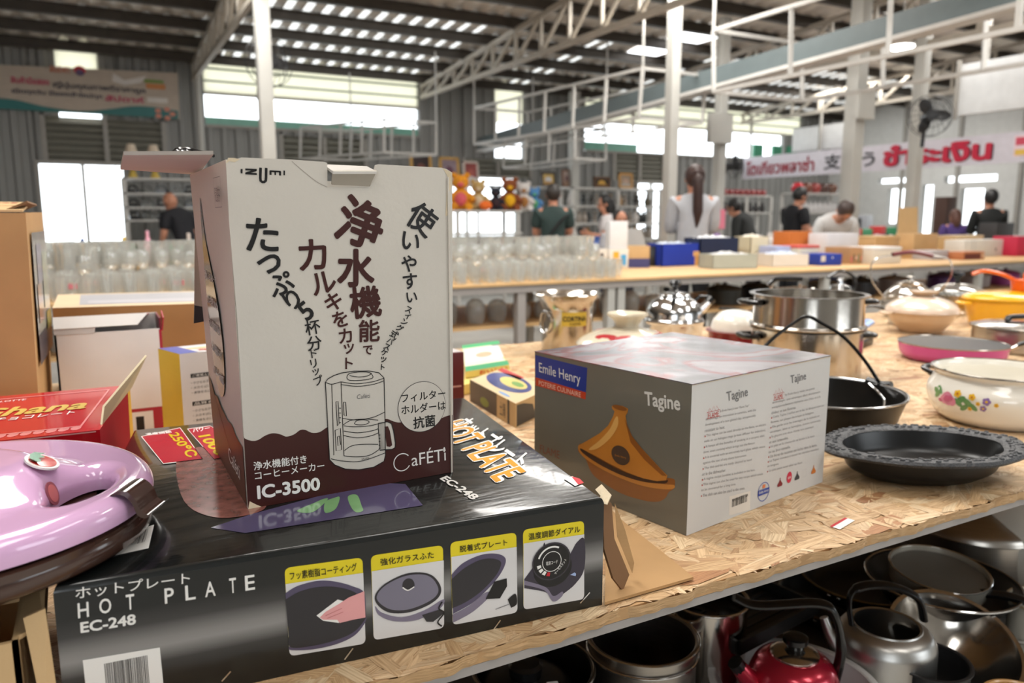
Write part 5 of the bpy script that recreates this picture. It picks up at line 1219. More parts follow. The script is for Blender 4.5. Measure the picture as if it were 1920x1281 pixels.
# deep black pan with wire bail
t = thing('deep_fry_pan', 'deep black frying pot with thin wire bail behind the tagine carton', 'pan', (1.505, 1.215, .78))
t.scale = (1.03, 1.03, 1.0)
b = MB(); b.lathe(vessel(.172, .088, t=.004, rb=.148, lip=.004), M['black_pan'], 64)
for a in (62, 74): b.ball((.158 * math.cos(R(a - 10)), .158 * math.sin(R(a - 10)), .055), .004, M['chrome'], seg=10, ring=6)
b.build('pan_body', t); b = MB(); b.tube([(.1745 * math.cos(R(q)), .1745 * math.sin(R(q)), .089) for q in range(0, 360, 6)], .0028, M['chrome'], 8, closed=True); b.build('rim', t)
orig = V3((1.505, 1.215, .78))
b = MB(); b.tube([V3(q) - orig for q in spline([(1.3695, 1.3243, 0.9178), (1.4218, 1.3073, 0.9812), (1.4839, 1.2929, 1.0243), (1.5111, 1.2807, 1.0384), (1.5466, 1.2699, 1.0217), (1.5982, 1.2471, 0.9869), (1.6463, 1.2222, 0.9296), (1.6852, 1.2013, 0.8666)], 6)], .0042, M['bakelite'], 8); b.build('wire_bail', t)
b = MB(); b.tube([V3(q) - orig for q in ((1.6841, 1.2367, 0.8681), (1.6873, 1.1996, 0.864), (1.6904, 1.1762, 0.8708))], [.013, .012, .009], M['bakelite'], 10); b.build('bail_grip', t)
b = MB(); b.tube([V3(q) - orig for q in spline([(1.6622, 1.2142, 0.8692), (1.6448, 1.175, 0.8546), (1.6014, 1.1287, 0.8508), (1.5521, 1.0961, 0.8408)], 4)], .0035, M['chrome'], 8); b.build('lid_rod', t)
# ornate cast platter
cxp, cyp = [1.3367, 0.8586]
t = thing('cast_platter', 'black oval cast iron sizzle platter with an ornate wide rim at the front edge', 'platter', (1.385, .885, .78), R(-22))
wob = lambda a: 1 + .025 * math.sin(a * 2 + 1) ** 8 + .012 * math.cos(9 * a) * .5 + .03 * max(0, math.cos(a - math.pi)) ** 40 + .03 * max(0, math.cos(a)) ** 40
b = MB(); b.lathe([(.001, .0), (.105, 0), (.14, .012), (.155, .045), (.158, .052)] + [(.198, .056), (.199, .060), (.19, .064), (.165, .063), (.157, .061)], M['cast'], 96, wob=None, sy=.62)
rim = MB(); rim.lathe([(.157, .050), (.196, .054), (.200, .059), (.194, .064), (.176, .066), (.160, .0635), (.152, .060)], M['cast'], 120, sy=.66, wob=wob, cap=False)
for k in range(150):
    a = 2 * math.pi * k / 150; rr = random.choice((.168, .178, .187)); rim.ball((rr * wob(a) * math.cos(a), rr * .66 * wob(a) * math.sin(a), .0645), (.006, .004, .0035), M['cast'], T=None, seg=6, ring=4)
b = MB(); b.lathe(fil([(.001, 0), (.11, 0), (.145, .018), (.159, .056)], .01) + fil([(.154, .060), (.138, .022), (.10, .007), (.001, .006)], .012), pm((16, 16, 17), .33), 80, sy=.64)
b.build('dish', t); rim.build('ornate_rim', t)
b = MB(); b.box(-.012, .006, -.004, .004, 0, .0006, W); b.box(.0, .012, -.004, .004, .0007, .0012, M['red_ink']); b.build('price_tag', t, loc=(-.02, -.045, .0085))
# white enamel pot with flowers
t = thing('floral_pot', 'white enamel casserole pot with painted roses and black handles at the right edge', 'pot', (1.945, 1.055, .78))
b = MB(); po = spl2([(.125, .002), (.148, .02), (.163, .05), (.166, .08), (.155, .105), (.150, .118), (.158, .128)], 5)
b.lathe([(.001, 0), (.12, 0)] + po + [(.158, .1305), (.154, .130)] + spl2([(.148, .118), (.160, .08), (.145, .02), (.11, .008)], 5) + [(.001, .008)], M['enamel_white'], 72, wob=None)
b.build('pot_body', t, ang=50)
b = MB(); b.tube([(.158 * math.cos(R(q)), .158 * math.sin(R(q)), .1305) for q in range(0, 360, 6)], .0028, M['steel'], 8, closed=True); b.build('rim', t)
def pr_at(z):
    for i in range(len(po) - 1):
        if po[i][1] <= z <= po[i + 1][1]:
            f = (z - po[i][1]) / (po[i + 1][1] - po[i][1]); return po[i][0] + (po[i + 1][0] - po[i][0]) * f
    return .15
b = MB()
def petal(a, z, ra, rz2, mt, l=1, n=14, tw=0):
    vs = []
    for k in range(n):
        q = 2 * math.pi * k / n; x, y = ra * math.cos(q), rz2 * math.sin(q); x, y = x * math.cos(tw) - y * math.sin(tw), x * math.sin(tw) + y * math.cos(tw)
        zz = z + y; rr = pr_at(zz) + .0006 * l; aa = R(a) + x / rr; vs.append((rr * math.cos(aa), rr * math.sin(aa), zz))
    b.add(vs, [tuple(range(n))], mt)
PKR, PKD, YLW, VIO, GRN, ORG = pm((226, 140, 168), .25, coat=.4, var=.2), pm((206, 96, 134), .25, coat=.4), pm((226, 180, 50), .25, coat=.4), pm((140, 110, 170), .25, coat=.4), pm((104, 150, 92), .25, coat=.4, var=.2), pm((190, 110, 40), .25)
A0 = 150
for da, z, s in ((4, .078, .010), (8, .083, .011), (6, .070, .010), (30, .070, .012), (28, .062, .011), (36, .066, .012), (40, .058, .011), (33, .052, .010)): petal(A0 + da, z, s * 1.2, s * .6, GRN, 1, tw=.7 * (1 if da % 4 else -1))
for da, z, s in ((18, .066, .017), (14, .062, .011), (22, .062, .012), (18, .074, .010)): petal(A0 + da, z, s, s, PKR, 2)
for da, z, s in ((18, .067, .009), (16, .063, .006), (21, .070, .006), (10, .058, .006)): petal(A0 + da, z, s, s * .8, PKD, 3)
for da, z, s, mt in ((27, .084, .009, YLW), (39, .082, .008, YLW), (50, .076, .009, VIO), (48, .058, .007, VIO), (44, .068, .005, YLW), (57, .070, .005, YLW), (38, .052, .005, YLW)):
    for k in range(5): petal(A0 + da + math.cos(k * 1.256) * s * 200, z + math.sin(k * 1.256) * s * .6, s * .5, s * .5, mt, 3, 8)
    petal(A0 + da, z, s * .35, s * .35, ORG if mt is YLW else YLW, 4, 8)
b.build('flower_print', t)
for a in (98, 274): side_handle('handle', t, a, .152, .098, M['bakelite'], .028, .032, .009, .012, lug=M['chrome'])
t.scale = (.97, .97, .97)
# pink frying pan
t = thing('pink_frying_pan', 'pink frying pan with black coating lying beyond the floral pot', 'pan', (2.66, 1.62, .78))
b = MB(); b.lathe(fil([(.001, 0), (.165, 0), (.188, .02), (.195, .062)], .015), pm((196, 72, 142), .25, coat=.3), 64); b.build('outer_body', t)
b = MB(); b.lathe(fil([(.193, .0625), (.184, .022), (.160, .006), (.001, .005)], .015), M['nonstick'], 64); b.build('coating', t)
b = MB(); b.tube([(.1945 * math.cos(R(q)), .1945 * math.sin(R(q)), .0625) for q in range(0, 360, 6)], .0022, M['steel'], 8, closed=True); b.build('rim', t)
t.scale = (.9, .9, .95); T_ = rotz(R(-42)); b = MB(); b.tube([(.186, 0, .04), (.215, 0, .05), (.235, 0, .062)], .014, M['steel'], 10, T=T_, flat=.6); b.build('handle_ferrule', t)
b = MB(); b.tube(spline([(.226, 0, .058), (.26, 0, .074), (.32, 0, .082), (.40, 0, .078), (.43, 0, .070)], 5), [.014] * 6 + [.017] * 15, M['bakelite'], 12, T=T_, flat=.6); b.build('handle', t)
# beige donabe
t = thing('beige_casserole', 'beige earthenware casserole with speckled domed lid, left of the yellow pot', 'pot', (3.2, 2.10, .78))
be = pm((206, 178, 146), .3, coat=.4, var=.06)
b = MB(); b.lathe(fil([(.001, 0), (.08, 0), (.125, .05), (.14, .085), (.146, .088), (.14, .095)], .01), be, 44); b.build('pot_body', t)
b = MB(); b.lathe(spl2([(.15, .092), (.14, .115), (.10, .143), (.05, .158)], 5) + [(.001, .158)], pm((222, 200, 180), .25, coat=.5, var=.18), 44); b.build('lid', t)
b = MB(); b.lathe([(.04, .155), (.036, .164), (.058, .176), (.06, .182), (.001, .18)], be, 28); b.build('knob', t)
for a in (150, 330): side_handle('ear', t, a, .138, .085, be, .03, .03, .01)
# pale blue handled pan
t = thing('blue_handled_pan', 'thick pale blue pan handle pointing out beside the steel steamer', 'pan', (2.62, 2.0, .78))
b = MB(); b.rbox(-.075, .075, -.06, .06, 0, .032, M['nonstick'], .008); b.build('pan_body', t, rot=(0, 0, R(20))); b = MB(); b.tube(spline([(-.03, -.02, .05), (.03, 0, .062), (.12, .02, .082)], 4), [.02] * 4 + [.024] * 5, pm((140, 166, 214), .35), 12, flat=.55); b.build('handle', t)
# yellow casserole with lid
t = thing('yellow_casserole', 'bright yellow oval casserole at the right edge behind the pink pan', 'pot', (3.78, 2.05, .78), R(-28))
ye = pm((236, 176, 20), .22, coat=.5)
b = MB(); b.lathe(vessel(.2, .115, rb=.17, lip=.008), ye, 56, sy=.72); b.build('pot_body', t)
b = MB(); b.lathe(spl2([(.212, .12), (.208, .135), (.16, .152), (.06, .162)], 5) + [(.001, .163)], ye, 56, sy=.72); b.build('lid', t)
for a in (0, 180): side_handle('ear', t, a, .195, .105, ye, .03, .04, .011)
t = thing('orange_pan', 'orange enamel saucepan with an arched handle standing on the yellow casserole lid', 'pan', (3.78, 2.05, .942), R(-40))
og = pm((222, 92, 24), .25, coat=.5)
b = MB(); b.lathe([(.001, 0), (.055, 0), (.062, .05), (.058, .05), (.001, .006)], og, 28, T=TR(.06, 0, .002)); b.build('pan_body', t); b = MB(); b.tube(spline([(.03, 0, .04), (-.04, 0, .075), (-.12, 0, .09), (-.17, 0, .075)], 5), .013, og, 10, flat=.7); b.ball((.06, 0, .07), (.012, .012, .022), og); b.build('handle', t)
# steel kettles and glass kettle at the back
def steel_kettle(x, y, r_, h, label):
    t = thing('steel_kettle', label, 'kettle', (x, y, .78))
    b = MB(); b.lathe(fil([(.001, 0), (r_ * .8, 0), (r_, h * .25), (r_ * .98, h * .6), (r_ * .6, h * .92), (r_ * .5, h)], .02) + [(.001, h)], M['steel'], 40); b.build('kettle_body', t)
    b = MB(); b.lathe([(r_ * .5, h), (r_ * .45, h + .015), (.012, h + .025), (.01, h + .04), (.018, h + .05), (.001, h + .056)], M['chrome'], 24); b.build('lid', t)
    b = MB(); b.tube(spline([(r_ * .8, 0, h * .5), (r_ * 1.25, 0, h * .8), (r_ * 1.45, 0, h * 1.02)], 4), [.022] * 3 + [.016] * 3 + [.012] * 3, M['steel'], 12, T=rotz(R(165))); b.build('spout', t)
    b = MB(); b.tube(spline([(-r_ * .7, 0, h * .85), (-r_ * .75, 0, h * 1.3), (0, 0, h * 1.55), (r_ * .7, 0, h * 1.35)], 5), .010, M['bakelite'], 10, T=rotz(R(165)), flat=.7); b.build('handle', t)
    return t
steel_kettle(3.16, 2.50, .105, .16, 'round steel kettle with black handle behind the steel steamer')
t = thing('glass_kettle', 'clear glass kettle with a dark red grip on wire arcs at the back right', 'kettle', (3.62, 2.45, .78))
b = MB(); b.lathe(spl2([(.001, 0), (.10, .002), (.125, .05), (.12, .11), (.085, .15), (.06, .165)], 5), M['lid_glass'], 44); b.build('kettle_body', t)
b = MB(); b.lathe([(.062, .164), (.064, .172), (.05, .18), (.014, .186), (.012, .2), (.02, .208), (.001, .212)], M['steel'], 28); b.build('lid', t)
T_ = rotz(R(-28))
for s in (-1, 1): b = MB(); b.tube(spline([(s * .125, 0, .1), (s * .2, 0, .2), (s * .19, 0, .29), (s * .09, 0, .315)], 5), .0035, M['steel'], 6, T=T_); b.build('wire_arc', t)
b = MB(); b.tube(spline([(-.1, 0, .318), (0, 0, .33), (.1, 0, .312)], 5), .016, pm((104, 36, 40), .3), 10, T=T_, flat=.7); b.build('grip', t)
t = thing('covered_saute_pan', 'steel saute pan with a flat lid and black handle at the right edge', 'pan', (3.1, 1.62, .78))
b = MB(); b.lathe(vessel(.17, .085, lip=.006), M['brushed'], 48); b.build('pan_body', t); b = MB(); b.lathe([(.178, .087), (.178, .092), (.13, .104), (.02, .11), (.001, .11)], M['steel'], 48); b.build('lid', t)
b = MB(); b.tube(spline([(-.06, 0, .11), (-.05, 0, .125), (.1, 0, .128), (.12, 0, .112)], 4), .014, M['bakelite'], 10, T=rotz(R(-28)), flat=.7); b.build('handle', t)
t = thing('knob_lid_pot', 'glass lidded pot with black knob at the back of the near table', 'pot', (4.02, 2.45, .78))
b = MB(); b.lathe(vessel(.13, .1), M['steel'], 40); b.build('pot_body', t); b = MB(); b.lathe(spl2([(.134, .103), (.12, .13), (.06, .155), (.01, .16)], 4) + [(.001, .16)], M['lid_glass'], 40); b.build('lid', t); b = MB(); b.lathe([(.012, .158), (.014, .18), (.03, .2), (.028, .215), (.001, .218)], M['bakelite'], 20); b.build('knob', t)
t = thing('magenta_lid_pot', 'pot with magenta lid and round knob at the far right edge of the table', 'pot', (4.75, 2.35, .78))
mg = pm((190, 60, 170), .25, coat=.4)
b = MB(); b.lathe(vessel(.14, .1), M['nonstick'], 40); b.build('pot_body', t); b = MB(); b.lathe(spl2([(.145, .103), (.13, .135), (.06, .16), (.012, .165)], 4) + [(.001, .165)], mg, 40); b.build('lid', t); b = MB(); b.ball((0, 0, .19), (.032, .032, .028), mg); b.build('knob', t)
for k, (x, y, c, r_) in enumerate(((4.4, 2.12, (176, 176, 180), .13), (5.15, 2.1, (60, 60, 64), .12), (3.36, 2.30, (206, 204, 200), .06), (2.75, 2.52, (46, 46, 50), .10))):
    t = thing('saucepan', ('dull steel saucepan at the far right between yellow casserole and magenta lid', 'dark saucepan at the far right end beyond the magenta lid', 'small pale saucepan between the steel kettle and the glass kettle', 'dark saucepan on the table behind the steamer with a handle toward the left')[k], 'pan', (x, y, .78))
    b = MB(); b.lathe(vessel(r_, .07), pm(c, .3, .7), 36); b.build('pan_body', t); b = MB(); b.tube(spline([(r_, 0, .06), (r_ + .08, 0, .085), (r_ + .17, 0, .09)], 4), .011, M['bakelite'], 8, T=rotz(R(160)), flat=.6); b.build('handle', t)

# ================================================================ pots and pans crowded on the lower shelf
def rimring(t, r, z, mt, w=.003): b = MB(); b.tube([(r * math.cos(R(q)), r * math.sin(R(q)), z) for q in range(0, 360, 6)], w, mt, 8, closed=True); return b.build('rim', t)
SH = .272
def pot(name, label, cat, x, y, r_, h, mt, inner=None, z=SH, rb=None, tilt=None, lip=.005, rimm=None):
    t = thing(name, label, cat, (x, y, z))
    if tilt: t.rotation_euler = tilt
    b = MB(); b.lathe(vessel(r_, h, rb=rb, lip=lip), mt, 48); b.build('pan_body' if cat == 'pan' else 'pot_body', t)
    if rimm: rimring(t, r_ + lip * .6, h, rimm)
    return t
x, y, _ = (0.6723, 1.1539, 0.44)
t = pot('dark_stockpot', 'dark pot holding an upturned black lid, leftmost on the lower shelf', 'pot', x, y, .112, .165, M['black_pan'], rimm=M['brushed'])
t2 = thing('upturned_lid', 'black upturned lid with a red sticker inside the leftmost dark pot', 'lid', (x - .02, y - .005, SH + .118), 0)
b = MB(); b.lathe(spl2([(.09, 0), (.088, .02), (.07, .034), (.04, .04)], 4) + [(.001, .04)], M['nonstick'], 36); b.build('lid_plate', t2)
b = MB(); b.lathe([(.03, .04), (.032, .06), (.026, .066), (.001, .067)], M['bakelite'], 20); b.build('knob', t2); b = MB(); b.box(-.012, .012, -.006, .006, 0, .001, M['red_ink']); b.box(-.012, .012, .0, .006, .001, .0015, W); b.build('sticker', t2, loc=(.03, -.05, .0385), rot=(.35, .2, 0))
x, y, _ = (0.8834, 1.0955, 0.48)
t = pot('steel_pot', 'wide steel pot with bright double rim on the lower shelf beside the dark pot', 'pot', x, y, .103, .20, M['brushed'], rimm=M['chrome'], lip=.008); rimring(t, .106, .175, M['chrome'])
x, y, _ = (1.0683, 1.0962, 0.5)
pot('tall_steel_pot', 'narrow tall steel pot standing behind the red kettle', 'pot', x, y + .02, .080, .225, M['steel'], rimm=M['chrome'])
# grey bowl and red kettle
x, y, _ = (1.1272, 0.9352, 0.4)
t = pot('grey_bowl', 'light grey enamel basin under the red kettle', 'bowl', x, y, .150, .115, pm((196, 194, 192), .3), rb=.105, lip=.012)
t = thing('red_kettle', 'metallic red kettle with black knob and handle sitting in the grey basin', 'kettle', (x - .004, y, SH + .022)); t.scale = (.9, .9, .92)
rk = mat('red_metallic', (188, 36, 60), .26, .55, var=.04, coat=.5)
b = MB(); b.lathe(fil([(.001, 0), (.085, 0), (.098, .04)], .01) + spl2([(.100, .07), (.096, .11), (.080, .15), (.055, .168)], 5) + [(.001, .17)], rk, 56); b.build('kettle_body', t)
b = MB(); b.lathe([(.05, .168), (.05, .173), (.04, .18), (.016, .185), (.001, .186)], M['steel'], 36); b.build('lid', t)
b = MB(); b.lathe([(.018, .183), (.019, .192), (.026, .197), (.026, .207), (.018, .211), (.001, .209)], M['bakelite'], 24); b.build('knob', t)
T_ = rotz(R(-38)); b = MB(); b.tube([(-.08, 0, .10), (-.108, 0, .13), (-.128, 0, .155)], [.026, .02, .016], rk, 14, T=rotz(R(-20))); b.build('spout', t)
b = MB(); b.tube([(-.118, 0, .142), (-.134, 0, .163)], .017, M['bakelite'], 12, T=rotz(R(-20))); b.build('spout_cap', t)
b = MB(); b.tube(spline([(.085, 0, .125), (.092, 0, .19), (.075, 0, .262), (.04, 0, .285), (-.08, 0, .27), (-.13, 0, .285)], 6), [.018] * 8 + [.015] * 23, M['bakelite'], 12, T=T_, flat=.55); b.build('handle', t)
b = MB(); b.box(-.012, .012, -.001, .001, -.01, .01, W); b.build('price_tag', t, loc=(-.02, -.097, .10), rot=(-.25, 0, R(-12)))
# red box under a griddle
x, y, _ = (1.114, 1.0217, 0.46)
b = MB(); b.rbox(-.08, .09, -.06, .1, 0, .14, pm((180, 24, 50), .35, coat=.3), .004); tag(b.build('red_box', loc=(x + .06, y + .13, SH), rot=(0, 0, R(12))), 'bright red box under the black griddle on the lower shelf', 'box')
t = thing('griddle_pan', 'square black griddle pan lying on the red box', 'pan', (x + .07, y + .14, SH + .143), R(8))
b = MB()
b.rbox(-.14, .14, -.125, .125, 0, .008, M['nonstick'], .003)
for q in ((-.14, .14, -.125, -.117), (-.14, .14, .117, .125), (-.14, -.132, -.125, .125), (.132, .14, -.125, .125)): b.box(*q, .006, .030, M['nonstick'])
for k in range(9): b.box(-.12, .12, -.1 + k * .024, -.094 + k * .024, .007, .011, M['nonstick'])
b.build('pan_body', t); b = MB(); b.tube(spline([(-.13, .02, .03), (-.2, .03, .05), (-.3, .06, .055)], 5), .012, M['bakelite'], 8, flat=.6); b.build('handle', t)
# aluminium kettle without lid
x, y, _ = (1.3887, 0.9313, 0.445)
t = thing('aluminium_kettle', 'dull aluminium kettle without lid under a big black handle, front of the lower shelf', 'kettle', (x, y, SH)); t.scale = (.80, .80, .80)
b = MB(); b.lathe(fil([(.001, 0), (.112, 0), (.124, .02), (.122, .17)], .012) + spl2([(.12, .178), (.108, .20), (.086, .212)], 4) + [(.084, .216), (.078, .214), (.08, .205), (.11, .165), (.112, .02), (.001, .01)], M['aluminium'], 56); b.build('kettle_body', t)
b = MB(); b.tube([(-.095, .065, .13), (-.112, .085, .18), (-.118, .098, .215)], [.022, .015, .011], M['aluminium'], 12); b.build('spout', t)
b = MB(); b.tube(spline([(-.075, .045, .20), (-.085, .05, .285), (-.06, .035, .315), (.0, 0, .318), (.065, -.035, .285), (.085, -.045, .225)], 6), [.011] * 10 + [.016] * 21, M['bakelite'], 12, flat=.6); b.build('handle', t)
# tilted steel bowl, big wok behind it
x, y, _ = (1.6204, 0.9124, 0.38)
t = thing('steel_bowl', 'shiny steel mixing bowl tilted toward the aisle beside the aluminium kettle', 'bowl', (x - .045, y + .005, SH + .03)); t.rotation_euler = (R(22), R(-12), 0)
b = MB(); b.lathe(spl2([(.05, 0), (.092, .03), (.128, .085)], 6) + [(.134, .088), (.126, .086)] + spl2([(.124, .082), (.088, .033), (.048, .004)], 6) + [(.001, .004)], M['steel'], 56, cap=False); b.build('bowl_body', t)
x, y, _ = (1.7078, 0.9012, 0.34)
pot('black_wok', 'large black wok with a thin pale rim half hidden behind the steel mixing bowl', 'pan', x + .20, y + .06, .15, .05, M['nonstick'], rb=.11, rimm=M['grey_paint'])
# frying pans pile
x, y, _ = (1.6338, 1.1784, 0.36)
for k, (dx, dy, z, lab) in enumerate(((-.02, .03, SH, 'black frying pan lowest of the two stacked behind the aluminium kettle'), (.02, .0, SH + .06, 'black frying pan with thin gold rim on top, behind the aluminium kettle'))):
    t = pot('frying_pan', lab, 'pan', x + dx, y + dy, .15, .05, M['nonstick'], z=z, rb=.12, rimm=pm((120, 104, 70), .3, .6))
    b = MB(); b.tube(spline([(.15, 0, .045), (.22, 0, .07), (.3, 0, .085), (.36, 0, .08)], 5), [.011] * 5 + [.015] * 11, M['bakelite'], 10, T=rotz(R(-64 if k else 150)), flat=.6); b.build('handle', t)
    for s in (-1, 1): b = MB(); b.ball((-.147, s * .012, .04), .005, M['chrome'], seg=8, ring=6, T=rotz(R(10))); b.build('rivet', t)
# big pan with a glass lid sieve on it
x, y, _ = (1.7434, 1.0366, 0.41)
t = pot('wide_black_pan', 'very wide black pan carrying the sieve on the lower shelf', 'pan', x, y, .165, .055, M['nonstick'], z=SH + .088, rb=.13, rimm=M['chrome'])
pot('grey_stockpot', 'grey steel pot under the very wide black pan', 'pot', x, y, .11, .085, M['brushed'])
t = thing('drum_sieve', 'round grey mesh sieve with pale metal hoop lying in the very wide black pan', 'sieve', (x - .0, y + .01, SH + .125)); t.scale = (.82, .82, .82); t.rotation_euler = (R(6), 0, R(-20))
b = MB(); b.lathe([(.128, 0), (.134, .045), (.136, .05), (.130, .05), (.126, .004)], pm((196, 190, 176), .35, .6), 56, cap=False); b.build('hoop', t)
b = MB(); b.lathe([(.127, .036), (.001, .030), (.001, .029), (.127, .035)], pm((120, 118, 112), .5, .3, var=.1), 56, cap=False); b.build('mesh', t); rimring(t, .134, .05, M['chrome'], .0025)
# steel lidded pot, white kettle and pale pots at the right end
x, y, _ = (2.1643, 1.1102, 0.44)
t = pot('lidded_steel_pot', 'brushed steel pot with a domed lid and black bar handle at the right', 'pot', x, y + .1, .16, .13, M['brushed'])
b = MB(); b.lathe(spl2([(.17, .135), (.155, .16), (.09, .19), (.02, .198)], 5) + [(.001, .198)], M['brushed'], 48); b.build('lid', t)
b = MB(); b.tube(spline([(-.05, 0, .185), (-.05, 0, .22), (.0, 0, .228), (.05, 0, .22), (.05, 0, .185)], 5), .010, M['bakelite'], 10, T=rotz(R(-20)), flat=.7); b.build('handle', t)
x, y, _ = (1.9232, 0.9757, 0.55)
t = thing('white_kettle', 'rounded glossy white enamel kettle at the far right of the lower shelf', 'kettle', (x + .33, y + .12, SH))
b = MB(); b.lathe(spl2([(.001, 0), (.11, .002), (.14, .06), (.14, .16), (.11, .235), (.05, .275), (.02, .28)], 5) + [(.001, .28)], M['enamel_white'], 44, cap=False); b.build('kettle_body', t); b = MB(); b.lathe([(.01, .278), (.018, .3), (.001, .308)], M['bakelite'], 16); b.build('knob', t)
x, y, _ = (1.8429, 0.865, 0.4)
t = pot('cream_pot', 'cream enamel pot with brownish rim at the right edge near the tilted bowl', 'pot', x + .02, y, .07, .13, pm((206, 202, 190), .25, coat=.4), rimm=pm((170, 150, 120), .3))
x, y, _ = (1.3903, 0.6842, 0.44)
pot('tan_bowl', 'small tan pottery bowl at the bottom right corner', 'bowl', x + .01, y - .02, .062, .15, pm((196, 148, 90), .3, coat=.3), rb=.045)
x, y, _ = (1.3179, 1.1464, 0.46)
t = pot('pink_rim_pan', 'shallow pan with a pinkish outer wall far back on the lower shelf', 'pan', x + .18, y + .42, .15, .06, pm((190, 150, 142), .4), z=SH + .1, lip=.004)
pot('dark_saucepan', 'dark saucepan under the pinkish pan at the back of the lower shelf', 'pan', x + .18, y + .42, .11, .095, M['black_pan'])
for k, (px_, r_, h, c, lab) in enumerate((((1.423, 0.8364, 0.4), .075, .12, (44, 44, 46), 'small dark pot in shadow between the aluminium kettle and the tan bowl'), ((0.8369, 1.1233, 0.36), .08, .10, (40, 40, 42), 'low dark pan in the shadow below the wide steel pot'), ((1.7703, 0.9238, 0.45), .08, .13, (150, 150, 152), 'dull steel saucepan between the very wide black pan and the cream pot'))):
    pot('saucepan', lab, 'pan', px_[0], px_[1] + (.02, -.12, .12)[k], r_, h, pm(c, .35, .4))

# ================================================================ second table with glassware and boxes
T2Y0, T2Y1, T2Z = 4.0, 5.25, .90
t = thing('display_table', 'long second table of strand board on white posts, covered with glassware and boxes', 'table', (3.6, 4.6, 0))
b = MB(); b.rbox(-2.2, 2.93, T2Y0, T2Y1, T2Z - .018, T2Z, M['pine'], .002); b.build('tabletop', t, world=True)
b = MB(); b.rbox(2.935, 9.5, T2Y0, T2Y1, T2Z - .018, T2Z, M['pine'], .002); b.build('tabletop', t, world=True)
b = MB()
for y in (T2Y0 + .01, T2Y1 - .05): b.box(-2.2, 9.5, y, y + .04, T2Z - .06, T2Z - .018, Gm)
b.build('frame', t, world=True)
for x in (-1.6, .6, 2.22, 2.88, 2.96, 4.9, 6.9, 8.9):
    for y in (T2Y0 + .015, T2Y1 - .06): b = MB(); b.box(x, x + .055, y, y + .055, 0, T2Z - .06, M['column_white'] if x > 2.5 else Gm); b.build('leg', t, world=True)
ls = (2.072, 4.05, 0.6384)[2]
b = MB(); b.box(-2.2, 9.4, T2Y0 + .08, T2Y1 - .08, ls - .018, ls, M['pine']); b.build('lower_shelf', t, world=True)
# glassware
GLS = M['glass']
def gl(name, prof, label, extra=None):
    t = thing(name, label, 'glass', (0, 0, -5), group='glassware on the second table')
    b = MB(); b.lathe(prof, GLS, 14, cap=False); b.build('bowl' if name == 'wine_glass' else 'glass_body', t, ang=60)
    if extra: extra(t)
    return t
def mh(t): b = MB(); b.tube([(.036 + .026 * math.sin(R(q)), 0, .06 + .035 * math.cos(R(q))) for q in range(10, 180, 24)], .005, GLS, 6); b.build('handle', t)
def stem(t): b = MB(); b.lathe([(.001, .004), (.034, .003), (.034, 0), (.001, 0)], GLS, 14, cap=False); b.tube([(0, 0, .003), (0, 0, .1)], .0045, GLS, 6); b.build('stem', t)
def band(c):
    def f(t): b = MB(); cyl_patch(b, pm(c, .4), .0372, 0, 150, .05, .075, 6); b.build('printed_band', t)
    return f
tum = [(.001, .003), (.030, .003), (.036, .118), (.0345, .118), (.029, .010), (.001, .010)]
proto = [gl('tumbler', tum, 'clear drinking tumbler in the crowded rows behind the coffee maker carton'),
         gl('glass_mug', [(.001, .002), (.037, .002), (.037, .11), (.0345, .11), (.034, .01), (.001, .01)], 'clear handled glass mug in the crowded rows of glassware', mh),
         gl('tumbler', tum, 'clear tumbler with a pink printed band among the plain glasses', band((206, 120, 130))),
         gl('tumbler', tum, 'clear tumbler with a blue printed band among the plain glasses', band((90, 110, 180))),
         gl('wine_glass', [(.004, .1), (.03, .118), (.038, .15), (.033, .20), (.0315, .20), (.036, .15), (.028, .12), (.001, .104)], 'clear stemmed wine glass in the rear rows of glassware', stem),
         gl('glass_pitcher', [(.001, .002), (.045, .002), (.048, .05), (.042, .2), (.05, .25), (.0485, .25), (.04, .2), (.046, .05), (.001, .008)], 'tall clear glass pitcher standing in the last rows of glassware')]
used = set(); rnd = random.Random(11); ng = 0
def ppx(x, y, z):
    d = V3((x, y, z - 1.27)); f = V3((math.cos(R(61.5)) * math.cos(R(9)), math.sin(R(61.5)) * math.cos(R(9)), -math.sin(R(9)))); r_ = V3((math.sin(R(61.5)), -math.cos(R(61.5)), 0))
    return 960 + 1440 * d.dot(r_) / d.dot(f)
for j in range(11):
    for i in range(42):
        x, y = -.62 + i * .096 + rnd.uniform(-.006, .006) + (j % 2) * .03, T2Y0 + .06 + j * .105 + rnd.uniform(-.006, .006)
        if x > 3.02 - (.0 if j < 4 else .0) + j * .04 or (j % 3 and j > 2 and 500 < ppx(x, y, 1.0) < 740) or ppx(x, y, 1.0) < 20: continue
        k = rnd.choices(range(6), (6, 2, 1.2, .8, 1, 0) if j < 5 else (2, 1, .8, .5, 4, 2))[0] if j < 8 else rnd.choice((4, 5, 5))
        if k not in used: used.add(k); o = proto[k]; o.location = (x, y, T2Z); o.rotation_euler = (0, 0, rnd.uniform(0, 6.28))
        else: dup(proto[k], (x, y, T2Z), rnd.uniform(0, 6.28))
        ng += 1
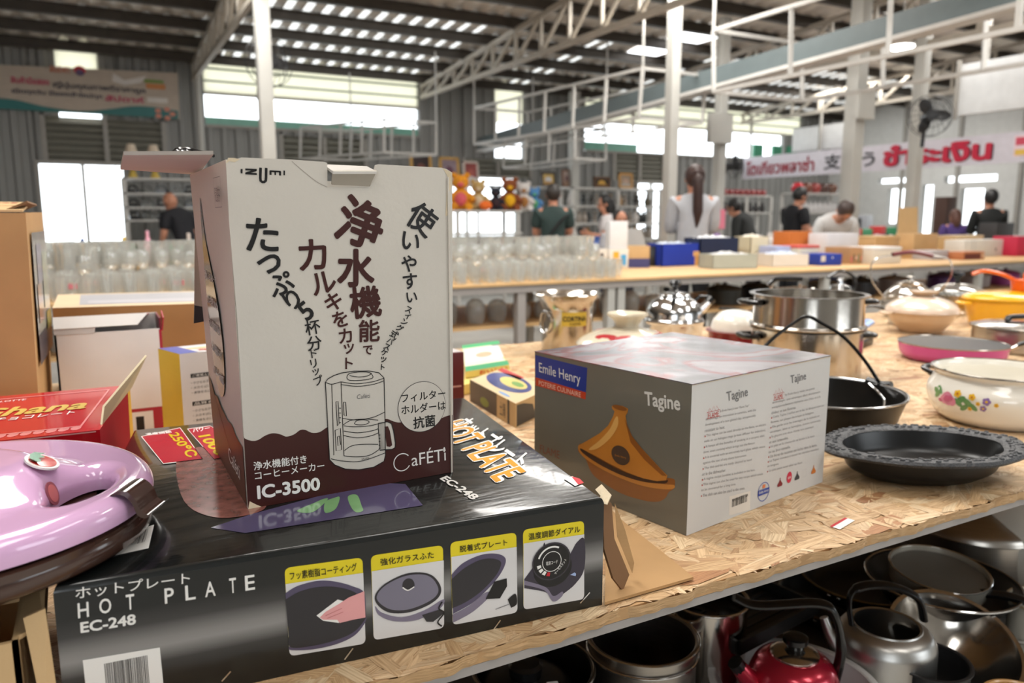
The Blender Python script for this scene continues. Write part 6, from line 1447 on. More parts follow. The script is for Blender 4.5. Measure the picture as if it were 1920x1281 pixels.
# wrapped glass bundles on the second table's lower shelf
bag = glassy('clear_wrap', milk=.35, rough=.12)
pr_ = None
for i in range(26):
    x = -.5 + i * .17
    b = MB(); h = rnd.uniform(.11, .17); b.lathe(spl2([(.05, 0), (.062, .05), (.055, h * .8), (.02, h)], 4), bag, 10)
    if pr_ is None: pr_ = tag(b.build('wrapped_bundle', loc=(x, 4.2, ls)), 'crinkled clear wrapped bundle of glasses on the shelf under the second table', 'bundle', 'wrapped bundles')
    else:
        c = pr_.copy(); COL.objects.link(c); c.location = (x, 4.2 + rnd.uniform(0, .1), ls); c.rotation_euler = (0, 0, i); c.scale = (1, 1, rnd.uniform(.8, 1.15))
# dark pans under the right half of the second table
for i, (x, c) in enumerate(((4.2, (70, 72, 70)), (4.55, (40, 42, 44)), (5.3, (120, 116, 110)), (5.75, (60, 60, 64)), (6.2, (150, 140, 136)), (6.9, (90, 60, 110)), (7.4, (190, 180, 180)), (7.9, (170, 80, 150)))):
    t = thing('stored_pot', ('grey', 'black', 'pale', 'charcoal', 'beige', 'violet', 'white', 'pink')[i] + ' pot stored on the shelf under the second table', 'pot', (x, 4.35, ls))
    b = MB(); b.lathe(vessel(.13, .11), pm(c, .35, .2), 28); b.build('pot_body', t); b = MB(); b.lathe(spl2([(.135, .114), (.1, .135), (.02, .15)], 4) + [(.001, .15)], pm(c, .3, .3), 28); b.ball((0, 0, .16), .018, M['bakelite'], seg=10, ring=6); b.build('lid', t)
def box2(name, label, pxc, w, d, h, c, rz=0, z=T2Z, lid=None, cat='box', open_=None, group=None):
    """carton standing at point pxc on a table; optional paler lid band or white padding showing in the open top"""
    t = thing(name, label, cat, (pxc[0], pxc[1], z), R(rz), group); b = MB(); mt = pm(c, .55)
    if open_:
        th = .006
        for q in ((-w / 2, w / 2, 0, th), (-w / 2, w / 2, d - th, d), (-w / 2, -w / 2 + th, 0, d), (w / 2 - th, w / 2, 0, d)): b.box(*q, 0, h, mt)
        b.box(-w / 2, w / 2, 0, d, 0, th, mt); b.build('tray', t)
        b = MB(); r2 = random.Random(int(w * 1000)); N = 10
        vs = [(-w / 2 + .01 + (w - .02) * i / N, .01 + (d - .02) * j / N, h - .02 + r2.uniform(0, .05) * max(0, math.sin(math.pi * i / N) * math.sin(math.pi * j / N)) ** .5) for j in range(N + 1) for i in range(N + 1)]
        b.add(vs, [(j * (N + 1) + i, j * (N + 1) + i + 1, (j + 1) * (N + 1) + i + 1, (j + 1) * (N + 1) + i) for j in range(N) for i in range(N)], pm(open_, .35)); b.build('wrapping', t, ang=20)
    else:
        b.rbox(-w / 2, w / 2, 0, d, 0, h, mt, .003); b.build('carton', t)
        if lid: b = MB(); b.rbox(-w / 2 - .003, w / 2 + .003, -.003, d + .003, h - lid[1], h + .003, pm(lid[0], .5), .003); b.build('lid', t)
    return t
def printed(t, w, h, shapes):
    b = MB(); p = Panel(b, (-w / 2, -.0005, 0), (1, 0, 0), (0, 0, 1), .0006)
    for x0, y0, x1, y1, c in shapes: p.rect(x0 * w, y0 * h, x1 * w, y1 * h, pm(c, .4), 1)
    b.build('print', t)
BX = box2
t = BX('cup_box', 'white carton printed with a blue and a black cup', (3.3633, 4.8205, 0.9), .14, .12, .15, (214, 206, 194), -14); printed(t, .14, .15, [(.25, .2, .45, .7, (80, 160, 200)), (.6, .25, .78, .8, (50, 44, 50))])
t = BX('cup_box', 'white carton printed with yellow and blue cups', (3.5763, 4.8531, 0.9), .16, .14, .15, (224, 218, 208), -14); printed(t, .16, .15, [(.2, .2, .5, .85, (230, 170, 40)), (.6, .15, .88, .7, (70, 160, 210))])
b = MB(); b.rbox(-.075, .075, 0, .1, 0, .21, pm((226, 226, 228), .4), .004); tag(b.build('white_box', loc=((3.5763, 4.8531, 0.9)[0] + .01, (3.5763, 4.8531, 0.9)[1] + .02, T2Z + .151), rot=(0, 0, R(-14))), 'tall plain white box standing on the carton printed with yellow and blue cups', 'box')
t = BX('lidded_carton', 'tan and navy carton with its grey lid propped open beside the cup cartons', (3.7525, 4.834, 0.9), .18, .15, .17, (196, 160, 112), -20, lid=None); printed(t, .18, .17, [(0, 0, 1, .42, (60, 60, 110))]); b = MB(); b.sheet([(-.09, .12, .17), (.09, .12, .17), (.07, .16, .30), (-.08, .16, .30)], .004, pm((150, 148, 146))); b.build('open_lid', t)
b = MB(); b.rbox(-.045, .045, 0, .06, 0, .16, pm((24, 24, 26), .3), .004); tag(b.build('black_box', loc=((3.97, 4.95, 0.086, 0.202)[0], 4.95, T2Z), rot=(0, 0, R(-20))), 'narrow upright black box left of the bright blue tray', 'box')
q = (4.199, 4.86, 0.389, 0.18); BX('blue_tray', 'bright blue open tray behind the round wooden steamer', (q[0], q[1]), q[2], .2, q[3], (24, 52, 160), 0, open_=(190, 200, 215))
t = thing('wooden_steamer', 'round pale wooden steamer box at the front of the second table', 'steamer', ((4.3706, 4.9966, 0.9)[0], (4.3706, 4.9966, 0.9)[1], T2Z)); wd = pm((206, 152, 88), .5, var=.1)
b = MB(); b.lathe([(.001, 0), (.138, 0), (.138, .075), (.001, .075)], wd, 44); b.build('drum', t); b = MB(); b.lathe([(.142, .076), (.142, .115), (.001, .118)], pm((214, 164, 100), .5, var=.1), 44); b.build('lid', t)
BX('grey_tray', 'pale grey green carton full of clear wrapped goods right of the wooden steamer', (4.3207, 4.374, 0.9), .38, .22, .11, (172, 176, 164), -14, open_=(206, 206, 206))
BX('white_tray', 'long white open carton left of the blue carton front', (4.9103, 4.3639, 0.9), .34, .24, .10, (218, 212, 202), -12, open_=(196, 206, 224))
t = BX('blue_carton', 'royal blue carton with small printed marks at the front of the second table', (5.3142, 4.3104, 0.9), .23, .24, .095, (30, 56, 150), -8); printed(t, .23, .095, [(.06, .35, .26, .85, (206, 200, 190)), (.55, .6, .6, .75, (220, 220, 220))])
t = BX('floral_carton', 'kraft carton with a strip of colourful flowers on its side, behind the blue carton', (5.7116, 4.3585, 0.9), .20, .26, .14, (170, 130, 92), 0); printed(t, .2, .14, [(.05 + k * .15, .1 + (k % 3) * .1, .13 + k * .15, .45 + (k % 2) * .15, ((200, 90, 100), (60, 70, 60), (230, 190, 180), (80, 120, 90), (220, 120, 90), (50, 50, 60))[k]) for k in range(6)])
BX('cream_carton', 'cream carton with a white sheet lying on top, right of the flowered carton', (5.9269, 4.2416, 0.9), .34, .26, .14, (214, 206, 192), -4, lid=((228, 226, 226), .02))
b = MB(); b.rbox(-.13, .13, 0, .16, 0, .09, pm((96, 96, 98), .5), .004); tag(b.build('grey_case', loc=(7.2194, 4.8196, 0.9)), 'flat dark grey case behind the dark red kettle grip', 'box')
BX('patterned_box', 'box with a small grey lattice pattern right of the dark grey case', (7.0116, 4.4601, 0.9), .26, .2, .085, (176, 172, 176), 0)
t = BX('wood_case', 'reddish brown wooden case with tan frame on the second table', (7.2898, 4.3091, 0.9), .33, .16, .075, (176, 110, 70), 0); printed(t, .33, .075, [(.04, .1, .8, .75, (96, 34, 32)), (.84, .2, .95, .8, (206, 170, 140))])
t = BX('long_white_carton', 'long white carton with two thin strap lines behind the wooden case', (8.0261, 4.6385, 0.9), .78, .2, .17, (216, 212, 204), 2); printed(t, .78, .17, [(.18, 0, .187, 1, (110, 108, 106)), (.25, 0, .257, 1, (110, 108, 106)), (.74, .3, .77, .5, (100, 98, 98))])
BX('crimson_carton', 'crimson carton at the right edge of the second table', (8.5058, 4.5121, 0.9), .3, .25, .2, (196, 40, 74), 0)
# rear rows of the second table: (left px edge, right edge, top edge) measured at depth Y
def rear(name, label, q, c, d=.2, **kw): return BX(name, label, (q[0], q[1]), q[2], d, q[3], c, 0, **kw)
rear('navy_tray', 'dark navy open tray in the rear row in front of the grey shirted woman', (4.607, 4.85, 0.427, 0.223), (24, 36, 66), open_=(220, 222, 226))
rear('cream_tray', 'pale cream carton in the rear row right of the navy tray', (5.066, 4.85, 0.211, 0.227), (216, 206, 176), open_=(224, 216, 200))
rear('lilac_box', 'pale lilac box behind the long white open carton', (5.109, 4.62, 0.161, 0.151), (166, 174, 206))
rear('red_stripe_box', 'flat cream box with a red lid edge in the middle row', (5.332, 4.55, 0.248, 0.154), (214, 206, 186), lid=((206, 84, 76), .02))
rear('orange_box', 'orange brown box in the rear row left of the bending person', (5.746, 5.0, 0.294, 0.265), (196, 110, 46))
rear('blue_white_box', 'white box with blue edges in the rear row below the bending person', (5.999, 4.75, 0.416, 0.248), (60, 90, 170), lid=((216, 216, 222), .17))
rear('kraft_tray', 'shallow kraft carton right of the blue edged white box', (6.63, 4.75, 0.353, 0.218), (190, 152, 104), lid=((206, 172, 124), .02))
t = rear('kraft_tray', 'kraft carton with tall raised flap in the rear row', (7.209, 4.75, 0.367, 0.238), (196, 158, 110)); b = MB(); q = (7.274, 4.75, 0.262, 0.377); b.sheet([(-.16, .20, 0), (.16, .20, 0), (.18, .24, .26), (-.11, .24, .25)], .004, pm((206, 172, 124))); f_ = b.build('raised_flap', t); f_.location = (0, 0, (7.209, 4.75, 0.367, 0.238)[3])
rear('kraft_tray', 'long kraft carton in the rear row behind the long white carton', (8.099, 4.85, 0.481, 0.207), (200, 166, 118), lid=((206, 180, 140), .02))
rear('charcoal_crate', 'charcoal grey crate at the rear right of the second table', (9.038, 5.02, 0.341, 0.337), (58, 58, 60))
# ================================================================ third tables: crockery and small goods
def table(label, x0, x1, y0, y1, z, mt):
    t = thing('display_table', label, 'table', ((x0 + x1) / 2, (y0 + y1) / 2, 0))
    b = MB(); b.rbox(x0, x1, y0, y1, z - .02, z, mt, .003); b.build('tabletop', t, world=True)
    for x in (x0 + .05, (x0 + x1) / 2, x1 - .1):
        for y in (y0 + .03, y1 - .08): b = MB(); b.box(x, x + .05, y, y + .05, 0, z - .02, M['column_white']); b.build('leg', t, world=True)
    return t
table('third table holding colourful small goods behind the glassware', -1.6, 5.1, 6.25, 6.98, .92, M['pine'])
table('crockery table in front of the people at the right', 5.8, 9.8, 6.2, 6.75, .92, pm((206, 200, 196)))
table('red edged table at the far right with green and red baskets', 8.7, 10.9, 7.25, 7.75, .95, pm((150, 36, 40)))
CO = [(196, 60, 60), (60, 90, 160), (226, 190, 70), (214, 206, 200), (150, 120, 170), (230, 170, 190), (60, 130, 90), (50, 44, 60), (226, 120, 60), (206, 206, 214), (120, 60, 70), (90, 150, 190)]
CN = ['red', 'blue', 'yellow', 'white', 'lilac', 'pink', 'green', 'black', 'orange', 'pale grey', 'maroon', 'sky blue']
goods = {}
def good(kind, ci, x, y, z, where, s=1.0):
    key = (kind, ci)
    lab = '%s %s %s' % (CN[ci], {'toy_box': 'little goods box', 'jar': 'lidded jar', 'cup': 'small cup', 'bottle': 'slim bottle', 'bowl': 'small bowl'}[kind], where)
    if key not in goods:
        b = MB(); c = pm(CO[ci], .4)
        if kind == 'toy_box': b.rbox(-.06, .06, -.05, .05, 0, .15, c, .006)
        elif kind == 'jar': b.lathe(fil([(.001, 0), (.05, 0), (.055, .1), (.035, .13)], .01) + [(.04, .132), (.04, .16), (.001, .162)], c, 16)
        elif kind == 'cup': b.lathe([(.001, 0), (.03, 0), (.042, .09), (.039, .09), (.028, .006), (.001, .006)], c, 16)
        elif kind == 'bowl': b.lathe([(.001, 0), (.035, 0), (.075, .055), (.072, .056), (.033, .006), (.001, .006)], c, 18)
        else: b.lathe(fil([(.001, 0), (.035, 0), (.035, .13), (.014, .17), (.014, .22), (.001, .22)], .01), c, 14)
        o = b.build(kind); goods[key] = o
    else:
        o = goods[key].copy(); COL.objects.link(o)
    o.location = (x, y, z); o.rotation_euler = (0, 0, rnd.uniform(0, 6.28)); o.scale = (s, s, s * rnd.uniform(.85, 1.2))
    tag(o, lab, {'toy_box': 'box'}.get(kind, kind), 'small goods ' + where)
for i in range(40):
    for y in (6.37, 6.6, 6.84):
        x = -1.0 + i * .155 + rnd.uniform(-.02, .02)
        if 450 < ppx(x, y, 1) < 770 or rnd.random() < .22: continue
        good(rnd.choice(('toy_box', 'jar', 'cup', 'bottle', 'bowl')), rnd.randrange(12), x, y + rnd.uniform(-.05, .05), .92, 'on the third table', 1.0)
for i in range(24):
    for y in (6.3, 6.47, 6.64):
        x = 5.95 + i * .16 + rnd.uniform(-.02, .02)
        if rnd.random() < .18 or (abs(x - 6.4) < .5 and 0): continue
        good(rnd.choice(('cup', 'bowl', 'cup', 'jar')), rnd.choice((3, 9, 3, 9, 3, 4, 7, 11)), x, y, .92, 'on the crockery table', 1.1)
for i in range(8): good(rnd.choice(('toy_box', 'bowl')), (6, 0)[i % 2], 8.85 + i * .26, 7.45, .95, 'on the red edged table', 1.5)

# ================================================================ people
def skin_mesh(nodes, edges, mt, sub=2, root=0):
    """grow one continuous surface around a skeleton of (x, y, z, rx, ry) joints"""
    me = bpy.data.meshes.new('figure'); me.from_pydata([n[:3] for n in nodes], edges, [])
    o = bpy.data.objects.new('figure', me); COL.objects.link(o)
    md = o.modifiers.new('skin', 'SKIN'); md.branch_smoothing = .6
    sv = me.skin_vertices[0].data
    for i, n in enumerate(nodes): sv[i].radius = (n[3], n[4]); sv[i].use_root = (i == root)
    ss = o.modifiers.new('sub', 'SUBSURF'); ss.levels = ss.render_levels = sub
    dg = bpy.context.evaluated_depsgraph_get(); dg.update()
    ev = bpy.data.meshes.new_from_object(o.evaluated_get(dg))
    bpy.data.objects.remove(o)
    ev.materials.clear(); ev.materials.append(mt)
    ev.polygons.foreach_set('use_smooth', [True] * len(ev.polygons))
    return ev
def person(label, loc, h, rz, shirt, pants, hair, hairlen='short', bend=0.0, arms='down', headdown=0.0, sleeve='short', bald=False):
    """standing figure facing local -Y; bend leans the trunk forward"""
    t = thing('person', label, 'person', (loc[0], loc[1], 0), R(rz)); k = h / 1.68
    def hip(p):                      # lean everything above the hip forward
        x, y, z = p; c, s = math.cos(bend), math.sin(bend); z0 = .92
        if z < z0: return (x * k, y * k, z * k)
        dz = z - z0; return (x * k, (y * c - dz * s) * k, (z0 + dz * c + y * s) * k)
    J = {'pel': (0, 0, .93, .15, .10), 'wai': (0, .0, 1.06, .125, .09), 'che': (0, .005, 1.24, .15, .105), 'nkb': (0, .01, 1.40, .085, .075), 'nek': (0, .0, 1.45, .05, .05)}
    for s, n in ((-1, 'l'), (1, 'r')):
        J['hi' + n] = (s * .085, 0, .86, .088, .09); J['kn' + n] = (s * .09, -.01, .48, .058, .06); J['an' + n] = (s * .09, .01, .09, .038, .042); J['to' + n] = (s * .095, -.12, .035, .038, .03)
        J['sh' + n] = (s * .165, .01, 1.365, .058, .058)
        if arms == 'down': el, wr, ha = (s * .215, .02, 1.11), (s * .205, -.07, .90), (s * .2, -.09, .84)
        elif arms == 'reach': el, wr, ha = (s * .22, -.10, 1.15), (s * .15, -.30, 1.08), (s * .14, -.37, 1.06)
        else: el, wr, ha = (s * .20, -.06, 1.12), (s * .08, -.24, 1.16), (s * .06, -.29, 1.17)
        J['el' + n] = (*el, .042, .042); J['wr' + n] = (*wr, .028, .026); J['ha' + n] = (*ha, .034, .02)
    names = list(J); idx = {n: i for i, n in enumerate(names)}
    nodes = [(*hip(J[n][:3]), J[n][3] * k, J[n][4] * k) for n in names]
    E = [('pel', 'wai'), ('wai', 'che'), ('che', 'nkb'), ('nkb', 'nek')] + [(a + s, b_ + s) for s in 'lr' for a, b_ in (('hi', 'kn'), ('kn', 'an'), ('an', 'to'), ('sh', 'el'), ('el', 'wr'), ('wr', 'ha'))] + [('pel', 'hi' + s) for s in 'lr'] + [('nkb', 'sh' + s) for s in 'lr']
    me = skin_mesh(nodes, [(idx[a], idx[b_]) for a, b_ in E], M['skin'], 2)
    # head with face, joined to the same body mesh
    hb = MB(); N0 = hip((0, -.005, 1.45)); hc = V3(hip((0, -.012, 1.565))) + V3((0, -.06 * headdown, -.03 * headdown)) * k
    Th = Matrix.Translation(hc) @ Matrix.Rotation(bend * .6 + headdown, 4, 'X') @ Matrix.Scale(k, 4)
    hb.tube([V3(N0) - V3((0, 0, .02)), hc - V3((0, 0, .04))], .05 * k, M['skin'], 12)
    hb.ball((0, .01, .02), (.074, .092, .10), M['skin'], T=Th, seg=20, ring=14); hb.ball((0, -.03, -.05), (.055, .06, .06), M['skin'], T=Th, seg=16, ring=10)
    hb.ball((0, -.09, -.012), (.012, .02, .022), M['skin'], T=Th, seg=8, ring=6)
    for s in (-1, 1): hb.ball((s * .076, .012, 0), (.01, .022, .032), M['skin'], T=Th, seg=8, ring=6); hb.ball((s * .03, -.078, .018), (.011, .008, .007), M['hair'], T=Th, seg=8, ring=6)
    hb.ball((0, -.087, -.052), (.022, .006, .006), pm((150, 84, 78)), T=Th, seg=8, ring=6)
    # five fingers on each hand
    for n, s in (('l', -1), ('r', 1)):
        wv, hv = V3(hip(J['wr' + n][:3])), V3(hip(J['ha' + n][:3])); d = (hv - wv).normalized(); sd = d.cross(V3((1, 0, 0))).normalized()
        for f in range(4):
            b0 = hv + sd * (.022 - f * .0145) * k; L = (.062, .07, .066, .05)[f] * k; cu = V3((-s * .35, 0, 0))
            hb.tube([b0, b0 + d * L * .55, b0 + (d + cu * .5) * L], [.0085 * k, .008 * k, .006 * k], M['skin'], 6)
        hb.tube([wv + d * .03 * k + sd * .02 * k, wv + (d * .055 + sd * .05) * k, wv + (d * .09 + sd * .055) * k], [.010 * k, .009 * k, .007 * k], M['skin'], 6)
    bm = bmesh.new(); bm.from_mesh(me); body = MB(); body.frombm(bm, M['skin'])
    body.add(hb.v, hb.f, M['skin']); 
    for i in range(len(hb.f)): body.m[-len(hb.f) + i] = body.mi(hb.mats[hb.m[i]])
    body.build('body', t, ang=80)
    def cloth(name, keep, edges, grow, mt, cut=None):
        ii = {n: i for i, n in enumerate(keep)}; nd = []
        for n in keep:
            p = J[n] if n in J else cut[n]; g_ = 1.35 if n in ('nkb', 'shl', 'shr', 'col') and name == 'shirt' else 1.08; nd.append((*hip((p[0], p[1], p[2] + (.018 if n in ('shl', 'shr', 'nkb') and name == 'shirt' else 0))), p[3] * k * g_ + grow, p[4] * k * g_ + grow))
        m_ = skin_mesh(nd, [(ii[a], ii[b_]) for a, b_ in edges], mt, 2); o = bpy.data.objects.new(name, m_); COL.objects.link(o); o.parent = t; return o
    cut = {}
    for n in 'lr':
        a, b_ = V3(J['sh' + n][:3]), V3(J['el' + n][:3]); e = b_ if sleeve == 'short' else V3(J['wr' + n][:3]); f = .75 if sleeve == 'short' else .95; src_ = a if sleeve == 'short' else b_
        cut['sl' + n] = (*(src_ + (e - src_) * f), .054 if sleeve == 'short' else .036, .054 if sleeve == 'short' else .036)
    cut['hem'] = (0, 0, .86, .155, .108)
    cut['col'] = (0, .004, 1.438, .07, .066); ks = ['hem', 'wai', 'che', 'nkb', 'col', 'shl', 'shr'] + (['ell', 'elr'] if sleeve != 'short' else []) + ['sll', 'slr']
    es = [('hem', 'wai'), ('wai', 'che'), ('che', 'nkb'), ('nkb', 'col'), ('nkb', 'shl'), ('nkb', 'shr')] + ([('shl', 'ell'), ('ell', 'sll'), ('shr', 'elr'), ('elr', 'slr')] if sleeve != 'short' else [('shl', 'sll'), ('shr', 'slr')])
    cloth('shirt', ks, es, .010, pm(shirt, .8, var=.08), cut)
    cloth('trousers', ['pel', 'hil', 'hir', 'knl', 'knr', 'anl', 'anr'], [('pel', 'hil'), ('pel', 'hir'), ('hil', 'knl'), ('hir', 'knr'), ('knl', 'anl'), ('knr', 'anr')], .008, pm(pants, .8, var=.08))
    if not bald:
        hm = MB(); hmt = pm(hair, .5, var=.25)
        hm.ball((0, .028, .03), (.088, .094, .104), hmt, T=Th, seg=20, ring=14)
        if hairlen == 'tail':
            hm.ball((0, .10, .05), (.035, .035, .035), hmt, T=Th)
            hm.tube(spline([hc + V3((0, .095, .05)) * k, hc + V3((-.005, .135, -.02)) * k, hc + V3((-.01, .135, -.16)) * k, hc + V3((-.015, .12, -.32)) * k, hc + V3((-.01, .115, -.42)) * k], 4), [.03] * 3 + [.044 * k] * 9 + [.036, .028, .02, .012, .006], hmt, 12)
        elif hairlen == 'long': hm.tube(spline([hc + V3((0, .04, .05)) * k, hc + V3((0, .07, -.06)) * k, hc + V3((0, .07, -.2)) * k], 4), [.085 * k] * 5 + [.08 * k, .07 * k, .06 * k, .04 * k], hmt, 12)
        hm.build('hair', t, ang=80)
    return t
P = {}
P['w'] = person('woman seen from behind with a long dark ponytail and light grey sweater', (4.9079, 5.5259, 1.3305), 1.76, 150, (176, 178, 184), (40, 40, 46), (52, 32, 28), 'tail', arms='front', sleeve='long')
P['t'] = person('man in a dark teal shirt with black sling strap, back turned', (4.5644, 7.4428, 1.3433), 1.66, 152, (44, 62, 60), (40, 40, 44), (44, 38, 34), arms='front', headdown=.25)
b = MB(); b.tube(spline([(-.17, .05, 1.34), (-.06, .145, 1.24), (.08, .135, 1.05), (.17, .05, .92)], 5), .024, pm((18, 18, 20)), 8, flat=.35); b.build('sling_strap', P['t'])
person('bald man in a black vest bending to the left before the grey shelves', (1.0368, 10.0503, 1.3484), 1.66, 215, (26, 26, 32), (40, 40, 46), (60, 50, 46), bend=.42, arms='reach', headdown=.3, bald=True)
person('person in black t-shirt looking down, left of the white post', (8.0354, 7.1733, 1.3552), 1.70, 80, (20, 20, 26), (40, 42, 50), (20, 18, 18), bend=.12, arms='front', headdown=.5)
person('dark haired person in charcoal clothes stooping by the red vases', (7.5684, 7.3115, 1.3544), 1.62, 200, (34, 36, 36), (30, 30, 34), (24, 20, 20), bend=.5, arms='reach', headdown=.3, sleeve='long')
person('grey haired person in a pale shirt bending low over the boxes', (7.0189, 5.764, 1.3407), 1.62, 330, (190, 190, 190), (40, 42, 60), (66, 52, 48), bend=.62, arms='reach', headdown=1.15)
person('person in a black hooded jacket with back turned at the far right', (10.5056, 6.0628, 1.3569), 1.66, 140, (22, 24, 24), (30, 30, 34), (22, 20, 20), arms='front', sleeve='long')
person('small person in a white blouse beside the white vase shelves', (5.8585, 8.2398, 1.3544), 1.58, 240, (206, 200, 200), (60, 60, 70), (22, 20, 20), 'long', arms='front', headdown=.2)
person('brown haired person in purple sitting low near the dark cabinet', (11.4945, 7.1409, 1.3689), 1.42, 150, (86, 66, 130), (50, 50, 60), (92, 60, 50), 'long', arms='front')
person('short dark haired person half hidden behind the tall white box', (4.3941, 5.951, 1.1826), 1.36, -25, (170, 170, 176), (60, 60, 70), (26, 22, 22), arms='front', headdown=.1)

# ================================================================ hanging pipe frames
def frame(name, label, a_top, a_bot, b_top, b_bot, n, wide, w=.035):
    """open box frame of square pipe hung from the roof: near side a->b, far side shifted by +X"""
    t = thing(name, label, 'frame', tuple(a_bot))
    o = V3(a_bot); A1, A0, B1, B0 = (V3(q) - o for q in (a_top, a_bot, b_top, b_bot)); D = V3((wide, 0, 0))
    for s in (V3(), D):
        for nm, p, q in (('top_rail', A1, B1), ('bottom_rail', A0, B0)): b = MB(); b.bar(p + s, q + s, w, M['pipe_white']); b.build(nm, t)
        for k in range(n + 1):
            f = k / n; b = MB(); b.bar(A0.lerp(B0, f) + s, A1.lerp(B1, f) + s, w, M['pipe_white']); b.build('upright', t)
    for p in (A1, A0, B1, B0): b = MB(); b.bar(p, p + D, w, M['pipe_white']); b.build('cross_rail', t)
    for k in (0, n):
        p = A1.lerp(B1, k / n); b = MB(); b.bar(p, (p.x, p.y, rz_(p.y + o.y) - .12 - o.z), w * .6, M['pipe_white']); b.build('hanger', t)
    return t
XF = 5.542
a1, a0 = V3((5.5649, 6.0682, 3.1228)), V3((5.5196, 5.9848, 2.5233))
frame('hanging_frame', 'nearest white pipe frame hung from the roof at the upper right', a1, a0, (a1.x, 1.2, a1.z), (a0.x, 1.2, a0.z), 5, 1.25)
a1, a0 = V3((5.0471, 10.4529, 2.8788)), V3((5.0082, 10.3812, 2.3641))
frame('hanging_frame', 'white pipe frame crossing the grey gutter beam in the middle of the hall', a1, a0, (a1.x + .3, 6.9, a1.z + .0), (a0.x + .3, 6.9, a0.z), 6, .9, .03)
a1, a0 = V3((4.3026, 10.115, 2.5963)), V3((4.2696, 10.0542, 2.1601))
frame('hanging_frame', 'white pipe frame hanging over the picture frames right behind the open carton', (a1.x - .75, 11.6, a1.z), (a0.x - .75, 11.6, a0.z), a1, a0, 4, -.75 + .0, .028)
a1, a0 = V3((6.2932, 8.9011, 2.4974)), V3((6.2616, 8.8429, 2.0797))
frame('hanging_frame', 'small white pipe frame left of the tall white column', (a1.x, 10.9, a1.z), (a0.x, 10.9, a0.z), a1, a0, 3, -.5, .028)
# ================================================================ banners and signs
t = thing('wall_banner', 'large beige banner with teal wave and Thai lettering on the left back wall', 'banner', (.18, 11.96, 2.62))
b = MB(); bc_ = pm((186, 172, 158), .6); b.sheet([(-.95, 11.97, 2.66), (1.21, 11.95, 2.66), (1.22, 11.95, 3.28), (-.95, 11.97, 3.20)][::-1], -.006, bc_)
p = Panel(b, (-.95, 11.955, 2.66), (1, -.007, 0), (0, 0, 1), .002)
p.poly(spl2([(0, .13), (.25, .12), (.55, .06), (.95, .03), (1.3, .08), (1.55, .13), (1.8, .14), (2.14, .11)], 5) + [(2.14, 0), (0, 0)], pm((36, 110, 110), .5), 2)
p.tx('สินค้ามือสอง', pm((190, 60, 96)), [(.20, .33), (.62, .33), (.20, .42)], 3, .03); p.tx('ญี่ปุ่นคุณภาพดีราคาถูก', pm((60, 56, 70)), [(.66, .29), (1.75, .29), (.66, .39)], 3, .03)
p.tx('เปิดทุกวัน มีของเข้าใหม่ทุก', pm((60, 56, 76)), [(.2, .19), (1.22, .19), (.2, .27)], 3, .03); p.tx('สัปดาห์', pm((180, 50, 90)), [(1.25, .18), (1.72, .18), (1.25, .26)], 3, .03)
p.ell((.98, .55), .07, .055, pm((200, 40, 50)), 3, 24); p.ell((.98, .52), .05, .04, pm((90, 70, 110)), 4, 24); p.tx('ลดราคา', pm((200, 110, 80)), [(.64, .50), (.86, .50), (.64, .58)], 3, .02)
p.poly([(1.35, .44), (1.5, .4), (1.7, .45), (1.78, .55), (1.5, .47), (1.37, .55)], pm((216, 210, 206)), 2); p.rect(1.76, .38, 2.0, .45, pm((200, 130, 70)), 2); p.rect(1.74, .46, 1.98, .5, pm((120, 150, 60)), 2); p.rect(1.76, .2, 2.02, .27, pm((216, 210, 204)), 2)
for k in range(5): p.ell((1.97 + .1 * math.cos(k * 1.256), .06 + .06 * math.sin(k * 1.256)), .04, .03, pm((206, 130, 110)), 4, 12)
b.build('cloth', t, world=True)
XBn = 11.8
q0, q1, q2, q3 = V3((11.8, 11.8653, 2.0946)), V3((11.8, 11.848, 2.5197)), V3((11.8, 6.3198, 2.4503)), V3((11.8, 6.2829, 2.0797))
zb0, zt0 = 2.09, 2.52
t = thing('payment_banner', 'long white banner with red Thai and black Japanese lettering above the pay counter', 'banner', (XBn, 9.2, zb0))
b = MB(); b.box(XBn, XBn + .03, 6.3, q0.y, zb0, zt0, pm((206, 200, 208), .5))
p = Panel(b, (XBn, q0.y, zb0), (0, -1, 0), (0, 0, 1), .003)
u_ = lambda x: q0.y - x
R_T = pm((150, 24, 44), .5); R_T2 = pm((190, 30, 60), .5)
def bt(s, mt, xa, xb, f0, f1, bold): p.tx(s, mt, [(xa, (zt0 - zb0) * f0), (xb, (zt0 - zb0) * f0), (xa, (zt0 - zb0) * f1)], 2, bold)
BX0 = [11.75, 10.064, 9.85, 8.806, 8.654, 6.854, 6.548, 6.278]
bt('โตเกียวพลาซ่า', R_T, u_(BX0[0]), u_(BX0[1]), .16, .80, .03)
bt('支払う', M['black_ink'], u_(BX0[2]), u_(BX0[3]), .18, .80, .02)
bt('ชำระเงิน', pm((60, 40, 56)), u_(BX0[4]) + .02, u_(BX0[5]) + .02, .12, .92, .05); p.off = .004; bt('ชำระเงิน', R_T2, u_(BX0[4]), u_(BX0[5]), .14, .94, .045); p.off = .003
e0, e1 = u_(BX0[6]), u_(BX0[7])
p.rect(e0, .08, e1 + .1, .38, pm((226, 200, 206)), 2); p.rect(e0 + .02, .24, e1, .35, pm((196, 70, 90)), 3); p.rect(e0 + .02, .10, e1, .18, pm((220, 180, 80)), 3)
b.build('cloth', t, world=True)
for y in (6.4, 8.2, 10.0, 11.7): b = MB(); b.box(XBn + .03, XBn + .07, y, y + .04, zb0, rz_(y) - .2, M['grey_paint']); b.build('hanger', t, world=True)
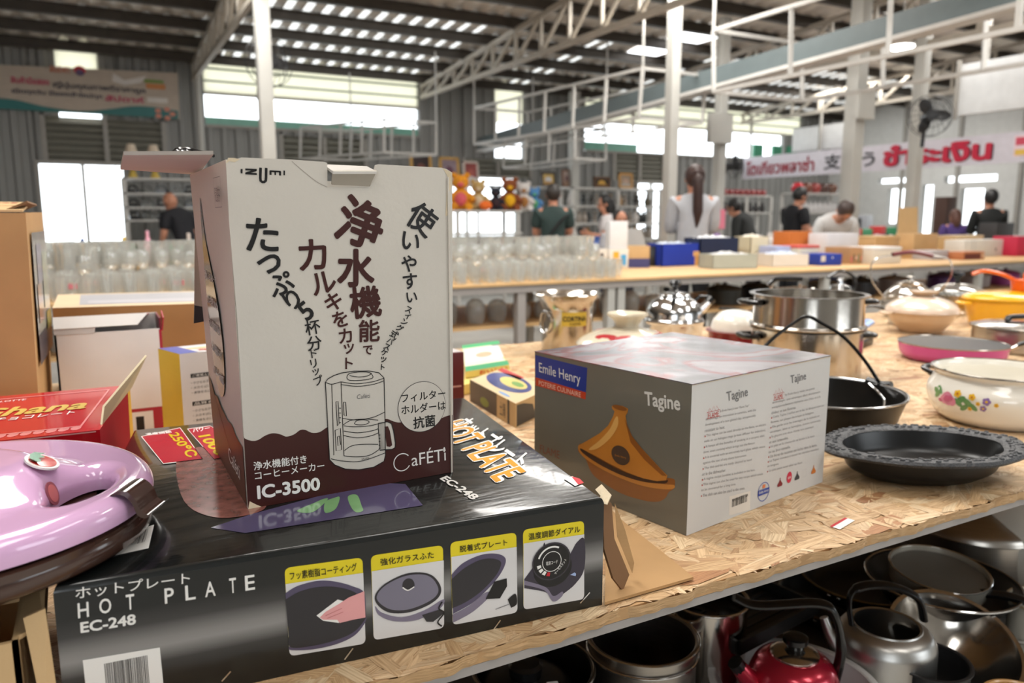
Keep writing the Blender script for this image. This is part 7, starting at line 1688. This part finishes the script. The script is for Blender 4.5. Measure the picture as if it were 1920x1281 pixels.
b = MB(); b.rbox(XBn + .1, XBn + .16, 9.3, 10.7, 2.55, 2.98, pm((214, 214, 214), .5), .004); tag(b.build('white_board', world=True, loc=(XBn + .1, 10, 2.55)), 'blank white board above the payment banner', 'board')
s0, s1 = V3((9.2, 5.8174, 3.0831)), V3((9.2, 5.7635, 2.5022))
t = thing('sign_box', 'blank pale grey sign panel at the upper right corner', 'sign', (9.2, s0.y - .8, s1.z))
b = MB(); b.box(9.2, 9.3, s0.y - 1.7, s0.y, s1.z, s0.z, pm((206, 208, 210), .5)); b.build('sign_panel', t, world=True)
for yy in (s0.y - .02, s0.y - .85): b = MB(); b.box(9.17, 9.2, yy, yy + .04, s1.z - .05, s0.z + .05, M['grey_paint']); b.build('frame', t, world=True)
b = MB(); b.box(9.23, 9.27, s0.y - .3, s0.y - .26, s0.z, rz_(s0.y) - .02, M['grey_paint']); b.build('hanger', t, world=True)
for k, x in enumerate((12.2, 12.75, 13.2)):
    b = MB(); b.box(x, x + .26, 11.96, 12.02, 2.5, 2.82, pm((60, 130, 100), .6)); tag(b.build('green_cloth', world=True, loc=(x, 11.9, 2.5)), 'hanging green cloth panel by the right end of the window band', 'cloth', 'green cloth panels')
b = MB(); b.box(-.09, .09, -.005, .005, -.12, .12, pm((226, 130, 150))); tag(b.build('pink_notice', loc=(6.9482, 7.338, 1.2794)), 'pink paper notice beside the grey shirted woman', 'notice')
# ================================================================ fans and lamps
def fan(label, loc, r, rz=0, stalk=.5):
    t = thing('wall_fan', label, 'fan', loc, R(rz)); bk = pm((34, 34, 36), .4)
    b = MB()
    for rr, yy in ((r, 0), (r * .98, -.08), (r * .6, -.11), (r * .3, -.12)): b.tube([(rr * math.cos(R(q)), yy, rr * math.sin(R(q))) for q in range(0, 360, 12)], .004, bk, 5, closed=True)
    for q in range(0, 360, 20): b.tube([(.03 * math.cos(R(q)), -.125, .03 * math.sin(R(q))), (r * .6 * math.cos(R(q)), -.11, r * .6 * math.sin(R(q))), (r * math.cos(R(q)), 0, r * math.sin(R(q)))], .0025, bk, 4)
    b.build('cage', t)
    for k in range(3):
        b = MB(); b.lathe([(.42, 0), (.40, .02), (.001, .03)], bk, 14, T=Matrix.Translation((0, -.05, 0)) @ Matrix.Rotation(k * 2.094, 4, 'Y') @ TR(r * .5, 0, 0) @ Matrix.Rotation(R(70), 4, 'X') @ Matrix.Diagonal((r, r * .7, r * .4, 1))); b.build('blade', t)
    b = MB(); b.tube([(0, -.12, 0), (0, .1, 0)], .055, bk, 12); b.build('motor', t); b = MB(); b.tube([(0, .08, 0), (0, .14, -.15), (0, .16, -.3)], .02, bk, 8); b.build('bracket', t)
fan('black caged fan on the white column behind the coffee maker carton', (1.469, 7.2246, 2.6331), .21, 20)
fan('dark caged fan high on the right beside the blank sign panel', (7.7635, 5.1937, 2.3368), .21, -40)
fan('small dark caged fan by the left end of the payment banner', (7.7802, 8.0029, 1.9933), .17, 20)
t = thing('ceiling_lamp', 'glowing oval lamp hanging below the roof at the right', 'lamp', (7.1837, 5.1564, 2.9403))
b = MB(); b.lathe([(.001, 0), (.10, .002), (.12, .02), (.11, .03)], mat('lamp_glow', (255, 255, 252), .4, emit=9, var=0), 24); b.build('diffuser', t); b = MB(); b.lathe([(.125, .028), (.12, .05), (.05, .09), (.001, .095)], M['grey_paint'], 24); b.tube([(0, 0, .09), (0, 0, .5)], .006, M['grey_paint'], 6); b.build('lamp_housing', t)
# ================================================================ plush toys and pictures in the background
t = thing('display_counter', 'white counter carrying the plush toys', 'counter', (4.0, 9.2, 0))
zc = (4.5722, 9.0, 1.3957)[2]
b = MB(); b.rbox(3.2, 5.05, 9.0, 9.5, zc - .03, zc, M['pipe_white'], .004); b.build('top_board', t, world=True); b = MB(); b.rbox(3.2, 5.05, 9.0, 9.5, zc - .32, zc - .29, M['pipe_white'], .004); b.build('lower_board', t, world=True)
for x in (3.22, 4.1, 4.98): b = MB(); b.box(x, x + .04, 9.02, 9.06, 0, zc - .03, M['pipe_white']); b.box(x, x + .04, 9.42, 9.46, 0, zc - .03, M['pipe_white']); b.build('leg', t, world=True)
def plush(label, x, c, belly, s, z=None, y=9.22):
    t = thing('plush_toy', label, 'plush toy', (x, y, zc), R(-25)); m1, m2 = pm(c, .95, var=.12), pm(belly, .95, var=.12)
    b = MB(); b.ball((0, 0, .14 * s), (.13 * s, .11 * s, .15 * s), m1)
    for q in (-1, 1): b.tube([(q * .1 * s, -.02, .2 * s), (q * .17 * s, -.07 * s, .12 * s)], [.045 * s, .04 * s], m1, 10); b.tube([(q * .07 * s, -.05 * s, .05 * s), (q * .11 * s, -.17 * s, .045 * s)], [.055 * s, .05 * s], m1, 10)
    b.build('body', t); b = MB(); b.ball((0, -.06 * s, .14 * s), (.085 * s, .07 * s, .10 * s), m2); b.build('belly', t)
    b = MB(); b.ball((0, -.01, .36 * s), (.11 * s, .10 * s, .10 * s), m1)
    b.ball((0, -.09 * s, .33 * s), (.045 * s, .04 * s, .035 * s), m2, seg=10, ring=8)
    for q in (-1, 1): b.ball((q * .085 * s, 0, .45 * s), (.04 * s, .02 * s, .04 * s), m1, seg=10, ring=8); b.ball((q * .04 * s, -.095 * s, .38 * s), .010 * s, M['black_ink'], seg=8, ring=6)
    b.build('head', t)
plush('orange and pink plush toy, leftmost on the plush counter', (4.2488, 9.2, 1.5593)[0], (216, 140, 30), (206, 90, 100), .98)
plush('tan plush toy second from the left on the plush counter', (4.502, 9.2, 1.5284)[0], (180, 150, 96), (200, 180, 150), .82)
plush('dark navy plush toy in the middle of the plush counter', (4.7615, 9.2, 1.4828)[0], (30, 32, 44), (60, 40, 44), .65)
plush('brown and yellow plush toy right of the navy one', (4.9708, 9.2, 1.5692)[0], (130, 70, 36), (226, 170, 30), .9)
plush('pale grey plush toy near the right end of the plush counter', (5.184, 9.2, 1.5366)[0], (206, 200, 196), (160, 110, 60), .8)
plush('blue and green plush toy at the right end of the plush counter', (5.351, 9.2, 1.5029)[0], (80, 130, 180), (90, 160, 110), .65)
b = MB(); b.ball((0, 0, .06), (.09, .06, .06), pm((230, 110, 40), .9)); tag(b.build('plush_cushion', loc=((4.5357, 9.05, 1.437)[0], 9.07, zc)), 'small orange round cushion in front of the tan plush toy', 'cushion')
t = thing('wall_shelf', 'long white shelf board for the picture frames along the back wall', 'shelf', (6.0, 11.5, 1.6)); zs = (5.5996, 11.4, 1.8286)[2]
b = MB(); b.rbox(3.9, 9.3, 11.3, 11.7, zs - .03, zs, M['pipe_white'], .003); b.build('board', t, world=True)
for x in (4.0, 5.6, 7.2, 9.2): b = MB(); b.box(x, x + .04, 11.5, 11.54, 0, zs - .03, M['pipe_white']); b.build('post', t, world=True)
def picture(label, x0, x1, y0, y1, fc, ic, k=0):
    w, h = (x1 - x0) * 12.3 / 1440, (y1 - y0) * 12.3 / 1440
    xw = PXM[(x0, x1)]
    t = thing('picture_frame', label, 'picture', (xw, 11.42, zs)); t.rotation_euler = (R(-6), 0, 0); e = min(.05, w * .12)
    b = MB()
    for q in ((-w / 2, w / 2, 0, e), (-w / 2, w / 2, h - e, h), (-w / 2, -w / 2 + e, 0, h), (w / 2 - e, w / 2, 0, h)): b.box(q[0], q[1], -.015, .015, q[2], q[3], pm(fc, .4))
    b.build('frame', t); b = MB(); b.box(-w / 2 + e, w / 2 - e, .0, .01, e, h - e, pm(ic[0], .3, var=.2)); p = Panel(b, (-w / 2, 0, 0), (1, 0, 0), (0, 0, 1), .002); p.ell((w * .5, h * .45), w * .22, h * .22, pm(ic[1], .3), 1, 20); p.poly([(e, e), (w - e, e), (w - e, h * .3), (w * .4, h * .38), (e, h * .25)], pm(ic[2], .3), 2); b.build('canvas', t)
PXM = {(770, 812): 4.6, (824, 864): 5.081, (868, 900): 5.457, (1012, 1046): 6.913, (1052, 1076): 7.289, (1108, 1150): 8.015, (1156, 1192): 8.539, (1085, 1104): 7.625}
picture('gold framed dark picture partly behind the carton top', 770, 812, 292, 347, (196, 152, 80), ((50, 34, 34), (110, 60, 50), (30, 24, 24)))
picture('gold framed portrait picture right of the carton top', 824, 864, 297, 347, (200, 156, 84), ((150, 130, 140), (110, 70, 90), (206, 200, 200)))
picture('pale framed red picture next to the gold portrait', 868, 900, 303, 347, (206, 190, 180), ((150, 70, 66), (180, 90, 80), (220, 216, 214)))
picture('black and yellow framed picture left of the slender column', 1012, 1046, 318, 347, (60, 50, 40), ((206, 170, 90), (214, 214, 216), (190, 140, 60)))
picture('narrow brown framed picture behind the teal shirted man', 1052, 1076, 312, 347, (120, 80, 60), ((170, 150, 140), (120, 90, 90), (150, 120, 100)))
picture('dark framed gold picture above the white vase shelves', 1108, 1150, 324, 347, (90, 60, 34), ((36, 28, 24), (206, 160, 70), (150, 110, 50)))
picture('gold framed landscape above the right end of the vase shelves', 1156, 1192, 315, 347, (190, 140, 70), ((150, 130, 110), (180, 150, 130), (170, 160, 150)))
# ================================================================ shelf units with vases and small wares
def unit(label, x0, x1, y, zs_, nb):
    t = thing('shelf_unit', label, 'shelf', ((x0 + x1) / 2, y + .18, 0))
    for z in zs_: b = MB(); b.rbox(x0, x1, y, y + .36, z - .025, z, M['pipe_white'], .003); b.build('board', t, world=True)
    for i in range(nb + 1):
        x = x0 + (x1 - x0 - .05) * i / nb
        for yy in (y - .0, y + .32): b = MB(); b.box(x, x + .05, yy, yy + .04, 0, max(zs_), M['pipe_white']); b.build('post', t, world=True)
    return t
def ware(kind, label, grp, x, y, z, c, s):
    key = ('w', kind, c)
    if key not in goods:
        b = MB(); m_ = pm(c, .25, coat=.4)
        if kind == 'vase': b.lathe(spl2([(.001, 0), (.04, .002), (.06, .07), (.05, .13), (.025, .17), (.034, .2)], 4) + [(.03, .2), (.02, .17), (.001, .15)], m_, 16)
        elif kind == 'figurine': b.lathe(spl2([(.001, 0), (.045, .002), (.035, .06), (.05, .10), (.02, .13), (.032, .16), (.028, .19)], 4) + [(.001, .2)], m_, 14)
        elif kind == 'iron':
            b.prism([(-.1, -.05), (.05, -.055), (.11, 0), (.05, .055), (-.1, .05)], 0, .05, m_); b.tube(spline([(-.08, 0, .05), (-.06, 0, .11), (.03, 0, .11), (.07, 0, .05)], 4), .016, m_, 8)
        else: b.lathe(fil([(.001, 0), (.06, 0), (.08, .07), (.05, .12)], .02) + [(.055, .125), (.001, .13)], m_, 16)
        o = b.build(kind); goods[key] = o
    else: o = goods[key].copy(); COL.objects.link(o)
    o.location = (x, y, z); o.scale = (s, s, s); o.rotation_euler = (0, 0, rnd.uniform(-.6, .6)); tag(o, label, kind, grp)
y = 9.7; XL, XM, XR = [6.271, 7.123, 7.974]; Z1, Z2, Z3, Z4 = [1.745, 1.482, 1.225, 0.983]
unit('white shelf unit with rows of vases left of the tall white column', XL, XR, y, (Z1, Z2, Z3, Z4), 2)
VC = [(90, 80, 60), (60, 56, 52), (206, 200, 196), (150, 140, 130), (40, 44, 44), (170, 130, 80)]; VN = ['olive brown', 'dark brown', 'white', 'stone grey', 'black', 'ochre']
for z in (Z2, Z3, Z4):
    n = 15
    for i in range(n):
        if rnd.random() < .1: continue
        k = rnd.randrange(6) if z != Z3 else rnd.choice((2, 3, 4)); kd = rnd.choice(('vase', 'figurine')); ware(kd, '%s %s on the white shelf unit' % (VN[k], kd), 'vases on the white shelf unit', XL + .12 + (XR - XL - .24) * i / (n - 1), y + .18 + rnd.uniform(-.06, .06), z, VC[k], .9)
y = 10.9; XL, XR = [0.385, 1.297]; Z1, Z2, Z3, Z4 = [1.795, 1.609, 1.434, 1.273]
unit('grey white shelf unit of dark appliances behind the bald man', XL, XR, y, (Z1, Z2, Z3, Z4), 1)
for z in (Z2, Z3, Z4):
    for i in range(7): ware('iron', ('dark', 'grey')[i % 2] + ' flat iron on the grey white shelf unit', 'irons on the shelf unit', XL + .13 + i * .17, y + .16, z, ((44, 44, 46), (120, 122, 120))[i % 2], .8)
for k, (px_, c) in enumerate((((0.5226, 10.95, 1.8164), 'left'), ((0.78, 10.95, 1.8232), 'right'))):
    t = thing('table_lamp', 'cream cone shaded table lamp, %s one of the pair above the appliance shelf' % c, 'lamp', (px_[0], 11.05, Z1))
    b = MB(); b.lathe([(.13, .12), (.045, .42), (.04, .42), (.125, .12)], pm((206, 190, 170), .7), 24, cap=False); b.build('lamp_shade', t); b = MB(); b.lathe(fil([(.001, 0), (.07, 0), (.05, .03), (.03, .10), (.012, .14), (.012, .4), (.001, .4)], .01), pm((206, 176, 80), .4), 16); b.build('lamp_base', t)
y = 10.2; XL, XR = [9.671, 10.934]; Z1, Z2 = [1.704, 1.405]
unit('shelf with dark red pots along its top, beside the payment banner', XL, XR, y, (Z1, Z2), 2)
for i in range(9): ware('pot', 'dark red pot on the shelf beside the payment banner', 'red pots', XL + .1 + (XR - XL - .2) * i / 8, y + .16, Z1, (130, 34, 34), .85)
for i in range(8): ware('vase', 'charcoal vase below the dark red pots', 'charcoal vases', XL + .1 + (XR - XL - .2) * i / 7, y + .16, Z2, (50, 46, 46), .9)
XL, XR = [10.193, 11.422]; Z1, Z2 = [1.713, 1.397]
unit('white shelf of brown baskets and a red lantern behind the bending person', XL, XR, 9.0, (Z1, Z2), 1)
for i in range(5): ware('pot', ('red lantern shaped pot', 'brown wicker pot', 'reddish brown pot', 'dark brown pot', 'walnut brown pot')[i] + ' on the shelf behind the bending person', None, XL + .2 + (XR - XL - .4) * i / 4, 9.18, Z1, ((200, 20, 40), (110, 60, 44), (140, 50, 44), (70, 44, 36), (90, 56, 40))[i], 1.35)
for i in range(9): ware('vase', 'white vase on the lower board behind the bending person', 'white vases', XL + .15 + (XR - XL - .3) * i / 8, 9.15, Z2, (206, 204, 204), .9)
b = MB(); b.rbox(-.12, .12, -.1, .1, 0, 1.62, pm((70, 46, 36), .5), .005); tag(b.build('dark_cabinet', loc=((11.75, 7.4703, 1.3723)[0], (11.75, 7.4703, 1.3723)[1], 0)), 'tall dark brown cabinet left of the person in the black hooded jacket', 'cabinet')
b = MB(); b.rbox(-.25, .25, -.2, .2, 0, .32, pm((150, 152, 158), .4), .01); b.box(-.18, .18, -.205, -.19, .06, .26, pm((60, 62, 66), .3)); tag(b.build('grey_machine', loc=(12.3, (12.3, 9.5053, 1.3896)[1], 1.04), rot=(0, 0, R(-70))), 'pale grey machine standing on the pay counter', 'machine')
t = thing('pay_counter', 'grey white pay counter under the payment banner', 'counter', (12.3, 9.0, 0)); b = MB(); b.rbox(12.0, 12.6, 6.6, 10.6, 0, 1.0, pm((176, 174, 172), .6), .006); b.build('counter_body', t, world=True); b = MB(); b.rbox(11.95, 12.65, 6.55, 10.65, 1.0, 1.04, pm((206, 204, 200), .5), .006); b.build('counter_top', t, world=True)

# ================================================================ pieces that belong to a part go under that part
SUB = {'knob': ('lid', 'lid_plate'), 'spout_cap': ('spout',), 'whistle': ('spout',), 'handle_ferrule': ('handle',), 'rim': ('pot_body', 'pan_body', 'hoop', 'outer_body'), 'flower_print': ('pot_body',),
       'coating': ('outer_body',), 'rivet': ('pan_body',), 'printed_band': ('glass_body',), 'ornate_rim': ('dish',), 'torn_corner': ('torn_end_flap',), 'oval_label': ('lid',), 'berry_emblem': ('lid',),
       'hair': ('body',), 'belly': ('body',), 'lid_rod': ('bail_grip',), 'ring_handle': ('bucket_body',), 'label': ('bucket_body',), 'mesh': ('hoop',), 'motor': ('bracket',), 'print': ('carton',), 'open_lid': ('carton',)}
for o in list(COL.objects):
    q = o.parent
    if q is None or q.type != 'EMPTY': continue
    base = o.name.split('.')[0]
    for want in SUB.get(base, ()):
        hit = [c for c in q.children if c.type == 'MESH' and c.name.split('.')[0] == want and c is not o and c.location.length < 1e-6 and c.rotation_euler.to_quaternion().angle < 1e-6]
        if hit: o.parent = hit[0]; break
